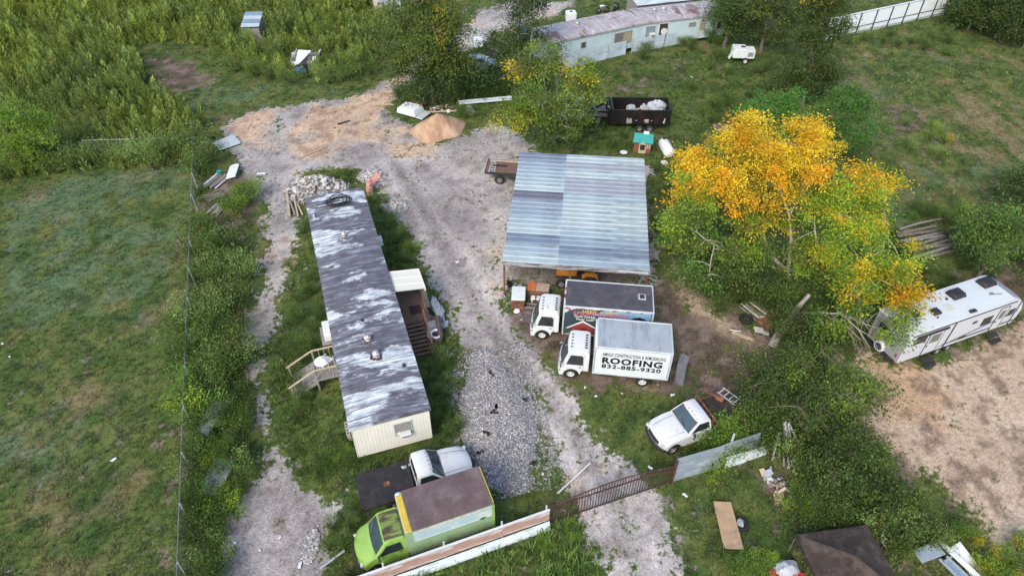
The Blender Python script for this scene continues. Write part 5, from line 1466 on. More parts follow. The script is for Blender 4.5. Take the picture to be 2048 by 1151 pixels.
# cable coil and pipe on the roof
def rl(x, y, z=0): 
    a = R(108.5); return (-9.44 + x * math.cos(a) - y * math.sin(a), 31.04 + x * math.sin(a) + y * math.cos(a), z)
def coil(m):
    for k in range(7):
        ex, ey = random.uniform(.35, .75), random.uniform(.5, .95)
        ox, oy, ph = random.uniform(-.15, .15), random.uniform(-.2, .2), random.uniform(0, 3)
        m.tube([(ox + ex * math.cos(a * .3142), oy + ey * math.sin(a * .3142), .03 + k * .02 + .02 * math.sin(a + ph)) for a in range(21)], .028, 5)
    m.tube([(.2, .6, .05), (.1, 1.3, 0), (.3, 1.5, -.02), (-.1, 1.25, 0)], .025, 5)
one('cable_coil', 'tangled coil of black cable lying on the far end of the mobile home roof', 'cable', rl(9.1, -.1, 3.36), 108.5, m_black, coil)
one('roof_pipe', 'thin grey pipe lying across the mobile home roof under the coil', 'pipe', rl(9.0, .1, 3.36), 108.5, m_galv, lambda m: m.tube([(.1, -1.4, .02), (0, 1.2, .02)], .03, 6))

# sofa, table, fan and wrappings beside the porch
sf = T('brown_sofa', 'old brown sofa with its back to the drive beside the porch steps', 'sofa', (*(-4.92, 30.07), 0), 100)
m_sofa = M('sofa_fabric', (.145, .105, .095), rough=.95, var=.35, scale=4, bump=.3)
part('base', m_sofa, sf, lambda m: m.bb(-.95, .95, -.42, .42, .08, .40), .05, True)
part('backrest', m_sofa, sf, lambda m: m.bb(-.95, .95, -.52, -.22, .30, .86), .12, True, 3)
for s in (-1, 1): part('arm', m_sofa, sf, lambda m: m.bb(s * .88 - .13, s * .88 + .13, -.48, .44, .25, .66), .10, True, 3)
for x in (-.4, .4): part('cushion', M('stained_cushion', (.36, .36, .38), rough=.9, var=.4, scale=5), sf, lambda m: m.bb(x - .38, x + .38, -.24, .42, .405, .54), .06, True, 2)
fn_ = T('broken_fan', 'white round appliance dumped on the brown sofa', 'appliance', (*(-4.70, 29.48), .56), 30)
part('rim', m_wplas, fn_, lambda m: m.lathe([(.18, 0), (.36, .02), (.38, .10), (.34, .18), (.30, .12), (.2, .06)], (0, 0, 0), 18), 0, True)
part('drum', m_dark, fn_, lambda m: m.lathe([(.26, .03), (.26, .09), (.08, .10), (.08, .14), (.01, .14)], (0, 0, 0), 14))
def crumple(m, rx, ry, rz, n=14, r=9, j=.28): m.ellipsoid((0, 0, rz * .5), (rx, ry, rz), n, r, j)
one('plastic_wrap', 'crumpled bluish white plastic wrap lying beside the sofa', 'plastic sheet', (*(-4.84, 32.16), 0), 110, m_bag, lambda m: crumple(m, 1.1, .35, .28), None, 0, False)
one('plastic_wrap', 'small crumple of white plastic lying by the foot of the sofa', 'plastic sheet', (*(-4.29, 30.87), 0), 60, m_bag, lambda m: crumple(m, .35, .2, .15))
one('leaning_board', 'pale board propped against the outer side of the porch', 'board', (*(-5.86, 33.21), .25), 105, m_palewood, lambda m: m.bb(-1.0, 1.0, -.3, .3, 0, .05), None, .01, False, (18, 0))
tbk = one('outdoor_speaker', 'white plastic bag snagged on the porch edge near the sofa', 'bag', (*(-5.22, 31.32), .1), 0, m_bag, lambda m: crumple(m, .2, .18, .16))
tbk.name = 'plastic_bag'
# chair on the back steps
ch_ = T('plastic_chair', 'white plastic garden chair standing on the back steps', 'chair', rl(-3.7, 2.6, .90), 60)
part('seat', m_wplas, ch_, lambda m: m.bb(-.24, .24, -.24, .24, .40, .44), .02)
part('backrest', m_wplas, ch_, lambda m: m.prism([(-.27, .44), (-.34, .86), (-.31, .86), (-.23, .44)], [-.24, 0, .24]), .01)
for x in (-.22, .22):
    for y in (-.22, .22): part('leg', m_wplas, ch_, lambda m: m.tube([(x * .9, y * .9, .41), (x * 1.15, y * 1.15, 0)], .022, 5))
    
for y in (-.27, .27): part('arm', m_wplas, ch_, lambda m: m.tube([(-.27, y, .64), (.2, y, .62), (.22, y, .42)], .022, 5))
one('round_table_top', 'white round plastic table top on the back steps beside the chair', 'table', rl(-3.8, 2.95, 1.42), 0, m_wplas, lambda m: (m.lathe([(.40, 0), (.42, .02), (.40, .04), (.02, .045)], (0, 0, 0), 20), m.tube([(0, 0, -.52), (0, 0, 0)], .05, 6)), None, 0, True)
# cinder blocks
cb0 = None
for k in range(6):
    def blk(m):
        for x in (-.19, 0, .19): m.bb(x - .02, x + .02, -.10, .10, 0, .19)
        for y in (-.09, .09): m.bb(-.21, .21, y - .015, y + .015, 0.002, .188)
    i, j = k % 2, k // 2
    one('cinder_block', ['lower', 'middle', 'top'][k // 2] + ['', ' inner'][k % 2] + ' cinder block of the stack at the near corner of the mobile home', 'cinder block', rl(-8.55 + i * .45, 2.22 + .02 * j, .02 + j * .195), 108.5, m_con, blk, 'stacked cinder blocks')

# camper shell, crate and junk behind the sand pile
cs = T('white_camper_shell', 'white fibreglass truck cap lying in the grass beside the sand pile', 'truck cap', (*(-9.34, 59.02), 0), -28)
part('shell', m_wplas, cs, lambda m: m.prism([(-1.35, .15), (-1.25, .70), (.55, .75), (.75, .35), (.75, .15)], [-.8, -.7, 0, .7, .8], lambda x, y, z: (x, y * (1 - .10 * (z > .5)), z)), .06, True, 2)
part('lower_step', m_galv, cs, lambda m: m.bb(.76, 1.55, -.78, .78, .12, .22), .02)
one('rusty_crate', 'brown metal crate behind the white truck cap', 'crate', (*(-8.96, 60.61), 0), -25, m_rust, lambda m: (m.bb(-.65, .65, -.35, .35, .0, .5)), None, .03)
jb = T('scrap_heap', 'heap of dark scrap and bottles under the tree behind the sand pile', 'scrap heap', (*(-6.62, 59.60), 0), 0)
for i in range(26):
    mt = random.choice([m_dark, m_chunk[0], m_steel, m_wplas, m_redwood, m_chunk[3]])
    part('scrap_piece', mt, jb, lambda m: m.box((random.uniform(-1.3, 1.3), random.uniform(-.5, .5), random.uniform(.05, .35)), (random.uniform(.1, .55), random.uniform(.08, .3), random.uniform(.05, .25)), random.uniform(0, 180), random.uniform(-30, 30)), .01)
one('long_timber', 'pale timber beam on the ground behind the sand pile', 'beam', (*(-6.36, 59.20), .12), 6, m_palewood, lambda m: m.bb(-2.6, 1.2, -.06, .06, 0, .12))
gtr = T('guard_rail', 'long grey guard rail lying in the grass under the yellowing tree', 'guard rail', (*(-2.52, 61.02), .25), 11)
for i in range(2): part('rail', m_galv, gtr, lambda m: m.prism([(-.16, 0), (-.10, .06), (-.05, 0), (.05, 0), (.10, .06), (.16, 0), (.16, .02), (.10, .08), (.05, .02), (-.05, .02), (-.10, .08), (-.16, .02)], [-2.6, 2.6], lambda x, y, z: (y, x + i * .36, z + i * .05)))
one('grey_sack', 'bulging grey tarp bundle in the grass by the guard rail', 'tarp', (*(-4.09, 59.40), 0), 10, M('grey_tarp', (.27, .31, .33), rough=.7, var=.3, scale=3, bump=.5), lambda m: m.prism([(-.55, 0), (-.2, .62), (.15, .66), (.6, 0)], [-.35, -.25, .25, .35], lambda x, y, z: (x, y * (1 - .3 * (z > .3)), z)), None, .08, True, segs=2)

# junk along the left hedge
one('fridge_door', 'white enamel fridge door lying among boards by the chain link fence', 'fridge door', (*(-23.08, 48.42), .35), 97, m_wappl, lambda m: m.prism([(-1.0, -.42), (.8, -.42), (1.0, -.28), (1.05, 0), (1.0, .28), (.8, .42), (-1.0, .42)], [0, .10], lambda x, y, z: (x, z, y)), None, .02, False, (-14, 0))
def boards(label, loc, rz, n, L, W, mat, spread=.12, h=.06, name='board_stack'):
    t = T(name, label, 'lumber', loc, rz)
    for i in range(n):
        part('board', mat if not isinstance(mat, list) else random.choice(mat), t, lambda m: m.box((random.uniform(-.15, .15) * L * .3, (i - n / 2) * spread + random.uniform(-.02, .02), h / 2 + (i % 3) * h), (L * random.uniform(.7, 1), W, h), random.uniform(-7, 7), random.uniform(-3, 3)))
    return t
boards('jumbled grey boards beside the white fridge door', (*(-24.19, 47.54), .05), 68, 9, 2.6, .14, [m_greywood, m_wood, m_white], .13)
boards('dark boards spilled at the foot of the round bush by the fence', (*(-23.78, 45.37), .05), 38, 7, 1.5, .12, [m_greywood, m_wood], .15)
boards('short bundle of pale boards on end of the junk row by the fence', (*(-23.00, 43.46), .05), 82, 7, 1.5, .10, [m_galv, m_greywood, m_palewood], .14)
one('green_tub', 'small green tub among the boards by the fridge door', 'tub', (*(-24.19, 48.29), .25), 10, m_teal, lambda m: m.lathe([(.16, 0), (.22, .22), (.24, .22)], (0, 0, 0), 12))
sm = T('roofing_sheets', 'stack of crumpled galvanised roofing sheets at the edge of the gravel yard', 'metal sheet', (*(-24.97, 53.12), .1), 40)
for i in range(3): inst(corr_h(2.0, .75, .12, .025).mesh('sheet', m_galv), 'sheet', sm, (-1.0, -.4 + i * .22, .06 * i), (R(-84 + i * 3), 0, R(i * 4)))
sm2 = T('roofing_sheets', 'narrow weathered metal sheets lying in weeds by the near chain link fence', 'metal sheet', (*(-15.05, 19.51), .25), 84)
for i in range(3): inst(corr_h(2.1, .4, .1, .03).mesh('sheet', m_galv), 'sheet', sm2, (-1.0, -.3 + i * .25, .05 * i), (R(-80), 0, R(i * 3 - 3)))
sm3 = T('roofing_sheets', 'short grey metal sheets half buried in the hedge', 'metal sheet', (*(-16.54, 23.05), .5), 80)
for i in range(2): inst(corr_h(2.4, .4, .1, .03).mesh('sheet', m_galv), 'sheet', sm3, (-1.0, -.3 + i * .3, .05 * i), (R(-70), 0, R(i * 5 - 3)))
boards('fallen boards by the rubble at the far corner of the mobile home', (*(-17.05, 43.59), .05), 112, 4, 2.6, .13, [m_palewood, m_greywood], .25)
one('timber_length', 'long pale beam lying beside the rubble heap', 'beam', (*(-17.57, 44.27), .1), 107, m_palewood, lambda m: m.bb(-1.8, 1.8, -.09, .09, 0, .12))
one('scrap_plank', 'thin pale plank lying alone in the sandy yard', 'plank', (*(-17.35, 51.94), .02), 44, m_palewood, lambda m: m.bb(-1.5, 1.5, -.06, .06, 0, .05))
one('scrap_plank', 'short dark stick lying in the sandy yard', 'plank', (*(-15.58, 57.26), .03), 32, m_dark, lambda m: m.bb(-.6, .6, -.05, .05, 0, .08))
one('white_strip', 'small white strip on the dirt near the fridge door', 'litter', (*(-20.87, 48.59), .02), 5, m_wplas, lambda m: m.bb(-.35, .35, -.1, .1, 0, .05))
one('short_pipe', 'short white pipe lying in the weeds ahead of the lime green truck', 'pipe', (*(-8.42, 15.29), .08), 42, m_galv, lambda m: m.tube([(-.65, 0, .04), (.65, 0, .04)], .06, 10))

# ---------------------------------------------------------------- junk trailer in the weeds
jt = T('junk_trailer', 'low utility trailer full of junk standing among the tall weeds', 'trailer', (*(-21.99, 70.12), 0), -6)
part('floor', m_greywood, jt, lambda m: m.bb(-1.3, 1.3, -1.7, 1.7, .5, .56))
part('frame', m_dark, jt, lambda m: (m.bb(-1.35, -1.30, -1.7, 1.7, .42, .70), m.bb(1.30, 1.35, -1.7, 1.7, .42, .70), m.bb(-1.3, 1.3, -1.75, -1.70, .42, .75)))
part('side_rail', m_wplas, jt, lambda m: m.beam((1.3, 1.6, .95), (1.4, -1.7, .95), .14, .12), .01)
part('side_rail', m_galv, jt, lambda m: m.beam((-1.35, 1.6, .9), (-1.0, -1.7, .9), .10, .10), .01)
for s in (-1, 1): wheel(jt, s * 1.5 if False else 0, 0, .3, .18, m_srim, s).location = (s * 1.5, 0, .3)
one('white_shutter', 'white louvred tapering panel lying on the junk trailer', 'panel', (*(-22.17, 69.47), 1.0), -8, m_wplas, lambda m: [m.prism([(-.22 - .055 * i, 0), (.22 + .055 * i, 0), (.22 + .055 * i, .05), (-.22 - .055 * i, .05)], [-1.3 + i * .26, -1.3 + i * .26 + .22]) for i in range(10)], None, 0, False, (10, 0))
one('blue_tarp', 'crumpled blue tarp at the near end of the junk trailer', 'tarp', (*(-21.75, 67.08), .5), 0, M('blue_tarp', (.02, .13, .28), rough=.6, var=.3, bump=.5), lambda m: crumple(m, .65, .4, .3))
for i, (p, c) in enumerate((((-22.75, 68.54), m_wplas), ((-21.35, 69.78), m_redwood), ((-20.82, 68.54), m_steel), ((-21.38, 68.05), m_dark), ((-23.11, 70.54), m_chunk[1]), ((-20.61, 69.28), m_wplas))):
    one('junk_box', ['white tub at the left side of the junk trailer', 'brown box by the white rail of the junk trailer', 'steel box amid the junk trailer load', 'black box at the near end of the junk trailer', 'grey lump at the far end of the junk trailer', 'white box against the rail of the junk trailer'][i], 'junk', (*p, .56), i * 37, c, lambda m: m.bb(-.28, .28, -.2, .2, 0, .3 + .05 * i), 'junk on the weed bound trailer', .02)
sh = T('weathered_shed', 'blue grey shed roof poking out of the tall weeds', 'shed', (*(-29.26, 77.26), 0), 3)
part('wall', m_greywood, sh, lambda m: m.bb(-.9, .9, -1.3, 1.3, 0, 1.5))
for i in range(4): part('roof_sheet', m_bluepane if i % 2 else m_galv, sh, lambda m: m.add([(-1.0, -1.45 + i * .73, 1.75 + i * .16), (1.0, -1.45 + i * .73, 1.75 + i * .16), (1.0, -.74 + i * .73, 1.90 + i * .16), (-1.0, -.74 + i * .73, 1.90 + i * .16)], [(0, 1, 2, 3)]))
tyq = T('old_tyre', 'old black tyre lying against the fence at the back of the lawn', 'tyre', (*(-33.03, 52.02), .12), 0)
part('tyre', m_black, tyq, lambda m: m.tube([(.34 * math.cos(a * .3927), .34 * math.sin(a * .3927), .0) for a in range(17)], .13, 8), 0, True)

# ---------------------------------------------------------------- behind the carport
ph = T('toy_playhouse', 'brown toy playhouse with a teal roof beside the carport', 'playhouse', (*(11.37, 52.44), 0), -12)
part('wall', m_toybrown, ph, lambda m: (m.bb(-.72, .72, -.55, .55, 0, 1.15)), .02)
rf_ = part('roof', m_teal, ph, lambda m: (m.add([(-.86, -.72, 1.10), (.86, -.72, 1.10), (.80, 0, 1.62), (-.80, 0, 1.62), (.86, .72, 1.10), (-.86, .72, 1.10), (-.86, -.72, 1.05), (.86, -.72, 1.05), (.86, .72, 1.05), (-.86, .72, 1.05)], [(0, 1, 2, 3), (3, 2, 4, 5), (0, 6, 7, 1), (5, 4, 8, 9), (1, 7, 8, 4, 2), (0, 3, 5, 9, 6), (6, 9, 8, 7)])))
part('chimney', m_wplas, rf_, lambda m: m.bb(-.05, .42, -.05, .22, 1.5, 1.74), .03)
part('gable', m_beige, ph, lambda m: m.add([(-.30, -.78, .95), (.32, -.78, .95), (.32, -.74, .95), (-.30, -.74, .95), (0.0, -.78, 1.22), (0.0, -.74, 1.22)], [(0, 1, 4), (3, 5, 2), (0, 4, 5, 3), (1, 2, 5, 4), (0, 3, 2, 1)]))
dr_ = part('door', m_beige, ph, lambda m: (m.bb(-.30, -.20, -.60, -.553, 0, .98), m.bb(.22, .32, -.60, -.553, 0, .98), m.bb(-.20, .22, -.60, -.553, 0, .30)), .01)
part('door_opening', m_dark, dr_, lambda m: m.bb(-.20, .22, -.565, -.552, .30, .94))
for x in (.42, .60): part('shutter', m_beige, ph, lambda m: m.bb(x - .06, x + .06, -.59, -.553, .5, .98), .01)
tk = T('propane_tank', 'white capsule shaped propane tank lying in the grass near the playhouse', 'tank', (*(13.28, 51.77), 0), 97)
part('shell', M('tank_white', (.72, .74, .74), rough=.4, var=.12, scale=3, col2=(.40, .38, .35), lo=.62, hi=.68, mscale=4), tk, lambda m: m.lathe([(.02, -1.15), (.25, -1.10), (.42, -.95), (.48, -.75), (.48, .75), (.42, .95), (.25, 1.10), (.02, 1.15)], (0, 0, .62), 20, 'X'), 0, True)
part('valve_dome', m_dark, tk, lambda m: m.lathe([(.16, 0), (.16, .14), (.10, .2), (.02, .2)], (.72, 0, 1.07), 12))
part('foot', m_dark, tk, lambda m: [m.bb(x - .06, x + .06, -.35, .35, 0, .25) for x in (-.6, .6)])
one('round_tray', 'round white lid on the grass in front of the propane tank', 'lid', (*(12.95, 50.31), .05), 0, m_wplas, lambda m: m.lathe([(.30, 0), (.30, .04), (.2, .07), (.02, .08)], (0, 0, 0), 16), 'round white lids on the grass', 0, True)
one('round_tray', 'round pale bowl in the weeds behind the carport roof', 'bowl', (*(9.67, 51.77), .05), 0, m_wplas, lambda m: m.lathe([(.15, 0), (.30, .12), (.33, .13)], (0, 0, 0), 16))
one('stick', 'thin pale stick lying in the grass below the propane tank', 'stick', (*(13.07, 49.52), .05), -60, m_palewood, lambda m: m.bb(-.5, .5, -.03, .03, 0, .05))
# rubbish in the dump trailer
one('rubbish_bag', 'large crumpled bluish white sheeting heaped in the dump trailer', 'rubbish', (*(13.25, 57.87), 1.0), 0, m_bag, lambda m: crumple(m, .95, .7, .62, 20, 12, .14))
one('rubbish_bag', 'small grey white bag in the middle of the dump trailer', 'rubbish', (*(12.10, 57.78), 1.0), 0, m_bag, lambda m: crumple(m, .3, .28, .4))
one('rubbish_bag', 'rounded white bag at the head end of the dump trailer', 'rubbish', (*(10.95, 57.68), .9), 0, m_bag, lambda m: crumple(m, .42, .4, .45))
one('cardboard_sheet', 'tan board between the bags in the dump trailer', 'board', (*(11.67, 57.58), 1.15), 4, m_palewood, lambda m: m.bb(-.75, .75, -.25, .25, 0, .06))
for i in range(9):
    one('scrap_block', ['first', 'second', 'third', 'fourth', 'fifth', 'sixth', 'seventh', 'eighth', 'ninth'][i] + ' scrap block from the hitch end on the dump trailer floor', 'scrap', (9.4 + i * .55, 56.6 + .7 * math.sin(i * 2.1), .76), i * 50, random.choice([m_dark, m_greywood, m_redwood, m_chunk[1]]), lambda m: m.box((0, 0, .25), (.7, .5, .5), 0, 12), 'scrap inside the dump trailer', .03)
one('wooden_pallet', 'dark wooden pallet in the weeds behind the orange tree', 'pallet', (*(19.13, 56.14), .1), -4, m_wood, lambda m: ([m.bb(-.75 + i * .22, -.61 + i * .22, -.55, .55, .10, .13) for i in range(7)], [m.bb(-.75, .71, y - .05, y + .05, 0, .098) for y in (-.48, 0, .48)]))
gn = T('wood_chipper', 'white towable machine with a cylinder body on the grass near the dark trees', 'machine', (*(24.53, 70.88), 0), -4)
part('housing', m_wappl, gn, lambda m: m.bb(-1.05, .35, -.7, .7, .55, 1.55), .06, True, 2)
part('hood', m_wappl, gn, lambda m: m.bb(.37, 1.25, -.62, .62, .50, 1.40), .05, True, 2)
part('grille', m_dark, gn, lambda m: [m.bb(.55 + i * .14, .63 + i * .14, -.64, -.622, .75, 1.2) for i in range(4)])
part('chute', m_wappl, gn, lambda m: m.beam((-.9, -.3, 1.5), (-1.35, -.3, .4), .5, .12), .01)
part('vent_lid', m_dark, gn, lambda m: m.bb(-.2, .2, -.2, .2, 1.555, 1.58))
for s in (-1, 1): wheel(gn, .3, s * .82, .33, .2, m_rim, s)

# ---------------------------------------------------------------- in front of the carport
cf = T('chest_freezer', 'white chest freezer with rust at its foot by the carport post', 'freezer', (*(0.43, 32.92), 0), -3)
part('cabinet', m_rust, cf, lambda m: m.bb(-.42, .42, -.68, .62, .02, .78), .03)
part('lid', m_wappl, cf, lambda m: m.bb(-.45, .45, -.62, .66, .785, .93), .03, True, 2)
one('cable_ring', 'small black cable ring on the white freezer lid', 'cable', (*(0.35, 31.91), .935), 0, m_black, lambda m: m.tube([(.14 * math.cos(a * .6), .12 * math.sin(a * .6), .02 + a * .002) for a in range(22)], .015, 4))
ob = T('wooden_chest', 'long box with an orange lid beside the white freezer', 'box', (*(1.75, 33.80), 0), -8)
part('box', m_redwood, ob, lambda m: m.bb(-.75, .75, -.36, .36, 0, .62), .02)
part('orange_lid', M('orange_lid', (.50, .15, .05), rough=.6, var=.3), ob, lambda m: m.bb(-.72, -.15, -.38, .38, .63, .70), .01)
part('worn_lid', M('worn_lid', (.42, .32, .26), rough=.8, var=.35, scale=3), ob, lambda m: m.bb(-.13, .74, -.37, .37, .63, .69), .01)
one('white_bench', 'low white plastic bench seat in front of the wooden chest', 'bench', (*(1.79, 33.11), 0), -6, m_wplas, lambda m: (m.bb(-.55, .5, -.17, .17, .22, .34), m.bb(-.5, -.4, -.15, .15, 0, .22), m.bb(.35, .45, -.15, .15, 0, .22)), None, .02)
one('floor_mat', 'grey brown mat on the ground ahead of the long box truck', 'mat', (*(1.10, 31.50), .05), -8, M('old_mat', (.13, .115, .115), rough=.95, var=.3), lambda m: m.prism([(-.42, -.5), (.40, -.5), (.42, .35), (.25, .55), (-.3, .5)], [0, .05], lambda x, y, z: (x, z, y)))
boards('broken pallet boards on the ground between freezer and truck', (*(1.44, 32.35), .03), -8, 5, 1.4, .10, [m_redwood, m_greywood], .22)
one('sink_bowl', 'small white broken sink on the ground below the freezer', 'sink', (*(0.33, 32.11), 0), 20, m_wplas, lambda m: crumple(m, .22, .16, .14))
one('black_bucket', 'black bucket beside the rusty carport post', 'bucket', (*(-0.17, 34.61), 0), 0, m_black, lambda m: m.lathe([(.15, 0), (.19, .36), (.17, .36), (.13, .03)], (0, 0, 0), 12))
one('grey_mattress', 'grey padded mat slumped against the tail of the white roofing truck', 'mat', (*(9.77, 25.99), .0), -8, M('grey_pad', (.135, .14, .17), rough=.95, var=.3, scale=3, bump=.4), lambda m: m.grid([[(-.28 + .56 * i / 6 + .16 * (j / 8) ** 2, -.05 + 1.0 * (j / 8) + .1 * math.sin(i), 1.55 * (j / 8) ** .9 + .04 * math.sin(i * 2 + j)) for i in range(7)] for j in range(9)]), None, 0, True)

# things on the pickups
one('fold_ladder', 'short metal ladder lying on the rusty pickup bed', 'ladder', (*(11.88, 24.06), 1.06), 40, m_galv, lambda m: ([m.bb(-.02, .03, -.6, .6, 0, .05) if s < 0 else m.bb(.50, .55, -.6, .6, 0, .05) for s in (-1, 1)], [m.bb(.0, .52, -.5 + i * .32, -.44 + i * .32, .01, .045) for i in range(4)]), None)
one('red_vise', 'rusty red steel bracket lying on the rusty pickup bed', 'bracket', (*(11.32, 24.27), 1.04), -35, m_rust, lambda m: (m.bb(-.5, .3, -.08, .08, 0, .12), m.bb(.1, .5, -.2, .12, .0, .1), m.bb(-.5, -.4, -.2, .2, .0, .3)), None, .02)
one('white_rag', 'torn white plastic on the black pickup bed', 'rag', (*(-5.32, 19.78), 1.04), 30, m_bag, lambda m: m.grid([[(-.3 + .1 * i + random.uniform(-.03, .03), -.12 + .06 * j * (1 - .1 * i) + random.uniform(-.02, .02), random.uniform(0, .08)) for i in range(7)] for j in range(5)]))
# ladder on the flatbed
ld = T('step_ladder', 'white aluminium ladder lying across the brown flatbed trailer', 'ladder', (-1.55, 48.1, 1.03), 84)
for s in (-1, 1): part('stile', m_galv, ld, lambda m: m.beam((-.85, s * .24, .04), (.85, s * .17, .04), .06, .08))
for i in range(6): part('rung', m_galv, ld, lambda m: m.bb(-.7 + i * .27, -.64 + i * .27, -.2, .2, .03, .06))
one('lumber_length', 'pale plank along the far edge of the brown flatbed trailer', 'plank', (-.4, 48.85, 1.03), -7, m_palewood, lambda m: m.bb(-1.4, 1.6, -.08, .08, 0, .08))
one('iron_bar', 'dark iron bar lying on the brown flatbed trailer', 'bar', (-.9, 48.15, 1.03), -4, m_dark, lambda m: m.bb(-.6, .5, -.08, .08, 0, .1))

# ---------------------------------------------------------------- lower right corner
plb = T('plywood_table', 'worn plywood sheet raised on the grass outside the gate', 'plywood sheet', (*(10.43, 16.85), 0), 90)
part('sheet', m_ply, plb, lambda m: m.prism([(-1.25, -.45), (1.22, -.42), (1.25, .44), (-.9, .47), (-1.2, .40)], [.45, .48], lambda x, y, z: (x, z, y)))
for x in (-.9, .9):
    for y in (-.32, .32): part('leg', m_wood, plb, lambda m: m.bb(x - .04, x + .04, y - .04, y + .04, 0, .45))
tyr = T('old_tyre', 'black tyre holding a white bag beside the plywood sheet', 'tyre', (*(11.17, 17.06), .12), 0)
part('tyre', m_black, tyr, lambda m: m.tube([(.30 * math.cos(a * .3927), .30 * math.sin(a * .3927), .0) for a in range(17)], .12, 8), 0, True)
one('plastic_bag', 'white bag stuffed inside the tyre beside the plywood', 'bag', (*(11.13, 17.12), .08), 0, m_bag, lambda m: crumple(m, .2, .22, .16))
pw = T('leaning_poles', 'bundle of pale poles leaning together under the thicket by the grey fence', 'poles', (*(14.67, 21.25), 0), 0)
for i, (a, b) in enumerate((((-.4, -.9), (-.25, .9)), ((-.15, -1.0), (-.2, .9)), ((.05, -.9), (-.12, 1.0)), ((.9, -1.1), (.0, .9)), ((-.9, -.5), (-.7, .2)), ((.25, -.7), (-.05, .8)))):
    part('pole', m_galv if i % 2 else m_greywood, pw, lambda m: m.tube([(*a, .05), (*b, 1.5)], .05, 6))
jb2 = T('debris_heap', 'heap of pale rags and broken boards at the thicket edge beyond the plywood', 'debris heap', (*(13.53, 19.34), 0), 20)
for i in range(20):
    part('scrap_piece', random.choice([m_bag, m_greywood, m_chunk[3], m_redwood, m_beige]), jb2, lambda m: m.box((random.uniform(-.5, .5), random.uniform(-1.0, 1.0), random.uniform(.05, .4)), (random.uniform(.2, .6), random.uniform(.1, .4), random.uniform(.04, .15)), random.uniform(0, 180), random.uniform(-40, 40), random.uniform(-30, 30)), .01)
boards('thin dark poles and a grey board standing in the lower thicket', (*(15.29, 18.28), .3), 78, 5, 1.8, .08, [m_greywood, m_wood, m_galv], .16)
tent = T('dark_canopy', 'faded dark brown fabric canopy at the bottom edge of the yard', 'canopy', (*(15.04, 14.27), 0), 8)
m_tent = M('brown_canopy_cloth', (.050, .036, .030), rough=.95, var=.35, scale=2.5, col2=(.08, .062, .052), mscale=1.6)
apex = (0.0, .1, 2.35)
cr = [(-1.75, -1.75, 1.55), (1.75, -1.75, 1.55), (1.75, 1.75, 1.55), (-1.75, 1.75, 1.55)]
for i in range(4):
    a, b = cr[i], cr[(i + 1) % 4]
    def pan(m):
        P = []
        for u in range(7):
            t = u / 6
            row = []
            for w in range(7):
                s = w / 6
                p = Vector(a).lerp(Vector(b), s)
                e = Vector(apex).lerp(p, t)
                e.z -= .14 * math.sin(math.pi * t) * math.sin(math.pi * s)
                row.append(tuple(e))
            P.append(row)
        m.grid(P)
        m.add([a, b, (b[0], b[1], b[2] - .25), (a[0], a[1], a[2] - .25)], [(0, 1, 2, 3)])
    part('canopy_panel', m_tent, tent, pan, 0, True)
for c in cr: part('pole', m_steel, tent, lambda m: m.tube([(c[0] * .98, c[1] * .98, 0), (c[0] * .98, c[1] * .98, 1.55)], .03, 6))
one('white_sack', 'large white sack with red edges by the bottom of the picture', 'sack', (*(12.68, 14.76), .05), 10, m_bag, lambda m: crumple(m, .62, .42, .38, 18, 10, .12), None, 0, True)
one('red_cloth', 'red cloth showing under the large white sack', 'cloth', (*(12.64, 14.62), .0), 10, M('red_cloth', (.30, .03, .035), rough=.9, var=.3), lambda m: crumple(m, .78, .40, .26))
fr = T('window_frames', 'grey blue window frames and panels dumped in the lower thicket', 'window frames', (*(19.86, 15.10), .3), 18)
m_gb = M('grey_blue_panel', (.28, .34, .40), rough=.5, var=.15)
part('panel', m_gb, fr, lambda m: m.bb(-1.0, .35, .1, .75, .25, .33), .02)
part('panel', m_wplas, fr, lambda m: m.box((.75, -.3, .3), (.25, 2.1, .08), 12), .01)
part('frame', m_gb, fr, lambda m: (m.box((.1, -.75, .2), (.12, 1.6, .1), 10), m.box((.5, -.75, .22), (.1, 1.6, .1), 10), m.box((.3, -.1, .2), (.6, .1, .1), 10)), .01)
part('pane', m_bluepane, fr, lambda m: m.box((.3, -.75, .17), (.34, 1.4, .03), 10))
one('white_sheet', 'bright white sheet among the yellowing bushes at the lower corner', 'panel', (*(21.16, 15.17), .3), 25, m_wplas, lambda m: m.bb(-.35, .35, -.75, .75, 0, .06), None, .02, False, (14, 0))
one('white_sheet', 'faded white sheet half covered by branches near the dark canopy', 'panel', (*(18.02, 16.34), .2), 60, m_bag, lambda m: crumple(m, .55, .3, .12))
# lumber on the right
lp = boards('stack of long grey planks lying in the grass near the travel trailer', (*(30.39, 39.50), .05), 17, 9, 4.2, .22, [m_greywood, m_wood, m_wood], .34, .07)
one('fallen_log', 'thin fallen pole lying beyond the stack of grey planks', 'pole', (*(30.69, 41.33), .15), 19, m_greywood, lambda m: m.tube([(-2.0, 0, .1), (0, .05, .16), (2.0, 0, .12)], .08, 6))
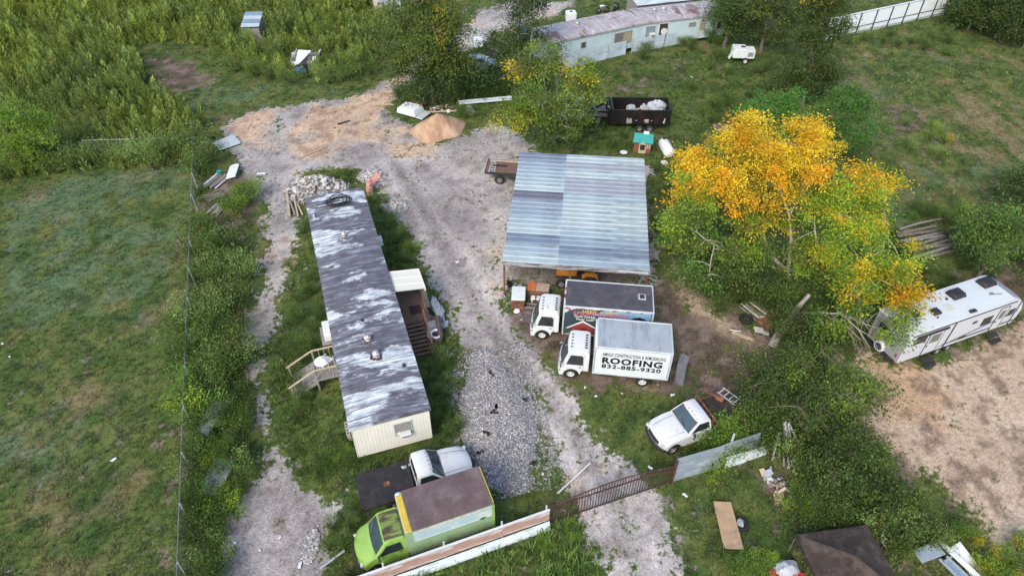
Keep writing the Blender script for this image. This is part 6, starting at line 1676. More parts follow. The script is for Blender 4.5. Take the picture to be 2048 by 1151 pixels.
# tyre and blocks at the foot of the big tree
ty3 = T('old_tyre', 'black tyre among rubbish at the foot of the leaning trunk', 'tyre', (*(15.09, 31.32), .12), 0)
part('tyre', m_black, ty3, lambda m: m.tube([(.34 * math.cos(a * .3927), .34 * math.sin(a * .3927), .0) for a in range(17)], .13, 8), 0, True)
for i, (u, v, s) in enumerate(((1517, 662, .42), (1532, 668, .34), (1525, 637, .3), (1458, 618, .32))):
    o = inst(CH[i], 'concrete_chunk', None, (*(15.63, 30.33), .1), (.1, .2, i * 1.3), (s, s, s))
    o.name = 'concrete_block'
    o.location = [(*(15.63, 30.33), .1), (*(16.03, 30.07), .1), (*(16.19, 31.46), .1), (*(14.24, 32.35), .1)][i]
    props(o, ['flat pale concrete block by the leaning trunk', 'smaller grey concrete block next to the flat pale one', 'rounded stone just above the tyre under the tree', 'pale stone at the edge of the dirt track'][i], 'concrete block')
one('rusty_sheet', 'rust brown metal sheet leaning at the foot of the leaning trunk', 'metal sheet', (*(16.19, 30.87), .1), 30, m_rust, lambda m: m.bb(-.5, .5, -.45, .45, 0, .03), None, 0, False, (25, 8))
boards('broken boards and sticks heaped under the orange tree', (*(15.73, 32.16), .05), 118, 7, 1.6, .09, [m_greywood, m_wood, m_chunk[0]], .2)
one('yellow_stick', 'yellow stick standing out of the weeds under the orange tree', 'stick', (*(14.49, 33.70), .2), 75, M('yellow_stick', (.55, .42, .06), rough=.6, var=.2), lambda m: m.tube([(-.45, 0, 0), (.45, 0, .4)], .035, 5))
one('pale_plank', 'pale plank beside the dirt track below the orange tree', 'plank', (*(14.50, 29.85), .03), -32, m_palewood, lambda m: m.bb(-.7, .7, -.13, .13, 0, .05))
one('white_rod', 'thin white rod on the dirt track below the orange tree', 'rod', (*(14.14, 30.33), .03), -12, m_wplas, lambda m: m.tube([(-.35, 0, .03), (.35, 0, .03)], .03, 5))

# ---------------------------------------------------------------- things beyond the far home
ws_ = T('white_shed', 'white roofed shed at the top edge behind the big green tree', 'shed', (*(-15.65, 86.18), 0), 35)
part('wall', m_white, ws_, lambda m: m.bb(-1.5, 1.5, -1.2, 1.2, 0, 2.1))
part('roof', m_galv, ws_, lambda m: m.prism([(-1.4, 2.1), (0, 2.7), (1.4, 2.1), (1.4, 2.05), (0, 2.64), (-1.4, 2.05)], [-1.7, 1.7], lambda x, y, z: (y, x, z)))
cs2 = T('corrugated_shed', 'corrugated metal lean to roof just behind the far mobile home', 'shed', (17.5, 83.2, 0), 16)
part('wall', m_greywood, cs2, lambda m: m.bb(-3.4, 3.4, -1.4, 1.6, 0, 2.3))
inst(corr_h(7.2, 3.6, .2, .03).mesh('roof', m_corr), 'roof', cs2, (-3.6, -1.7, 2.35), (R(-82), 0, 0))
wbx = T('white_tank_box', 'white plastic water tank standing beyond the far mobile home', 'tank', (*(7.00, 81.93), 0), 5)
part('tank', m_wplas, wbx, lambda m: m.bb(-.6, .6, -.6, .6, .12, 1.2), .08, True, 2)
part('base', m_dark, wbx, lambda m: m.bb(-.65, .65, -.65, .65, 0, .115))
part('cap', m_dark, wbx, lambda m: m.lathe([(.15, 0), (.15, .08), (.02, .08)], (0, 0, 1.2), 10))
for i, (u, v, lb) in enumerate(((1205, 20, 'dismantled quad bike nearest the white tank behind the far home'), (1232, 14, 'dark motorbike wreck among scrap behind the far home'), (1262, 12, 'last heap of rusty machine parts behind the far home'))):
    sx = T('scrap_bike', lb, 'scrap vehicle', [(*(11.11, 84.84), 0), (*(12.88, 85.84), 0), (*(14.87, 86.87), 0)][i], 20 + i * 40)
    for s in (-.55, .55): part('tyre', m_black, sx, lambda m: m.tube([(s + .28 * math.cos(a * .5236), 0, .3 + .28 * math.sin(a * .5236)) for a in range(13)], .08, 6), 0, True)
    part('frame', m_steel if i != 2 else m_rust, sx, lambda m: (m.tube([(-.55, 0, .3), (-.2, 0, .75), (.4, 0, .8), (.55, 0, .3)], .06, 6), m.box((0, 0, .5), (.5, .35, .35))))
    part('seat', m_black if i else m_wplas, sx, lambda m: m.box((-.15, 0, .85), (.6, .3, .12)), .04)
bch = T('black_chair', 'black folding chair on the dirt by the silver car', 'chair', (*(-2.22, 76.83), 0), 140)
part('seat', m_black, bch, lambda m: m.bb(-.25, .25, -.25, .25, .42, .46))
part('backrest', m_black, bch, lambda m: m.bb(-.28, -.24, -.25, .25, .5, 1.0))
for x in (-.22, .22):
    for y in (-.22, .22): part('leg', m_black, bch, lambda m: m.tube([(x, y, 0), (x * .9, y * .9, .43)], .02, 5))
one('blue_drum', 'blue tarp bundle caught in the branches by the far mobile home', 'tarp', (*(1.26, 77.69), .4), 0, MATS['blue_tarp'], lambda m: crumple(m, .45, .3, .4))
one('tarp_heap', 'dark tarpaulin heap beside the nose of the silver car', 'tarp', (*(-2.13, 72.17), 0), 0, M('dark_tarp', (.07, .075, .09), rough=.8, var=.3, bump=.5), lambda m: crumple(m, .8, .6, .5))
one('white_crate', 'white crate in the bushes above the silver car', 'crate', (*(-3.75, 74.86), 0), 10, m_wplas, lambda m: m.bb(-.5, .5, -.5, .5, 0, .9), None, .04)

# scraps of litter on the ground
LN = ['roofing truck cab', 'roofing truck cab', 'roofing truck wheel', 'plywood sheet', 'middle of the lawn', 'lawn edge', 'lawn edge', 'brown clearing', 'old tyre by the lawn', 'sandy strip', 'back steps', 'back steps', 'chest freezer', 'long truck cab', 'roofing truck nose', 'dark tyre', 'gravel heap', 'iron gate', 'shingle yard', 'shingle yard', 'shingle yard', 'shingle yard', 'dark stick', 'sandy yard', 'timber length', 'lane', 'grey padded mat', 'grey padded mat', 'vine stump', 'vine stump', 'carport side', 'grey fence', 'lime truck', 'dump trailer path', 'dump trailer path', 'flatbed trailer', 'driveway edge', 'gravel heap edge', 'white metal fence']
lit = [(4.26, 25.72), (4.82, 25.06), (6.37, 25.28), (8.78, 18.68), (-21.13, 20.78), (-31.65, 29.20), (-30.63, 28.12), (-38.40, 70.88), (-31.82, 51.94), (-15.44, 33.21), (-14.00, 27.87), (-12.58, 23.56), (0.61, 31.32), (1.62, 30.29),
       (3.05, 29.29), (6.77, 16.16), (-1.01, 19.57), (1.59, 19.93), (-11.20, 16.41), (-9.92, 15.05), (-11.99, 15.78), (-13.29, 16.16), (-14.96, 56.89), (-20.95, 52.44), (-16.11, 40.28), (-16.27, 33.21), (8.53, 25.91), (9.28, 25.17),
       (18.06, 28.69), (18.93, 28.07), (12.75, 35.23), (7.25, 20.32), (-4.11, 18.09), (18.52, 66.85), (18.98, 66.04), (1.51, 49.21), (-3.86, 37.10), (-0.69, 24.62), (38.47, 72.17)]
for i, p in enumerate(lit):
    s = random.uniform(.04, .10)
    def scrap(m):
        m.grid([[(s * (a - 1.5) + random.uniform(-.3, .3) * s, s * .8 * (b - 1) + random.uniform(-.3, .3) * s, .02 + random.uniform(0, .5) * s) for a in range(4)] for b in range(3)])
    one('litter_scrap', ('%s scrap of litter on the ground near the %s' % (['small pale', 'tiny torn', 'crumpled', 'curled'][LN[:i].count(LN[i])], LN[i])), 'litter', (*p, .02), random.uniform(0, 360), random.choice([m_wplas, m_wplas, m_bag, m_beige]), scrap, 'scraps of litter about the yard')

# loose pebbles strewn over the drive and yard
n = 26000
q = np.c_[RNG.uniform(-30, 14, n), RNG.uniform(12, 62, n)]
wg = sample(W_GRAVEL, q[:, 0], q[:, 1]) * (1 - .8 * sample(W_SAND, q[:, 0], q[:, 1])) + .25 * sample(W_SOIL, q[:, 0], q[:, 1])
keep = RNG.random(n) < wg * (.25 + .75 * (vnoise(q[:, 0], q[:, 1], .5, 3) > .5)) * np.clip(1.3 - q[:, 1] / 60, .15, 1)
q = q[keep]
scatter_stones('loose_gravel', None, np.c_[q, ground_z(q[:, 0], q[:, 1]) + .008], .012, .055, grey_cols, 'loose pebbles strewn over the gravel driveway')

# ---------------------------------------------------------------- vegetation
def unit(a): return a / (np.linalg.norm(a, axis=-1, keepdims=True) + 1e-9)
def leaf_quads(P, size, cols, up=.8, aspect=.55, dirs=None):
    """rhombic leaves: one quad each, colours per leaf"""
    n = len(P)
    d = unit(RNG.normal(size=(n, 3))) if dirs is None else unit(dirs + RNG.normal(size=(n, 3)) * .35)
    nn = unit(RNG.normal(size=(n, 3)) + np.array([0, 0, up * 3]))
    s = unit(np.cross(d, nn))
    L = (np.asarray(size) * (0.7 + 0.6 * RNG.random(n)))[:, None]
    W = L * aspect
    V = np.stack([P - d * L * .5, P + s * W * .5 + nn * L * .06, P + d * L * .5, P - s * W * .5 + nn * L * .06], 1)
    F = np.arange(n * 4).reshape(n, 4)
    C = np.repeat(cols, 4, 0)
    return V.reshape(-1, 3), F, C

def merge(parts):
    Vs, Fs, Cs, k = [], [], [], 0
    for V, F, C in parts:
        Vs.append(V); Fs.append(F + k); Cs.append(C); k += len(V)
    return np.vstack(Vs), np.vstack(Fs), np.vstack(Cs)

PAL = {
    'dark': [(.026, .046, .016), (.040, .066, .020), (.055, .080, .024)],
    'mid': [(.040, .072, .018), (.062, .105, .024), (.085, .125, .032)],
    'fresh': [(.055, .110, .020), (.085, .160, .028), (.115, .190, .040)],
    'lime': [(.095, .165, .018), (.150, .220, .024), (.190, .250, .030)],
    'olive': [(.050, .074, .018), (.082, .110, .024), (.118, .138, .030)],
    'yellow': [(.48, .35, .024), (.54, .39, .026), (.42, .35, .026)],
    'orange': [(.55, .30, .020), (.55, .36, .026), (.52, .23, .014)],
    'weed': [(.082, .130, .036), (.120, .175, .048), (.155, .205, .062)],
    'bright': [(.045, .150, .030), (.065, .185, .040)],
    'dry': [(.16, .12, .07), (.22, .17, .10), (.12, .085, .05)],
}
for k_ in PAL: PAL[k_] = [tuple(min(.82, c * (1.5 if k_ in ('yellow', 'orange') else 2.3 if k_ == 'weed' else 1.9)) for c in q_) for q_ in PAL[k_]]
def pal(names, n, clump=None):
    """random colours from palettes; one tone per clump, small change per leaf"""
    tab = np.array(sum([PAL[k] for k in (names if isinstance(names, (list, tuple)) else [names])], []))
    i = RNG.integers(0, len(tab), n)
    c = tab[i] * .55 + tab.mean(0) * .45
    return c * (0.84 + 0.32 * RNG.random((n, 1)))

m_bark = M('bark', (.15, .125, .10), rough=.95, var=.4, scale=3, bump=.5, bscale=12)
m_palebark = M('pale_bark', (.33, .30, .26), rough=.9, var=.3, scale=3, bump=.3)

def bez(a, b, lift, n=6):
    a, b = Vector(a), Vector(b)
    pts = []
    for i in range(n + 1):
        t = i / n
        p = a.lerp(b, t)
        p.z += lift * math.sin(math.pi * t)
        pts.append(p + Vector((random.uniform(-1, 1), random.uniform(-1, 1), random.uniform(-1, 1))) * .05 * (a - b).length * (0 < i < n) * .6)
    return pts

def tree(name, label, base, blobs, nclump, per, clump_r, leaf, colfn, trunk_r=.22, trunk_top=None, limbs=None, bark=m_bark, shell=.45, group=None, cat='tree', twigs=.5, up=.8, flat=.65, trunk_pts=None, bcols=None):
    """blobs: ellipsoids (cx,cy,cz,rx,ry,rz) relative to base; leaves gather in clumps on twigs"""
    t = T(name, label, cat, (*base, 0) if len(base) == 2 else base, 0, group)
    vol = np.array([b[3] * b[4] * b[5] for b in blobs]) ** .8
    which = RNG.choice(len(blobs), nclump, p=vol / vol.sum())
    B = np.array(blobs)[which]
    NL = 7
    lu = unit(RNG.normal(size=(len(blobs), NL, 3)) + np.array([0, -.15, .25]))
    lr = .55 + .35 * RNG.random((len(blobs), NL))
    li = RNG.integers(0, NL, nclump)
    lob = B[:, :3] + lu[which, li] * lr[which, li][:, None] * B[:, 3:]
    u = unit(RNG.normal(size=(nclump, 3)))
    r = RNG.random(nclump) ** shell
    C = np.where((RNG.random(nclump) < .86)[:, None], lob + u * r[:, None] * B[:, 3:] * .44, B[:, :3] + u * r[:, None] * B[:, 3:])
    C[:, 2] = np.maximum(C[:, 2], .15)
    # wood
    m = MB()
    top = Vector(trunk_top) if trunk_top else Vector((0, 0, max(.8, min(b[2] for b in blobs) * .7)))
    tp = [Vector(p) for p in trunk_pts] if trunk_pts else bez((0, 0, -.1), top, 0, 5)
    m.tube(tp, [trunk_r * (1.25 - .8 * i / (len(tp) - 1)) for i in range(len(tp))], 8)
    nodes = [tp[-1]]
    for b in ([] if limbs else blobs):
        e = Vector(b[:3])
        p = bez(tp[-1], e, .15 * (e - tp[-1]).length * .3, 5)
        m.tube(p, [min(trunk_r * .5, .10) * (1 - .7 * i / 5) for i in range(6)], 6)
        nodes += p[2:]
    if limbs:
        for (pts, r0, r1) in limbs:
            pts = [Vector(p) for p in pts]
            m.tube(pts, [r0 + (r1 - r0) * i / (len(pts) - 1) for i in range(len(pts))], 7)
            nodes += pts[1:]
        for b in blobs:
            e = Vector(b[:3])
            st = min(nodes, key=lambda q_: (q_ - e).length)
            p = bez(st, e, .1, 4)
            m.tube(p, [.05 * (1 - .15 * i) for i in range(5)], 5)
            nodes += p[1:]
    NA = np.array([tuple(q) for q in nodes])
    order = RNG.permutation(nclump)[:int(nclump * twigs)]
    for i in order:
        dd = np.linalg.norm(NA - C[i], axis=1)
        j = int(np.argmin(dd))
        if dd[j] < .2: continue
        p = bez(NA[j], C[i], .08 * dd[j], 3)
        rr = min(trunk_r * .22, .02 + .012 * dd[j])
        m.tube(p, [rr, rr * .75, rr * .5, rr * .25], 4, False)
        if dd[j] > 1.2: NA = np.vstack([NA, [tuple(p[2])]])
    m.build('trunk', bark, t, 0, True)
    # foliage
    n = nclump * per
    ci = np.repeat(np.arange(nclump), per)
    cr = clump_r * (.6 + .8 * RNG.random(nclump))
    off = RNG.normal(size=(n, 3)) * np.array([1, 1, flat]) * (cr[ci] * .5)[:, None]
    P = C[ci] + off
    P[:, 2] = np.maximum(P[:, 2], .04)
    tone = (.72 + .56 * RNG.random(nclump))[ci][:, None]
    if bcols:
        cols = np.zeros((n, 3)); wl = which[ci]; rc = RNG.random(nclump)[ci]
        for b_ in range(len(blobs)):
            names = bcols[b_]
            for j_, nm in enumerate(names):
                sel = (wl == b_) & (rc * len(names) >= j_) & (rc * len(names) < j_ + 1)
                cols[sel] = pal(nm, int(sel.sum()))
        cols *= tone
    else:
        cols = colfn(P, C[ci], n, RNG.random(nclump)[ci]) * tone
    dirs = unit(off + np.array([0, 0, .1])) + np.array([0, 0, -.25])
    V, F, K = leaf_quads(P, np.full(n, leaf), cols, up, .55, dirs)
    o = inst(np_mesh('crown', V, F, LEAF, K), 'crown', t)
    return t

def mixcol(*spec):
    """(palette, weight) pairs chosen per clump"""
    names = [s[0] for s in spec]; w = np.cumsum([s[1] for s in spec]); w = w / w[-1]
    def f(P, C, n, rc):
        out = np.zeros((n, 3))
        k = np.searchsorted(w, rc)
        for i, nm in enumerate(names):
            s = k == i
            out[s] = pal(nm, int(s.sum()))
        return out
    return f

# ---- the big spreading tree: orange and yellow leaves high up, greener ones below
fork = (-.5, .9, 1.7)
OY, YL, GR = ['orange', 'yellow', 'yellow'], ['yellow', 'lime', 'lime', 'lime'], ['lime', 'olive', 'fresh']
tree('spreading_tree', 'large spreading tree with orange and yellow leaves in front of the travel trailer', (18.67, 33.2),
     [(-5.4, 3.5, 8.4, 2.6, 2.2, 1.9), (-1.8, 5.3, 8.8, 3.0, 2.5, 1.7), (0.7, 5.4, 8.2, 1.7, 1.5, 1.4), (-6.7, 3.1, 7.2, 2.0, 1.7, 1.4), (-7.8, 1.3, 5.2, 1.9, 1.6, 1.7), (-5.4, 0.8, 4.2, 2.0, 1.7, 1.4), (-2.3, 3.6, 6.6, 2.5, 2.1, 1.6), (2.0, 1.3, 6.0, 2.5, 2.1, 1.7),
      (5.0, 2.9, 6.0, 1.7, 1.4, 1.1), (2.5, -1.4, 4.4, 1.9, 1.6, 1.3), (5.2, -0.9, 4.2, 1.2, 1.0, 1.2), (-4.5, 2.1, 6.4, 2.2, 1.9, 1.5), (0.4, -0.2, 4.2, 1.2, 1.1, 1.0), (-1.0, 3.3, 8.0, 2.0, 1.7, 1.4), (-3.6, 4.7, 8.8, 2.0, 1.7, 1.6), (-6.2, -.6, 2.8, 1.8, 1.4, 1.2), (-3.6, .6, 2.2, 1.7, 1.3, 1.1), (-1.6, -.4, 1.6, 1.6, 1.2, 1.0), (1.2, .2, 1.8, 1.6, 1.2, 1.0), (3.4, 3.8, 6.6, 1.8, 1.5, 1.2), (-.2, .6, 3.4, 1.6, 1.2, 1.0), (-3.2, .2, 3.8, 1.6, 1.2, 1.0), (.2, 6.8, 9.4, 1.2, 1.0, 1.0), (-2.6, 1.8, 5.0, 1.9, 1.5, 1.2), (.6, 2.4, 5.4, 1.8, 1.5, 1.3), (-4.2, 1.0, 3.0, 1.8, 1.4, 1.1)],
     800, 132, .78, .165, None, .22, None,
     [([fork, (-1.9, 1.0, 3.0), (-2.7, 1.4, 4.3), (-3.9, 2.0, 5.9)], .15, .05), ([fork, (-.7, 1.4, 3.8), (-1.2, 1.8, 5.6), (-2.1, 2.6, 7.4)], .14, .04),
      ([fork, (-2.6, .6, 2.7), (-4.4, .5, 3.4), (-6.5, .6, 4.6)], .10, .03), ([fork, (.8, .9, 2.8), (2.1, 1.2, 4.6)], .11, .04), ([(-1.2, 1.8, 5.6), (-.2, 3.0, 7.4)], .06, .02), ([(-2.7, 1.4, 4.3), (-4.0, .8, 5.0)], .05, .02), ([(-.7, 1.4, 3.8), (.2, .8, 5.2)], .05, .02), ([(2.1, 1.2, 4.6), (4.6, .6, 5.0)], .05, .02)],
     m_palebark, .50, trunk_pts=[(0, 0, -.1), (-.1, .25, .5), (-.3, .6, 1.1), fork], flat=.5, twigs=.35,
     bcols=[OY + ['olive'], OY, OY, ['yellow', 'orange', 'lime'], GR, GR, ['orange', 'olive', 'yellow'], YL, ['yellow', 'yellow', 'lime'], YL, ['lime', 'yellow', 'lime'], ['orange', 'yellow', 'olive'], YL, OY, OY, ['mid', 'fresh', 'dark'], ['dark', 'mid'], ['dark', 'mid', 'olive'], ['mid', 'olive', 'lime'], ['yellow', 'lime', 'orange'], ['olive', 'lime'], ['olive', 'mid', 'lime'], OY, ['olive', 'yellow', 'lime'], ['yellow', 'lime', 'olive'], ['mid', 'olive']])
# ---- leaning tree reaching over the trailer
tree('leaning_tree', 'leaning tree with pale trunk whose lime and yellow sprays hang over the travel trailer', (16.18, 29.12),
     [(5.4, 0.9, 4.6, 1.5, 1.3, 1.1), (6.8, -0.6, 4.4, 1.3, 1.1, 0.7), (3.8, -0.4, 4.2, 1.3, 1.1, .9), (4.8, -2.7, 3.9, 1.1, 0.9, .8), (3.3, 0.9, 4.6, 1.1, 1.0, 0.9), (5.6, -1.8, 4.0, 0.8, 0.7, 0.6), (1.9, -1.2, 3.0, 0.8, 0.7, 0.7)],
     120, 60, .62, .18, None, .24, None,
     [([(1.1, 1.1, 1.7), (2.2, .2, 2.6), (3.2, -.3, 3.0), (4.0, -1.2, 2.6), (4.6, -2.0, 1.9)], .08, .02), ([(2.2, .2, 2.6), (3.4, -.9, 2.6), (4.4, -1.3, 1.8)], .05, .015), ([(3.2, -.3, 3.0), (4.2, -.8, 3.0), (5.0, -1.6, 2.2)], .04, .012), ([(4.0, -1.2, 2.6), (4.7, -1.6, 2.4), (5.2, -2.2, 1.6)], .03, .01), ([(3.2, -.3, 3.0), (3.9, -1.2, 3.2), (4.8, -2.6, 3.8)], .04, .015)] +
     [([(2.6 + .25 * k_, .6 - .15 * (k_ % 4), 2.4), (3.4 + .12 * k_, random.uniform(-.8, .8), random.uniform(1.6, 2.8)), (4.0 + .10 * k_, random.uniform(-1.8, .2), random.uniform(.8, 2.0))], .022, .007) for k_ in range(16)],
     m_palebark, .5, trunk_pts=[(0, 0, -.1), (.3, .35, .6), (.8, .8, 1.2), (1.4, 1.3, 1.9), (2.0, 1.6, 2.8)],
     bcols=[YL, OY, ['lime', 'fresh', 'yellow'], ['lime', 'lime', 'fresh'], YL, ['lime', 'fresh'], ['lime', 'fresh']])

# ---- tall trees at the back
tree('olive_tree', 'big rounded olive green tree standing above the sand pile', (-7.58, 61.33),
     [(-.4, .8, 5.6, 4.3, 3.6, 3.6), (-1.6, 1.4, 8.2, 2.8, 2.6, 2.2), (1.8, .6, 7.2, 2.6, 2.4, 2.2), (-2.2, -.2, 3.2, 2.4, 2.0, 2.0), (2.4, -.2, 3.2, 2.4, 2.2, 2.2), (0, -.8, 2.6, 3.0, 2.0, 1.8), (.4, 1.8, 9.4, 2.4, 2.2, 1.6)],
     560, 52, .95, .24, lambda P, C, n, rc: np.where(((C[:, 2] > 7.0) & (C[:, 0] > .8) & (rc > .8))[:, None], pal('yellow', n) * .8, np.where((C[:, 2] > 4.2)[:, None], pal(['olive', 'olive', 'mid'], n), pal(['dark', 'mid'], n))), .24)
tree('vine_tree', 'dark narrow tree wrapped in vines between the silver car and far mobile home', (1.38, 62.92),
     [(-.2, 1.2, 5.6, 2.3, 2.2, 3.0), (-.9, 3.0, 8.0, 2.0, 1.8, 2.2), (1.0, 3.6, 8.4, 1.8, 1.8, 1.8), (-1.4, .2, 2.4, 2.2, 1.8, 2.2), (1.6, .4, 2.2, 1.8, 1.6, 1.6), (-2.8, 1.2, 4.0, 1.5, 1.4, 1.5)],
     330, 50, .85, .20, mixcol(('dark', 4), ('mid', 2), ('olive', 1)), .22, None,
     [([(.3, .6, 3), (.6, 1.6, 7.2), (.8, 2.2, 9.6)], .10, .03), ([(.6, 1.6, 6.0), (1.4, 1.6, 8.4)], .06, .02)], m_palebark)
tree('yellowing_tree', 'loose yellow green tree with bare upper twigs behind the carport', (3.74, 53.81),
     [(-0.8, -1.4, 4.6, 2.9, 2.3, 1.8), (-3.1, -1.6, 3.8, 2.3, 1.9, 1.5), (1.4, -.4, 6.6, 2.0, 1.6, 1.5), (-1.0, 0.4, 7.2, 2.3, 1.7, 1.4), (0.4, -1.6, 3.2, 2.4, 1.9, 1.6), (-3.9, -2.0, 3.2, 1.6, 1.2, 0.9), (-3.6, 0, 6.8, 1.1, 0.9, 0.8), (2.7, -.8, 4.8, 1.2, 0.9, 0.9), (-0.2, -1.8, 1.7, 1.8, 1.3, 1.0), (2.0, -1.2, 3.6, 1.5, 1.2, 1.1)],
     330, 60, .75, .19, None, .16, None,
     [([(0, 0, 1.0), (-.8, .6, 4.2), (-1.4, 1.2, 7.4)], .06, .012), ([(0, 0, 1.0), (.1, .8, 5.0), (-.2, 1.6, 8.0)], .06, .012), ([(.1, .8, 5.0), (.9, 1.4, 7.6)], .04, .01), ([(0, 0, 1.0), (1.0, .6, 4.4), (1.7, 1.2, 7.0)], .05, .012), ([(-.8, .6, 4.2), (-2.4, 1.0, 6.8)], .04, .01)], m_palebark, .6, twigs=.7,
     bcols=[['olive', 'lime', 'fresh'], ['olive', 'lime'], ['olive', 'lime', 'yellow'], ['olive', 'lime'], ['mid', 'olive', 'lime'], ['olive', 'yellow', 'lime'], ['yellow', 'olive'], ['olive', 'lime'], ['dark', 'mid'], ['olive', 'mid']])
tree('ivy_clad_tree', 'tall dark green tree hung with leafy sprays beyond the orange tree', (27.76, 60.30),
     [(0, .6, 4.6, 2.4, 2.2, 3.2), (-.4, 1.6, 7.8, 2.0, 2.0, 2.6), (.8, 2.6, 10.0, 2.2, 2.0, 2.4), (1.2, .2, 2.6, 1.9, 1.6, 2.0), (-1.6, .4, 2.0, 1.6, 1.4, 1.6), (1.8, 1.6, 6.6, 1.5, 1.4, 1.8), (-.6, 3.4, 11.6, 2.2, 2.0, 1.6)],
     480, 50, .85, .21, lambda P, C, n, rc: np.where(((C[:, 2] > 9.5) & (rc > .6))[:, None], pal('yellow', n) * .8, pal(['dark', 'mid', 'olive'], n)), .24)
for lb, p, s, c in (('dark rounded tree at the end of the far mobile home', (23.63, 74.45), 1.0, ('dark', 'mid')), ('dark tree between the far home and the ivy clad tree', (27.28, 73.10), 1.15, ('dark', 'olive')), ('thick dark tree behind the ivy clad tree at the top edge', (32.24, 82.56), 1.25, ('dark', 'mid'))):
    tree('shade_tree', lb, p, [(0, .5, 4.0 * s, 2.8 * s, 2.4 * s, 2.8 * s), (-1.0, 1.6, 6.2 * s, 2.2 * s, 2.0 * s, 2.0 * s), (1.4, .4, 3.0 * s, 1.9 * s, 1.8 * s, 2.0 * s)], int(210 * s), 46, .95, .24, mixcol((c[0], 3), (c[1], 2)), .2)
tree('young_tree', 'bright yellow green young tree at the corner of the tall weeds by the lawn', (-39.38, 49.36),
     [(0, .2, 3.3, 2.2, 1.8, 1.8), (-.4, .4, 4.7, 1.6, 1.4, 1.2), (.6, -.1, 1.9, 1.6, 1.4, 1.2), (-.9, -.1, 1.8, 1.5, 1.3, 1.2), (.8, .6, 4.3, 1.3, 1.1, 1.0)],
     230, 44, .62, .17, lambda P, C, n, rc: np.where((C[:, 2] > 2.2)[:, None], pal(['lime', 'bright', 'lime'], n) * 1.15, pal(['olive', 'lime'], n)), .10)
for lb, p, s in (('large rounded bright green bush tree behind the orange tree', (27.09, 50.95), 1.35), ('smaller bright green bush tree peeping behind the orange tree', (22.81, 54.87), .95), ('low mid green bush between the two bright bush trees', (24.76, 52.44), .7)):
    tree('bush_tree', lb, p, [(0, .3, 2.3 * s, 2.5 * s, 2.1 * s, 2.0 * s), (.7, .5, 3.2 * s, 1.7 * s, 1.5 * s, 1.3 * s), (-.8, .2, 2.9 * s, 1.5 * s, 1.4 * s, 1.2 * s)], int(240 * s), 50, .6, .15, mixcol(('fresh', 3), ('bright', 2)), .12, shell=.3, up=.5)
tree('feathery_tree', 'feathery green tree standing just beyond the travel trailer', (31.90, 35.23),
     [(-.3, .6, 2.6, 2.2, 1.8, 1.9), (.8, 1.2, 3.8, 1.8, 1.6, 1.4), (-.8, 1.2, 4.0, 1.3, 1.2, 1.1)], 210, 50, .70, .17, mixcol(('mid', 3), ('fresh', 1), ('dark', 1)), .13)
for lb, p, s in (('green bushy tree at the right edge above the trailer', (38.76, 42.15), 1.0), ('dark tree at the right edge behind the nose of the travel trailer', (36.13, 35.23), 1.1)):
    tree('edge_tree', lb, p, [(0, .5, 2.6 * s, 2.2 * s, 1.9 * s, 2.0 * s), (.8, .8, 4.0 * s, 1.8 * s, 1.6 * s, 1.4 * s)], 170, 48, .8, .19, mixcol(('mid', 2), ('fresh', 1), ('dark', 2)), .14)
for i, (p, s) in enumerate((((53.26, 79.47), .9), ((55.31, 77.26), 1.0), ((56.90, 74.45), 1.0), ((58.28, 85.84), 1.1), ((61.39, 84.18), 1.1), ((62.90, 79.47), 1.1), ((54.16, 85.01), .8))):
    tree('wood_edge_tree', ['dark green tree at the end of the white metal fence', 'dark tree second from the white metal fence along the field edge', 'dark brownish tree at the far corner of the field', 'tall tree behind the field edge right of the white fence', 'tall tree at the top corner above the field', 'outermost tree past the far corner of the field', 'small tree against the end of the white metal fence'][i], p,
         [(0, .5, 2.8 * s, 2.8 * s, 2.2 * s, 2.4 * s), (1.0, 1.0, 4.2 * s, 2.2 * s, 2.0 * s, 1.8 * s), (-1.4, .2, 2.0 * s, 1.8 * s, 1.6 * s, 1.6 * s)], 190, 46, .95, .24, mixcol(('dark', 3), ('olive', 1), ('mid', 2)), .16, None, None, m_bark, group='trees along the far edge of the field')
# thicket by the trailer: trailing branches
tree('thicket_tree', 'dark tangled thicket with bright trailing tips between pickup and dirt lot', (15.75, 22.31),
     [(-.4, 1.0, 2.0, 2.4, 2.0, 1.5), (1.8, 1.2, 2.6, 2.0, 1.6, 1.2), (-1.6, 2.6, 1.6, 2.0, 1.6, 1.2), (.6, 3.0, 2.4, 1.8, 1.5, 1.4), (3.2, .8, 2.2, 1.3, 1.0, .8), (1.2, -.4, 1.4, 1.8, 1.3, 1.0), (-2.0, .4, 1.0, 1.4, 1.2, .9)],
     300, 60, .70, .14, lambda P, C, n, rc: np.where((((C[:, 0] > 1.2) & (C[:, 2] > 2.2) & (rc > .4)) | (rc > .9))[:, None], pal(['lime', 'fresh'], n), pal(['dark', 'dark', 'mid', 'olive'], n)), .15, cat='thicket')
tree('thicket_tree', 'lower thicket spilling down from the leaning poles towards the dark canopy', (16.32, 18.85),
     [(-.4, .6, 1.3, 1.8, 1.6, 1.1), (1.0, 1.4, 1.6, 1.6, 1.5, 1.2), (.2, -.8, 1.0, 1.6, 1.2, .9), (2.0, -.2, .9, 1.3, 1.2, .8)],
     200, 48, .65, .15, mixcol(('dark', 3), ('mid', 2), ('olive', 2), ('fresh', .9)), .09, cat='thicket')
tree('vine_stump', 'vine covered stump and weeds at the foot of the leaning trunk', (17.73, 27.67),
     [(0, .5, 1.2, 1.8, 1.4, 1.1), (-.6, 1.6, 1.8, 1.3, 1.2, 1.3), (1.4, 1.4, .9, 1.3, 1.0, .8)], 170, 46, .6, .15, mixcol(('dark', 3), ('mid', 2), ('olive', 1)), .14, cat='thicket')

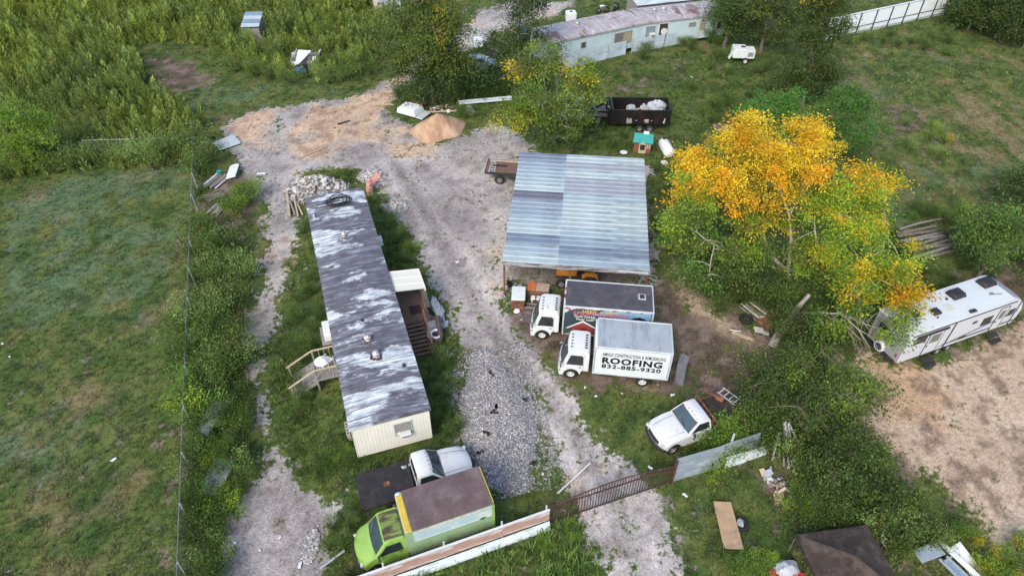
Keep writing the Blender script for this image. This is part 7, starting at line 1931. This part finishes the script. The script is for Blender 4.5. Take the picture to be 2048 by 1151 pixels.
# ---- shrubs: a few templates, copied
def bush_mesh(name, cols, n=620, leaf=.13, tall=1.15, up=.7, stems=7):
    C, D, K_, wood = [], [], [], MB()
    for s in range(stems):
        a = s * 6.283 / stems + random.uniform(-.4, .4); r = random.uniform(.25, .85)
        e = np.array([r * math.cos(a), r * math.sin(a), tall * random.uniform(.55, 1.05) * (1.15 - .35 * r)])
        wood.tube([(0, 0, -.05), tuple(e * .5 + [0, 0, .1]), tuple(e)], [.03, .02, .008], 4, False)
        k = n // stems
        t = RNG.random(k) ** .6
        base = e[None] * (.25 + .75 * t[:, None])
        C.append(base + RNG.normal(size=(k, 3)) * np.array([.20, .20, .15]) * (1.25 - .5 * t[:, None]))
        D.append(np.repeat(e[None], k, 0))
        K_.append(pal(random.choice(cols), k) * random.uniform(.85, 1.15))
    C = np.vstack(C); D = unit(np.vstack(D))
    C[:, 2] = np.maximum(C[:, 2], .03)
    n = len(C)
    shade = (.85 + .3 * RNG.random((n, 1)))
    V, F, K = leaf_quads(C, np.full(n, leaf), np.vstack(K_) * shade, up, .5, D)
    wv = np.array(wood.v); wf = np.array([f for f in wood.f if len(f) == 4])
    V, F, K = merge([(V, F, K), (wv, wf, np.repeat([[.12, .10, .07]], len(wv), 0))])
    return np_mesh(name, V, F, LEAF, K)
BUSH = {
    'dark': [bush_mesh('shrub', ['dark', 'mid', 'mid'], 1500, .078) for _ in range(3)],
    'mid': [bush_mesh('shrub', ['mid', 'mid', 'fresh', 'weed'], 1500, .074, 1.25, .3, 9) for _ in range(3)],
    'fresh': [bush_mesh('shrub', ['fresh', 'fresh', 'lime'], 1500, .074, 1.0) for _ in range(3)],
    'olive': [bush_mesh('shrub', ['olive', 'weed', 'weed'], 1500, .074, 1.35, .2, 10) for _ in range(3)],
    'yellow': [bush_mesh('shrub', ['lime', 'lime', 'fresh', 'yellow'], 1500, .074, 1.0) for _ in range(2)],
    'tall': [bush_mesh('shrub', ['weed', 'olive', 'mid'], 700, .15, 1.9, .2, 9) for _ in range(3)],
}
ANCH = [('the sand pile', (-6.8, 56.1)), ('the olive tree', (-8, 61)), ('the silver car', (-3, 68)), ('the fridge door', (-23.38, 49.05)), ('the roofing sheets', (-24.97, 53.12)), ('the fence corner', (-26.95, 50.79)), ('the rubble heap', (-15.36, 45.16)), ('the traffic barrels', (-11.41, 45.86)),
        ('the back steps', rl(-3.8, 3.4)), ('the side air conditioner', rl(-1.7, 2.6)), ('the far end of the home', rl(9.5, 2.5)), ('the cinder blocks', rl(-8.4, 2.4)), ('the porch canopy', rl(0, -3.2)), ('the brown sofa', (-4.92, 30.07)), ('the gravel heap', (-.8, 24)), ('the black flatbed', (-6.5, 18.5)),
        ('the lime green cab', (-6.5, 15.2)), ('the buried metal sheets', (-15.05, 19.51)), ('the half buried sheets', (-16.54, 23.05)), ('the lime sapling', (-18.09, 24.08)), ('the shingle yard', (-11.85, 17.06)), ('the middle of the lane', (-16.09, 31.32)), ('the narrow sandy strip', (-16.64, 36.55)), ('the iron gate', (5, 18.5)),
        ('the grey fence', (10.5, 20.3)), ('the leaning poles', (14.67, 21.25)), ('the debris heap', (13.53, 19.34)), ('the dark canopy', (15.86, 15.05)), ('the window frames', (19.86, 15.10)), ('the plywood', (10.43, 16.85)), ('the rusty pickup bed', (11.8, 23.5)), ('the leaning trunk', (16.18, 29.12)), ('the old tyre', (15.09, 31.32)),
        ('the trailer spare wheel', (22.2, 28.1)), ('the grey planks', (30.39, 39.50)), ('the trailer nose', (31, 31.8)), ('the carport corner', (9.4, 44.5)), ('the carport side', (9.3, 38)), ('the playhouse', (11.37, 52.44)), ('the propane tank', (13.28, 51.77)), ('the dump trailer tail', (14.6, 57)), ('the wooden pallet', (19.13, 56.14)),
        ('the white machine', (24.53, 70.88)), ('the ivy clad tree', (27.76, 60.30)), ('the far home door', (17, 74)), ('the far home gable', (4.5, 69)), ('the corrugated fence', (10, 71)), ('the junk trailer', (-21.99, 70.12)), ('the weathered shed', (-29.26, 77.26)), ('the brown clearing', (-34.47, 67.44)), ('the sandy road', (-13.45, 65.69)),
        ('the white shed', (-15.65, 86.18)), ('the first white fence panels', (37, 77)), ('the middle white fence panels', (44, 80.5)), ('the last white fence panels', (52, 84)), ('the dirt track', (12.82, 34.71)), ('the tall weeds', (-34.77, 49.60)), ('the open dirt', (19.49, 21.41)), ('the dirt lot edge', (20.84, 18.42)), ('the white panel', (21.16, 15.17))]
SEEN = {}
def shrubs(kind, pts, smin, smax, label, group, name='shrub', cat='shrub', jit=.35):
    for (x, y) in pts:
        s = random.uniform(smin, smax)
        k = (s - smin) / max(1e-6, smax - smin)
        near = min(ANCH, key=lambda a_: (a_[1][0] - x) ** 2 + (a_[1][1] - y) ** 2)[0]
        lb = None
        for size in ([('small', 'middling', 'large')[min(2, int(k * 3))]] + ['broad', 'leaning', 'ragged', 'bushy', 'open', 'low', 'thick', 'upright', 'rounded', 'spindly', 'tangled', 'spreading', 'drooping', 'loose']):
            t_ = '%s %s near %s' % (size, label, near)
            if t_ not in SEEN: break
        SEEN[t_] = 1
        flat_ = {'broad': (1.25, 1.25, .85), 'low': (1.1, 1.1, .7), 'thick': (1.1, 1.1, 1.1), 'open': (1.15, 1, .9)}.get(size, (1, 1, 1))
        tilt = .3 if size == 'leaning' else .08
        o = inst(random.choice(BUSH[kind]), name, None, (x + random.uniform(-jit, jit), y + random.uniform(-jit, jit), 0), (random.uniform(-tilt, tilt), random.uniform(-tilt, tilt), random.uniform(0, 6.28)), (s * flat_[0] * random.uniform(.85, 1.2), s * flat_[1] * random.uniform(.85, 1.2), s * flat_[2] * random.uniform(.85, 1.15)))
        props(o, t_, cat, group)
L1 = 'hedge shrub along the chain link fence'
H1 = 'shrubs in the hedge along the chain link fence'
shrubs('mid', [(-26.1,48.8), (-22.2,40.3), (-23.1,39.7), (-20.7,38.2), (-21.6,36.8), (-19.3,36.0), (-22.0,35.2), (-19.8,34.5), (-20.6,32.7), (-18.1,32.3), (-21.1,31.3), (-19.0,30.9), (-19.8,29.5), (-17.8,29.1), (-18.7,28.1), (-19.5,27.3), (-17.5,27.1), (-16.6,26.3), (-18.1,25.9), (-17.3,24.8), (-15.8,24.4), (-17.8,23.7)], 1.2, 1.75, L1, H1, 'hedge_shrub')
shrubs('olive', [(-26.6,51.6), (-27.3,50.0), (-21.5,38.5), (-23.5,38.5), (-20.1,36.8), (-20.8,35.2), (-18.4,35.2), (-18.9,32.7), (-19.5,31.3), (-17.3,30.4), (-17.3,27.9), (-16.4,27.5), (-18.9,26.3)], 1.2, 1.75, L1, H1, 'hedge_shrub')
shrubs('mid', [(-17.2,22.7), (-15.8,23.0), (-14.8,22.1), (-16.5,21.4), (-16.8,20.5), (-14.8,21.1), (-16.2,19.4), (-14.2,19.9), (-15.6,18.7), (-15.9,17.9), (-14.1,18.7), (-15.2,17.1), (-14.8,17.9), (-15.2,16.2), (-14.3,15.5), (-13.4,14.8), (-14.5,14.6), (-13.6,13.9), (-13.8,12.8), (-12.7,12.8)], 0.9, 1.3, L1, H1, 'hedge_shrub')
shrubs('fresh', [(-15.4,23.0), (-15.4,21.7), (-15.7,20.8), (-15.1,19.6), (-13.8,17.9), (-15.6,18.1)], 0.9, 1.3, L1, H1, 'hedge_shrub')
shrubs('fresh', [(-21.4,44.0), (-21.0,45.0), (-21.5,42.8)], 1.4, 1.7, 'rounded bright bush', 'rounded bushes by the fridge door')
shrubs('fresh', [(-18.3,24.3), (-17.5,23.4)], 1.5, 1.9, 'lime green sapling bush', 'lime saplings in the fence hedge', 'sapling_bush')
shrubs('olive', [(-27.7,51.6), (-27.3,52.4), (-28.3,50.4), (-25.7,50.4), (-29.0,50.0), (-30.1,49.6)], 1.6, 2.2, 'tall olive bush', 'bushes at the fence corner')
L2 = 'green shrub against the mobile home'
H2 = 'shrubs against the mobile home'
shrubs('mid', [(-15.7,40.3), (-14.6,38.5), (-15.0,36.3), (-13.9,35.2), (-14.1,33.7), (-12.9,32.3), (-13.8,31.3), (-12.8,30.4), (-11.9,29.1), (-13.2,29.1), (-14.0,30.9), (-12.2,24.8), (-12.8,26.3), (-12.0,22.7), (-11.4,21.4), (-10.2,20.8), (-9.5,21.4), (-8.8,20.5), (-8.0,20.5), (-11.0,19.9), (-10.0,19.9), (-13.9,27.1), (-13.8,28.7)], .55, .95, L2, H2)
shrubs('dark', [(-13.4,31.3), (-12.4,31.3), (-13.2,27.9), (-12.3,27.9), (-12.2,23.7), (-9.5,20.2), (-14.1,33.2), (-13.5,33.5)], .6, 1.0, L2, H2)
shrubs('mid', [(-10.2,42.8), (-9.4,41.5), (-8.9,39.1), (-8.2,39.7), (-7.4,37.4), (-7.8,36.3), (-10.0,44.1), (-6.7,35.2), (-6.0,35.2), (-4.3,25.2), (-4.3,27.1), (-4.0,26.3), (-3.9,23.7), (-3.6,23.0), (-3.6,24.8), (-4.1,23.0), (-3.9,22.1), (-3.3,22.4), (-4.9,27.1)], .5, .85, L2, H2)
shrubs('olive', [(-4.4,27.9), (-3.9,25.2), (-4.4,24.1), (-11.0,44.8), (-8.9,42.2)], .5, .8, L2, H2)
shrubs('fresh', [(-8.9,20.9), (-9.1,20.5), (-7.2,38.2), (-6.6,22.1), (-7.1,21.2)], .5, .8, L2, H2)
shrubs('fresh', [(11.1,21.2), (11.6,21.4), (10.7,21.1), (11.9,21.6), (11.4,21.6)], 1.5, 1.9, 'bright green bush', 'bushes beside the rusty pickup')
shrubs('mid', [(12.5,21.9), (13.0,22.4), (13.3,23.0), (12.6,21.4)], 1.3, 1.8, 'mid green bush', 'bushes at the end of the grey fence')
shrubs('dark', [(13.8,25.2), (14.8,26.3), (14.8,24.8), (13.7,23.7), (14.6,23.4), (14.7,22.4), (13.8,22.1), (15.8,26.3), (16.1,25.2), (15.5,21.4), (16.8,22.1), (17.6,23.0), (18.6,24.1), (18.1,22.1), (16.2,20.5), (14.9,20.5), (17.5,20.5), (17.7,19.6), (14.6,18.7), (14.8,17.6), (15.0,16.8), (15.8,17.1), (13.9,16.5), (17.5,18.1), (16.6,17.1)], .7, 1.15, 'dark thicket shrub', 'shrubs in the lower thicket', 'thicket_shrub')
shrubs('tall', [(14.4,20.5), (14.7,19.9), (15.4,20.3), (15.9,19.6), (16.1,18.1), (16.8,18.4), (17.2,16.8), (15.5,16.8), (17.7,16.2), (18.7,16.3), (19.5,15.9)], .8, 1.2, 'tall loose thicket shrub', 'shrubs in the lower thicket', 'thicket_shrub')
shrubs('fresh', [(14.4,18.8), (14.9,19.6), (15.2,17.3), (16.5,16.8), (15.3,16.3), (14.1,17.9), (14.3,16.0)], .6, .95, 'bright thicket shrub', 'bright shrubs in the lower thicket', 'thicket_shrub')
shrubs('olive', [(18.2,18.7), (18.2,17.6), (18.6,16.8), (20.0,18.1), (19.9,16.8), (19.0,19.6), (18.5,15.8), (16.7,16.3), (20.4,16.3)], .6, 1.0, 'olive brush', 'olive brush by the dirt lot', 'thicket_shrub')
shrubs('yellow', [(21.7,15.0), (22.7,15.3), (23.4,14.8), (22.7,14.3), (21.8,14.3), (21.2,14.6), (24.2,15.5), (22.0,13.9), (21.3,16.8), (21.7,16.0)], .7, 1.05, 'yellow green bush', 'yellow bushes at the lower corner')
shrubs('tall', [(18.1,15.5), (18.6,15.0), (17.2,15.0), (14.7,15.3), (13.9,15.0)], .5, .7, 'leafy weed bush', 'weeds round the dark canopy', 'weed_bush', 'weed')
L3 = 'dense bush'
shrubs('dark', [(-11.0,62.4), (-10.2,61.3), (-8.9,61.3), (-7.4,60.8), (-6.0,61.3), (-4.6,61.9), (-3.6,62.4), (-5.6,62.9), (-2.7,62.4), (-1.7,62.9), (-1.2,65.1), (-3.2,65.1), (-4.3,65.1), (-0.7,62.9)], .9, 1.4, L3, 'bushes under the olive tree', 'bush', 'bush')
shrubs('mid', [(-10.8,62.9), (-4.7,63.5), (-3.2,62.9), (-2.0,64.0), (-0.2,64.6), (-4.6,58.3), (-5.1,58.8)], .8, 1.3, L3, 'bushes under the olive tree', 'bush', 'bush')
L4 = 'green bush along the far home'
shrubs('mid', [(8.5,72.4), (9.5,74.4), (10.3,73.8), (7.2,69.9), (8.2,68.6), (6.8,71.1), (18.9,75.1), (19.8,75.8), (20.0,73.8), (14.6,73.1), (14.1,71.4), (23.2,77.3), (23.3,75.1), (22.1,75.8)], .9, 1.3, L4, 'bushes along the far mobile home', 'bush', 'bush')
shrubs('olive', [(10.6,74.4), (11.4,75.8), (8.1,73.8)], 1.2, 1.6, L4, 'bushes along the far mobile home', 'bush', 'bush')
shrubs('dark', [(22.4,71.1), (25.2,67.4), (26.6,68.6), (25.8,64.0), (26.2,61.9), (23.3,61.9), (24.0,60.8), (20.9,60.3), (21.7,59.3), (19.8,59.3), (27.0,66.3), (27.3,64.0), (29.2,61.3), (30.5,62.9), (31.7,65.1)], .8, 1.3, 'dark bush in rough ground', 'bushes in the rough ground by the dump trailer', 'bush', 'bush')
shrubs('mid', [(19.5,60.3), (20.9,61.3), (18.0,58.8), (18.3,56.9), (20.8,57.8), (22.3,58.3), (18.3,64.0), (20.8,68.6), (22.1,67.4)], .7, 1.1, 'mid green bush in rough ground', 'bushes in the rough ground by the dump trailer', 'bush', 'bush')
shrubs('mid', [(11.9,48.8), (12.6,47.7), (11.9,45.9), (12.5,44.8), (11.2,44.1), (11.8,42.8), (11.0,41.2), (6.9,53.3), (7.8,53.7), (8.9,53.3), (10.1,54.2), (5.9,52.4), (9.5,52.9), (13.6,48.8)], .5, .85, 'weedy bush', 'bushes round the carport')
shrubs('dark', [(11.8,40.9), (12.4,39.7), (11.2,38.5), (13.2,33.2), (13.6,32.3), (12.9,35.2), (13.6,35.2), (14.3,33.7), (14.8,33.2), (15.8,33.2), (16.7,32.7), (17.2,32.3), (15.5,34.7), (16.4,34.2), (17.6,34.7), (18.2,33.2), (18.6,31.3), (18.9,30.4), (19.9,31.3), (20.4,30.9), (21.0,32.7)], .8, 1.3, 'dark bush under the orange tree', 'bushes under the orange tree', 'bush', 'bush')
shrubs('mid', [(12.7,36.0), (13.6,36.8), (14.0,35.2), (15.0,35.2), (16.5,35.7), (12.8,37.9), (19.4,30.0), (19.9,29.5)], .8, 1.2, 'mid green bush under the orange tree', 'bushes under the orange tree', 'bush', 'bush')
shrubs('olive', [(36.0,54.2), (37.0,53.3), (38.7,55.1), (35.8,51.6), (36.2,50.8), (34.8,52.4), (35.8,56.9)], .7, 1.0, 'scrubby olive bush in the far field', 'bushes in the far field', 'bush', 'bush')
shrubs('yellow', [(38.4,55.5), (38.3,53.7)], .9, 1.2, 'yellow scrub bush in the far field', 'bushes in the far field', 'bush', 'bush')
shrubs('mid', [(38.2,75.8), (40.1,76.5), (43.0,76.5), (43.2,74.4), (45.0,75.8), (45.8,75.1), (47.5,76.5), (49.4,78.0), (41.4,75.4), (45.7,73.8), (49.1,75.1), (47.3,72.4), (37.4,75.1)], .9, 1.4, 'green bush along the field edge', 'bushes along the white metal fence', 'bush', 'bush')
shrubs('dark', [(29.9,48.8), (30.4,48.1), (29.5,50.0), (30.4,46.9), (31.7,42.5), (32.4,41.5), (31.0,42.8), (32.5,40.3), (32.4,38.5), (30.1,35.2), (29.1,34.5), (33.2,35.2), (35.0,37.4), (36.1,37.4), (31.7,36.3), (28.1,40.3), (27.8,37.9), (27.8,36.3), (28.9,36.3)], .7, 1.1, 'dark field edge bush', 'bushes round the grey planks', 'bush', 'bush')
shrubs('fresh', [(30.7,42.2), (32.6,42.8), (33.4,42.2), (34.3,42.8)], .6, .9, 'bright field edge bush', 'bright bushes by the grey planks')
L6 = 'tall weed shrub'
shrubs('olive', [(-34.1,50.0), (-32.9,50.1), (-31.7,50.3), (-35.6,49.6), (-36.8,49.4), (-37.8,48.8), (-40.3,48.8), (-41.3,48.4), (-42.6,48.4)], 1.3, 2.0, 'tall olive bush', 'bushes at the edge of the tall weeds', 'weed_shrub')
shrubs('olive', [(-31.6,69.9), (-30.4,69.3), (-28.9,68.0), (-27.2,67.4), (-26.0,66.9), (-24.6,66.3), (-23.3,66.3), (-22.1,65.7), (-19.7,66.3), (-18.5,65.7), (-17.1,66.3), (-21.3,73.8), (-19.9,72.4), (-25.1,73.8), (-25.3,71.1), (-26.6,73.1), (-27.5,72.4), (-29.7,72.4), (-29.4,75.1), (-31.2,73.8), (-18.3,69.9), (-17.0,68.6), (-19.7,68.6)], 1.0, 1.5, L6, 'weed shrubs round the junk trailer', 'weed_shrub')
shrubs('mid', [(-20.7,76.5), (-18.7,75.1), (-16.8,73.8), (-15.3,71.1), (-17.7,72.4), (-15.5,68.6), (-17.5,78.0), (-15.4,75.1), (-14.5,67.4), (-19.5,79.5), (-22.1,78.0), (-16.6,66.3), (-13.9,72.4), (-15.4,79.5), (-14.7,82.6), (-23.6,79.5), (-25.0,78.0), (-27.5,76.5)], 1.3, 1.9, L6, 'weed shrubs round the junk trailer', 'weed_shrub')
shrubs('fresh', [(10.9,14.9), (11.4,15.0), (11.8,14.8), (10.3,14.6), (10.9,14.3)], .6, .9, 'bright leafy bush', 'bright clumps by the white sack', 'leafy_bush', 'plant')
shrubs('fresh', [(2.1,16.4), (2.6,16.7), (3.0,16.2), (1.6,15.8)], .35, .5, 'bright weed bush', 'weeds outside the iron gate', 'weed_bush', 'weed')
shrubs('mid', [(-7.9,16.8), (-8.0,16.0), (-7.6,17.9), (-8.4,17.1), (-8.0,17.6), (-8.5,15.8)], .5, .75, 'weed bush', 'weeds beside the lime green truck', 'weed_bush', 'weed')
shrubs('mid', [(-14.8,47.7), (-14.2,48.1), (-13.5,48.4), (-13.7,47.5)], .45, .65, 'rubble side bush', 'bushes by the rubble', jit=.2)

# ---- tall weeds field: countless stalks, one mass
def weed_template(nl, cols, h=1.0):
    t = np.linspace(.16, 1, nl)
    a = np.arange(nl) * 2.4 + RNG.random(nl)
    r = .30 * (1.05 - t) ** .7 * (.6 + .6 * RNG.random(nl)) + .03
    P = np.c_[r * np.cos(a) * .6, r * np.sin(a) * .6, t * h]
    D = np.c_[np.cos(a), np.sin(a), 1.1 + 1.6 * t]
    return leaf_quads(P, .13 + .15 * (1 - t), pal(cols, nl), .1, .42, D)
def scatter_mass(name, label, pts, templates, smin, smax, tint=None, zs=None, mat=None, thin=1.0, kind='stuff'):
    n = len(pts)
    k = RNG.integers(0, len(templates), n)
    s = smin + (smax - smin) * RNG.random(n)
    if zs is not None: s = s * zs
    a = RNG.random(n) * 6.283
    z0 = ground_z(pts[:, 0], pts[:, 1])
    out = []
    for i, (V, F, C) in enumerate(templates):
        sel = np.where(k == i)[0]
        if len(sel) == 0: continue
        c, si, ss = np.cos(a[sel])[:, None], np.sin(a[sel])[:, None], s[sel][:, None]
        lean = RNG.normal(size=(len(sel), 2)) * .16
        X = (V[None, :, 0] * c - V[None, :, 1] * si) * ss * thin + pts[sel, 0][:, None] + lean[:, :1] * V[None, :, 2] * ss
        Y = (V[None, :, 0] * si + V[None, :, 1] * c) * ss * thin + pts[sel, 1][:, None] + lean[:, 1:] * V[None, :, 2] * ss
        Z = V[None, :, 2] * ss + z0[sel][:, None]
        VV = np.stack([X, Y, Z], -1).reshape(-1, 3)
        FF = (F[None] + (np.arange(len(sel)) * len(V))[:, None, None]).reshape(-1, F.shape[1])
        tn = np.ones((len(sel), 3)) if tint is None else tint[sel]
        CC = (C[None] * tn[:, None] * (.8 + .4 * RNG.random((len(sel), 1, 1)))).reshape(-1, 3)
        out.append((VV, FF, CC))
    V, F, C = merge(out)
    o = inst(np_mesh(name, V, F, mat or LEAF, C), name)
    return props(o, label, kind=kind)
def rand_in(P, dens, far=None):
    P = np.asarray(P)
    x0, y0 = P.min(0); x1, y1 = P.max(0)
    n = int((x1 - x0) * (y1 - y0) * dens)
    q = np.c_[RNG.uniform(x0, x1, n), RNG.uniform(y0, y1, n)]
    return q[in_poly(P, q[:, 0], q[:, 1])]
WT = [weed_template(36, [['weed'], ['weed', 'olive'], ['weed', 'mid']][_ % 3]) for _ in range(6)]
fieldP = [(-117.2,97.0), (-73.2,103.4), (-18.9,103.4), (-15.7,85.8), (-13.9,76.5), (-14.9,68.6), (-17.3,67.4), (-19.6,65.7), (-23.8,66.3), (-28.6,68.6), (-32.0,71.1), (-34.8,74.4), (-38.6,75.8), (-41.2,74.4), (-40.1,69.9), (-35.6,62.9), (-32.9,60.3), (-28.3,56.9), (-27.3,52.4), (-28.3,50.4), (-30.6,49.6), (-34.4,48.8), (-38.2,48.1), (-41.9,47.3), (-59.2,43.5)]
q = rand_in(fieldP, 3.3)
q = q[(q[:, 0] > -62 - (q[:, 1] - 60) * .4) & (q[:, 1] < 108)]
for c in ((-21.99, 70.12), (-29.06, 76.54)):
    q = q[np.hypot(q[:, 0] - c[0], q[:, 1] - c[1]) > 2.1]
c_ = np.clip((vnoise(q[:, 0], q[:, 1], .18, 3) - .5) * 2.6 + .5, 0, 1)
clump = np.clip((vnoise(q[:, 0] + 40, q[:, 1], .55, 3) - .5) * 2.4 + .5, 0, 1)
c2_ = np.clip((vnoise(q[:, 0] + 70, q[:, 1] + 20, .9, 3) - .5) * 2.6 + .5, 0, 1)
tint = np.stack([.92 + .30 * c_ + .25 * c2_, .84 + .20 * c_ + .20 * c2_, .9 - .1 * c_], -1)
scatter_mass('tall_weeds', 'dense field of tall green weeds filling the far corner', q, WT, 1.3, 2.5, tint, .50 + .75 * clump)

# ---- herb and grass masses
def tuft(nb, cols, w=.05, spread=.35, curve=.5):
    Vs, Fs, Cs = [], [], []
    for i in range(nb):
        a = RNG.random() * 6.283; r = RNG.random() * spread * .5
        h = .6 + .5 * RNG.random()
        b = np.array([r * math.cos(a), r * math.sin(a), 0]); d = np.array([math.cos(a), math.sin(a), 0]); s = np.array([-d[1], d[0], 0]) * w
        mid = b + d * curve * .25 * h + [0, 0, h * .6]; tip = b + d * curve * .8 * h + [0, 0, h]
        k = len(Vs)
        Vs += [b - s, b + s, mid + s * .8, mid - s * .8, tip]
        Fs += [(k, k + 1, k + 2, k + 3), (k + 3, k + 2, k + 4, k + 4)]
        col = pal(cols, 1)[0]
        Cs += [col] * 5
    V, C = np.array(Vs), np.array(Cs)
    F = np.array([(f[0], f[1], f[2]) for f in Fs] + [(f[0], f[2], f[3]) for f in Fs if f[3] != f[2]])
    return V, F, C
WHITE = [np.ones(3)]
def tuft_w(nb, **k):
    V, F, C = tuft(nb, 'fresh', **k)
    return V, F, np.repeat((.7 + .6 * RNG.random((nb, 1))).repeat(5, 0), 3, 1)
SHORT = [tuft_w(7, w=.10, spread=1.2, curve=1.0) for _ in range(5)]
LONG = [tuft_w(9, w=.045, spread=.5, curve=.9) for _ in range(6)]
# mown lawn blades take the tone of the ground they grow from
n = 130000
q = np.c_[RNG.uniform(-60, 62, n), 13 + 80 * RNG.random(n) ** 1.5]
bare = sample(wb, q[:, 0], q[:, 1])
vis = np.abs(q[:, 0]) < (q[:, 1] * .80 + 18)
keep = vis & (bare < .45) & (~in_poly(fieldP, q[:, 0], q[:, 1])) & (RNG.random(n) < np.clip(1.1 - bare, 0, 1))
for (cx, cy, hx_, hy_, rz) in ((-9.44, 31.04, 10.4, 2.0, 108.5), (6.9, 26.9, 3.8, 1.1, 172.6), (5.8, 30.1, 4.4, 1.1, 173), (-3.1, 16.7, 3.4, 1.0, 201), (10.3, 22.85, 2.6, .9, 202), (-5, 19.2, 2.6, .9, 20)):
    a = R(rz); dx_, dy_ = q[:, 0] - cx, q[:, 1] - cy
    keep &= ~((np.abs(dx_ * math.cos(a) + dy_ * math.sin(a)) < hx_) & (np.abs(-dx_ * math.sin(a) + dy_ * math.cos(a)) < hy_))
q = q[keep]
base = sample(c1, q[:, 0], q[:, 1])
scatter_mass('lawn_grass', 'short patchy grass over the lawns and verges', q, SHORT, .07, .16, base * 1.25, None, GRASS, 1.3)
def rough(name, label, polys, dens, hmin, hmax, cols, tmpl=LONG, avoid=True):
    qs = np.vstack([rand_in(P, dens) for P in polys])
    if avoid:
        b = sample(W_GRAVEL, qs[:, 0], qs[:, 1])
        b = np.maximum(b, np.where(sample(W_SAND, qs[:, 0], qs[:, 1]) > .6, 1, 0))
        b = np.maximum(b, sample(W_LOT, qs[:, 0], qs[:, 1]) * .8)
        qs = qs[RNG.random(len(qs)) > b * 1.3]
    cl = np.clip((vnoise(qs[:, 0], qs[:, 1], .6, 3) - .5) * 2.5 + .5, 0, 1)
    qs = qs[RNG.random(len(qs)) < .35 + .65 * cl]
    cl = np.clip((vnoise(qs[:, 0], qs[:, 1], .6, 3) - .5) * 2.5 + .5, 0, 1)
    return scatter_mass(name, label, qs, tmpl, hmin, hmax, pal(cols, len(qs)), .6 + .6 * cl, GRASS)
rough('gate_grass', 'long bright grass along the foot of the rust faded front fence', [[(-7.4,13.8), (1.7,16.8), (3.8,17.7), (4.2,15.8), (4.1,12.3), (-7.1,11.3)]], 16, .28, .55, ['fresh', 'mid', 'mid'])
rough('yard_grass', 'rough grass around the mobile home and along the hedge', [[(-15.0,31.3), (-16.4,41.5), (-14.3,40.3), (-9.3,24.8), (-8.0,20.6), (-4.4,21.6), (-7.6,19.6), (-8.2,18.8), (-9.8,18.8), (-12.0,20.2), (-13.2,22.7), (-14.3,26.3)], [(-11.6,45.5), (-9.7,43.5), (-6.9,37.4), (-4.8,33.2), (-3.2,29.1), (-3.4,26.3), (-3.0,22.7), (-1.7,19.6), (-4.2,21.7), (-4.7,24.8), (-9.2,38.5)],
      [(-27.5,52.4), (-20.7,44.8), (-17.7,35.2), (-16.9,31.3), (-15.6,26.3), (-14.0,22.1), (-13.7,18.4), (-13.5,14.5), (-13.0,12.3), (-14.0,12.3), (-22.3,35.2)], [(-9.3,18.4), (-7.7,18.4), (-7.0,15.8), (-7.5,14.3), (-8.6,14.3)]], 11, .18, .42, ['mid', 'fresh', 'dark', 'olive'])
rough('verge_grass', 'uneven grass and weeds on both sides of the driveway by the gate', [[(-1.3,19.6), (1.0,21.4), (2.5,20.0), (3.2,18.8), (1.9,18.3), (-0.6,18.4), (-1.6,18.4)], [(2.8,25.7), (8.0,25.5), (7.2,22.1), (8.2,21.4), (10.7,21.7), (8.4,20.6), (6.0,20.5), (4.9,22.7)], [(6.8,18.7), (8.4,19.6), (12.9,20.8), (13.9,19.6), (13.7,15.8), (8.7,14.6), (7.5,14.6)]], 12, .10, .24, ['mid', 'dark', 'olive', 'dark'])
rough('back_grass', 'rough weeds behind the carport and around the dump trailer', [[(4.2,52.4), (7.8,64.0), (20.3,71.1), (27.3,71.1), (24.4,58.8), (16.4,52.4), (14.5,49.2), (11.6,49.2), (11.5,51.6)], [(9.3,68.6), (21.1,75.1), (23.3,72.4), (15.7,66.3), (8.8,64.0)], [(11.7,50.0), (14.7,50.0), (13.6,38.5), (11.2,37.4), (9.8,35.2)]], 6, .20, .45, ['mid', 'dark', 'fresh'])
rough('field_grass', 'uneven tufts over the far field behind the orange tree', [[(34.7,72.4), (48.5,73.8), (58.5,73.8), (45.7,43.5), (37.9,43.5), (33.0,42.8), (30.9,49.2), (31.6,57.8)]], 3, .10, .25, ['olive', 'mid', 'weed', 'dry'])
rough('thicket_grass', 'tangled undergrowth below the thicket and orange tree', [[(9.8,35.2), (13.4,37.4), (18.4,35.2), (21.8,31.3), (21.0,29.1), (16.8,29.5), (13.7,31.3)], [(9.4,28.7), (16.3,27.9), (19.9,27.1), (18.4,22.7), (19.0,19.6), (21.8,18.4), (22.3,15.8), (22.4,14.3), (13.2,14.3), (13.3,19.6), (12.7,23.4), (10.8,24.8)]], 11, .15, .40, ['dark', 'mid', 'olive', 'dry'])
rough('camp_grass', 'short lush grass by the white truck cap and guard rail', [[(-12.1,62.9), (-11.2,64.0), (-9.3,60.3), (-3.6,61.3), (0.8,61.9), (-1.1,57.8), (-4.4,57.4), (-8.4,55.5), (-10.4,57.4)]], 9, .15, .32, ['mid', 'fresh'])
# scattered tufts on bare ground
n = 9000
q = np.c_[RNG.uniform(-30, 48, n), RNG.uniform(13, 70, n)]
cl = vnoise(q[:, 0] + 9, q[:, 1] + 3, .7, 4)
k = (np.maximum(sample(W_GRAVEL, q[:, 0], q[:, 1]), sample(W_LOT, q[:, 0], q[:, 1])) > .4) & (cl > .60) & (RNG.random(n) < .8)
q = q[k]
scatter_mass('stray_tufts', 'stray tufts of weed pushing through gravel and bare dirt', q, SHORT, .08, .22, pal(['olive', 'mid', 'dry'], len(q)), None, GRASS)
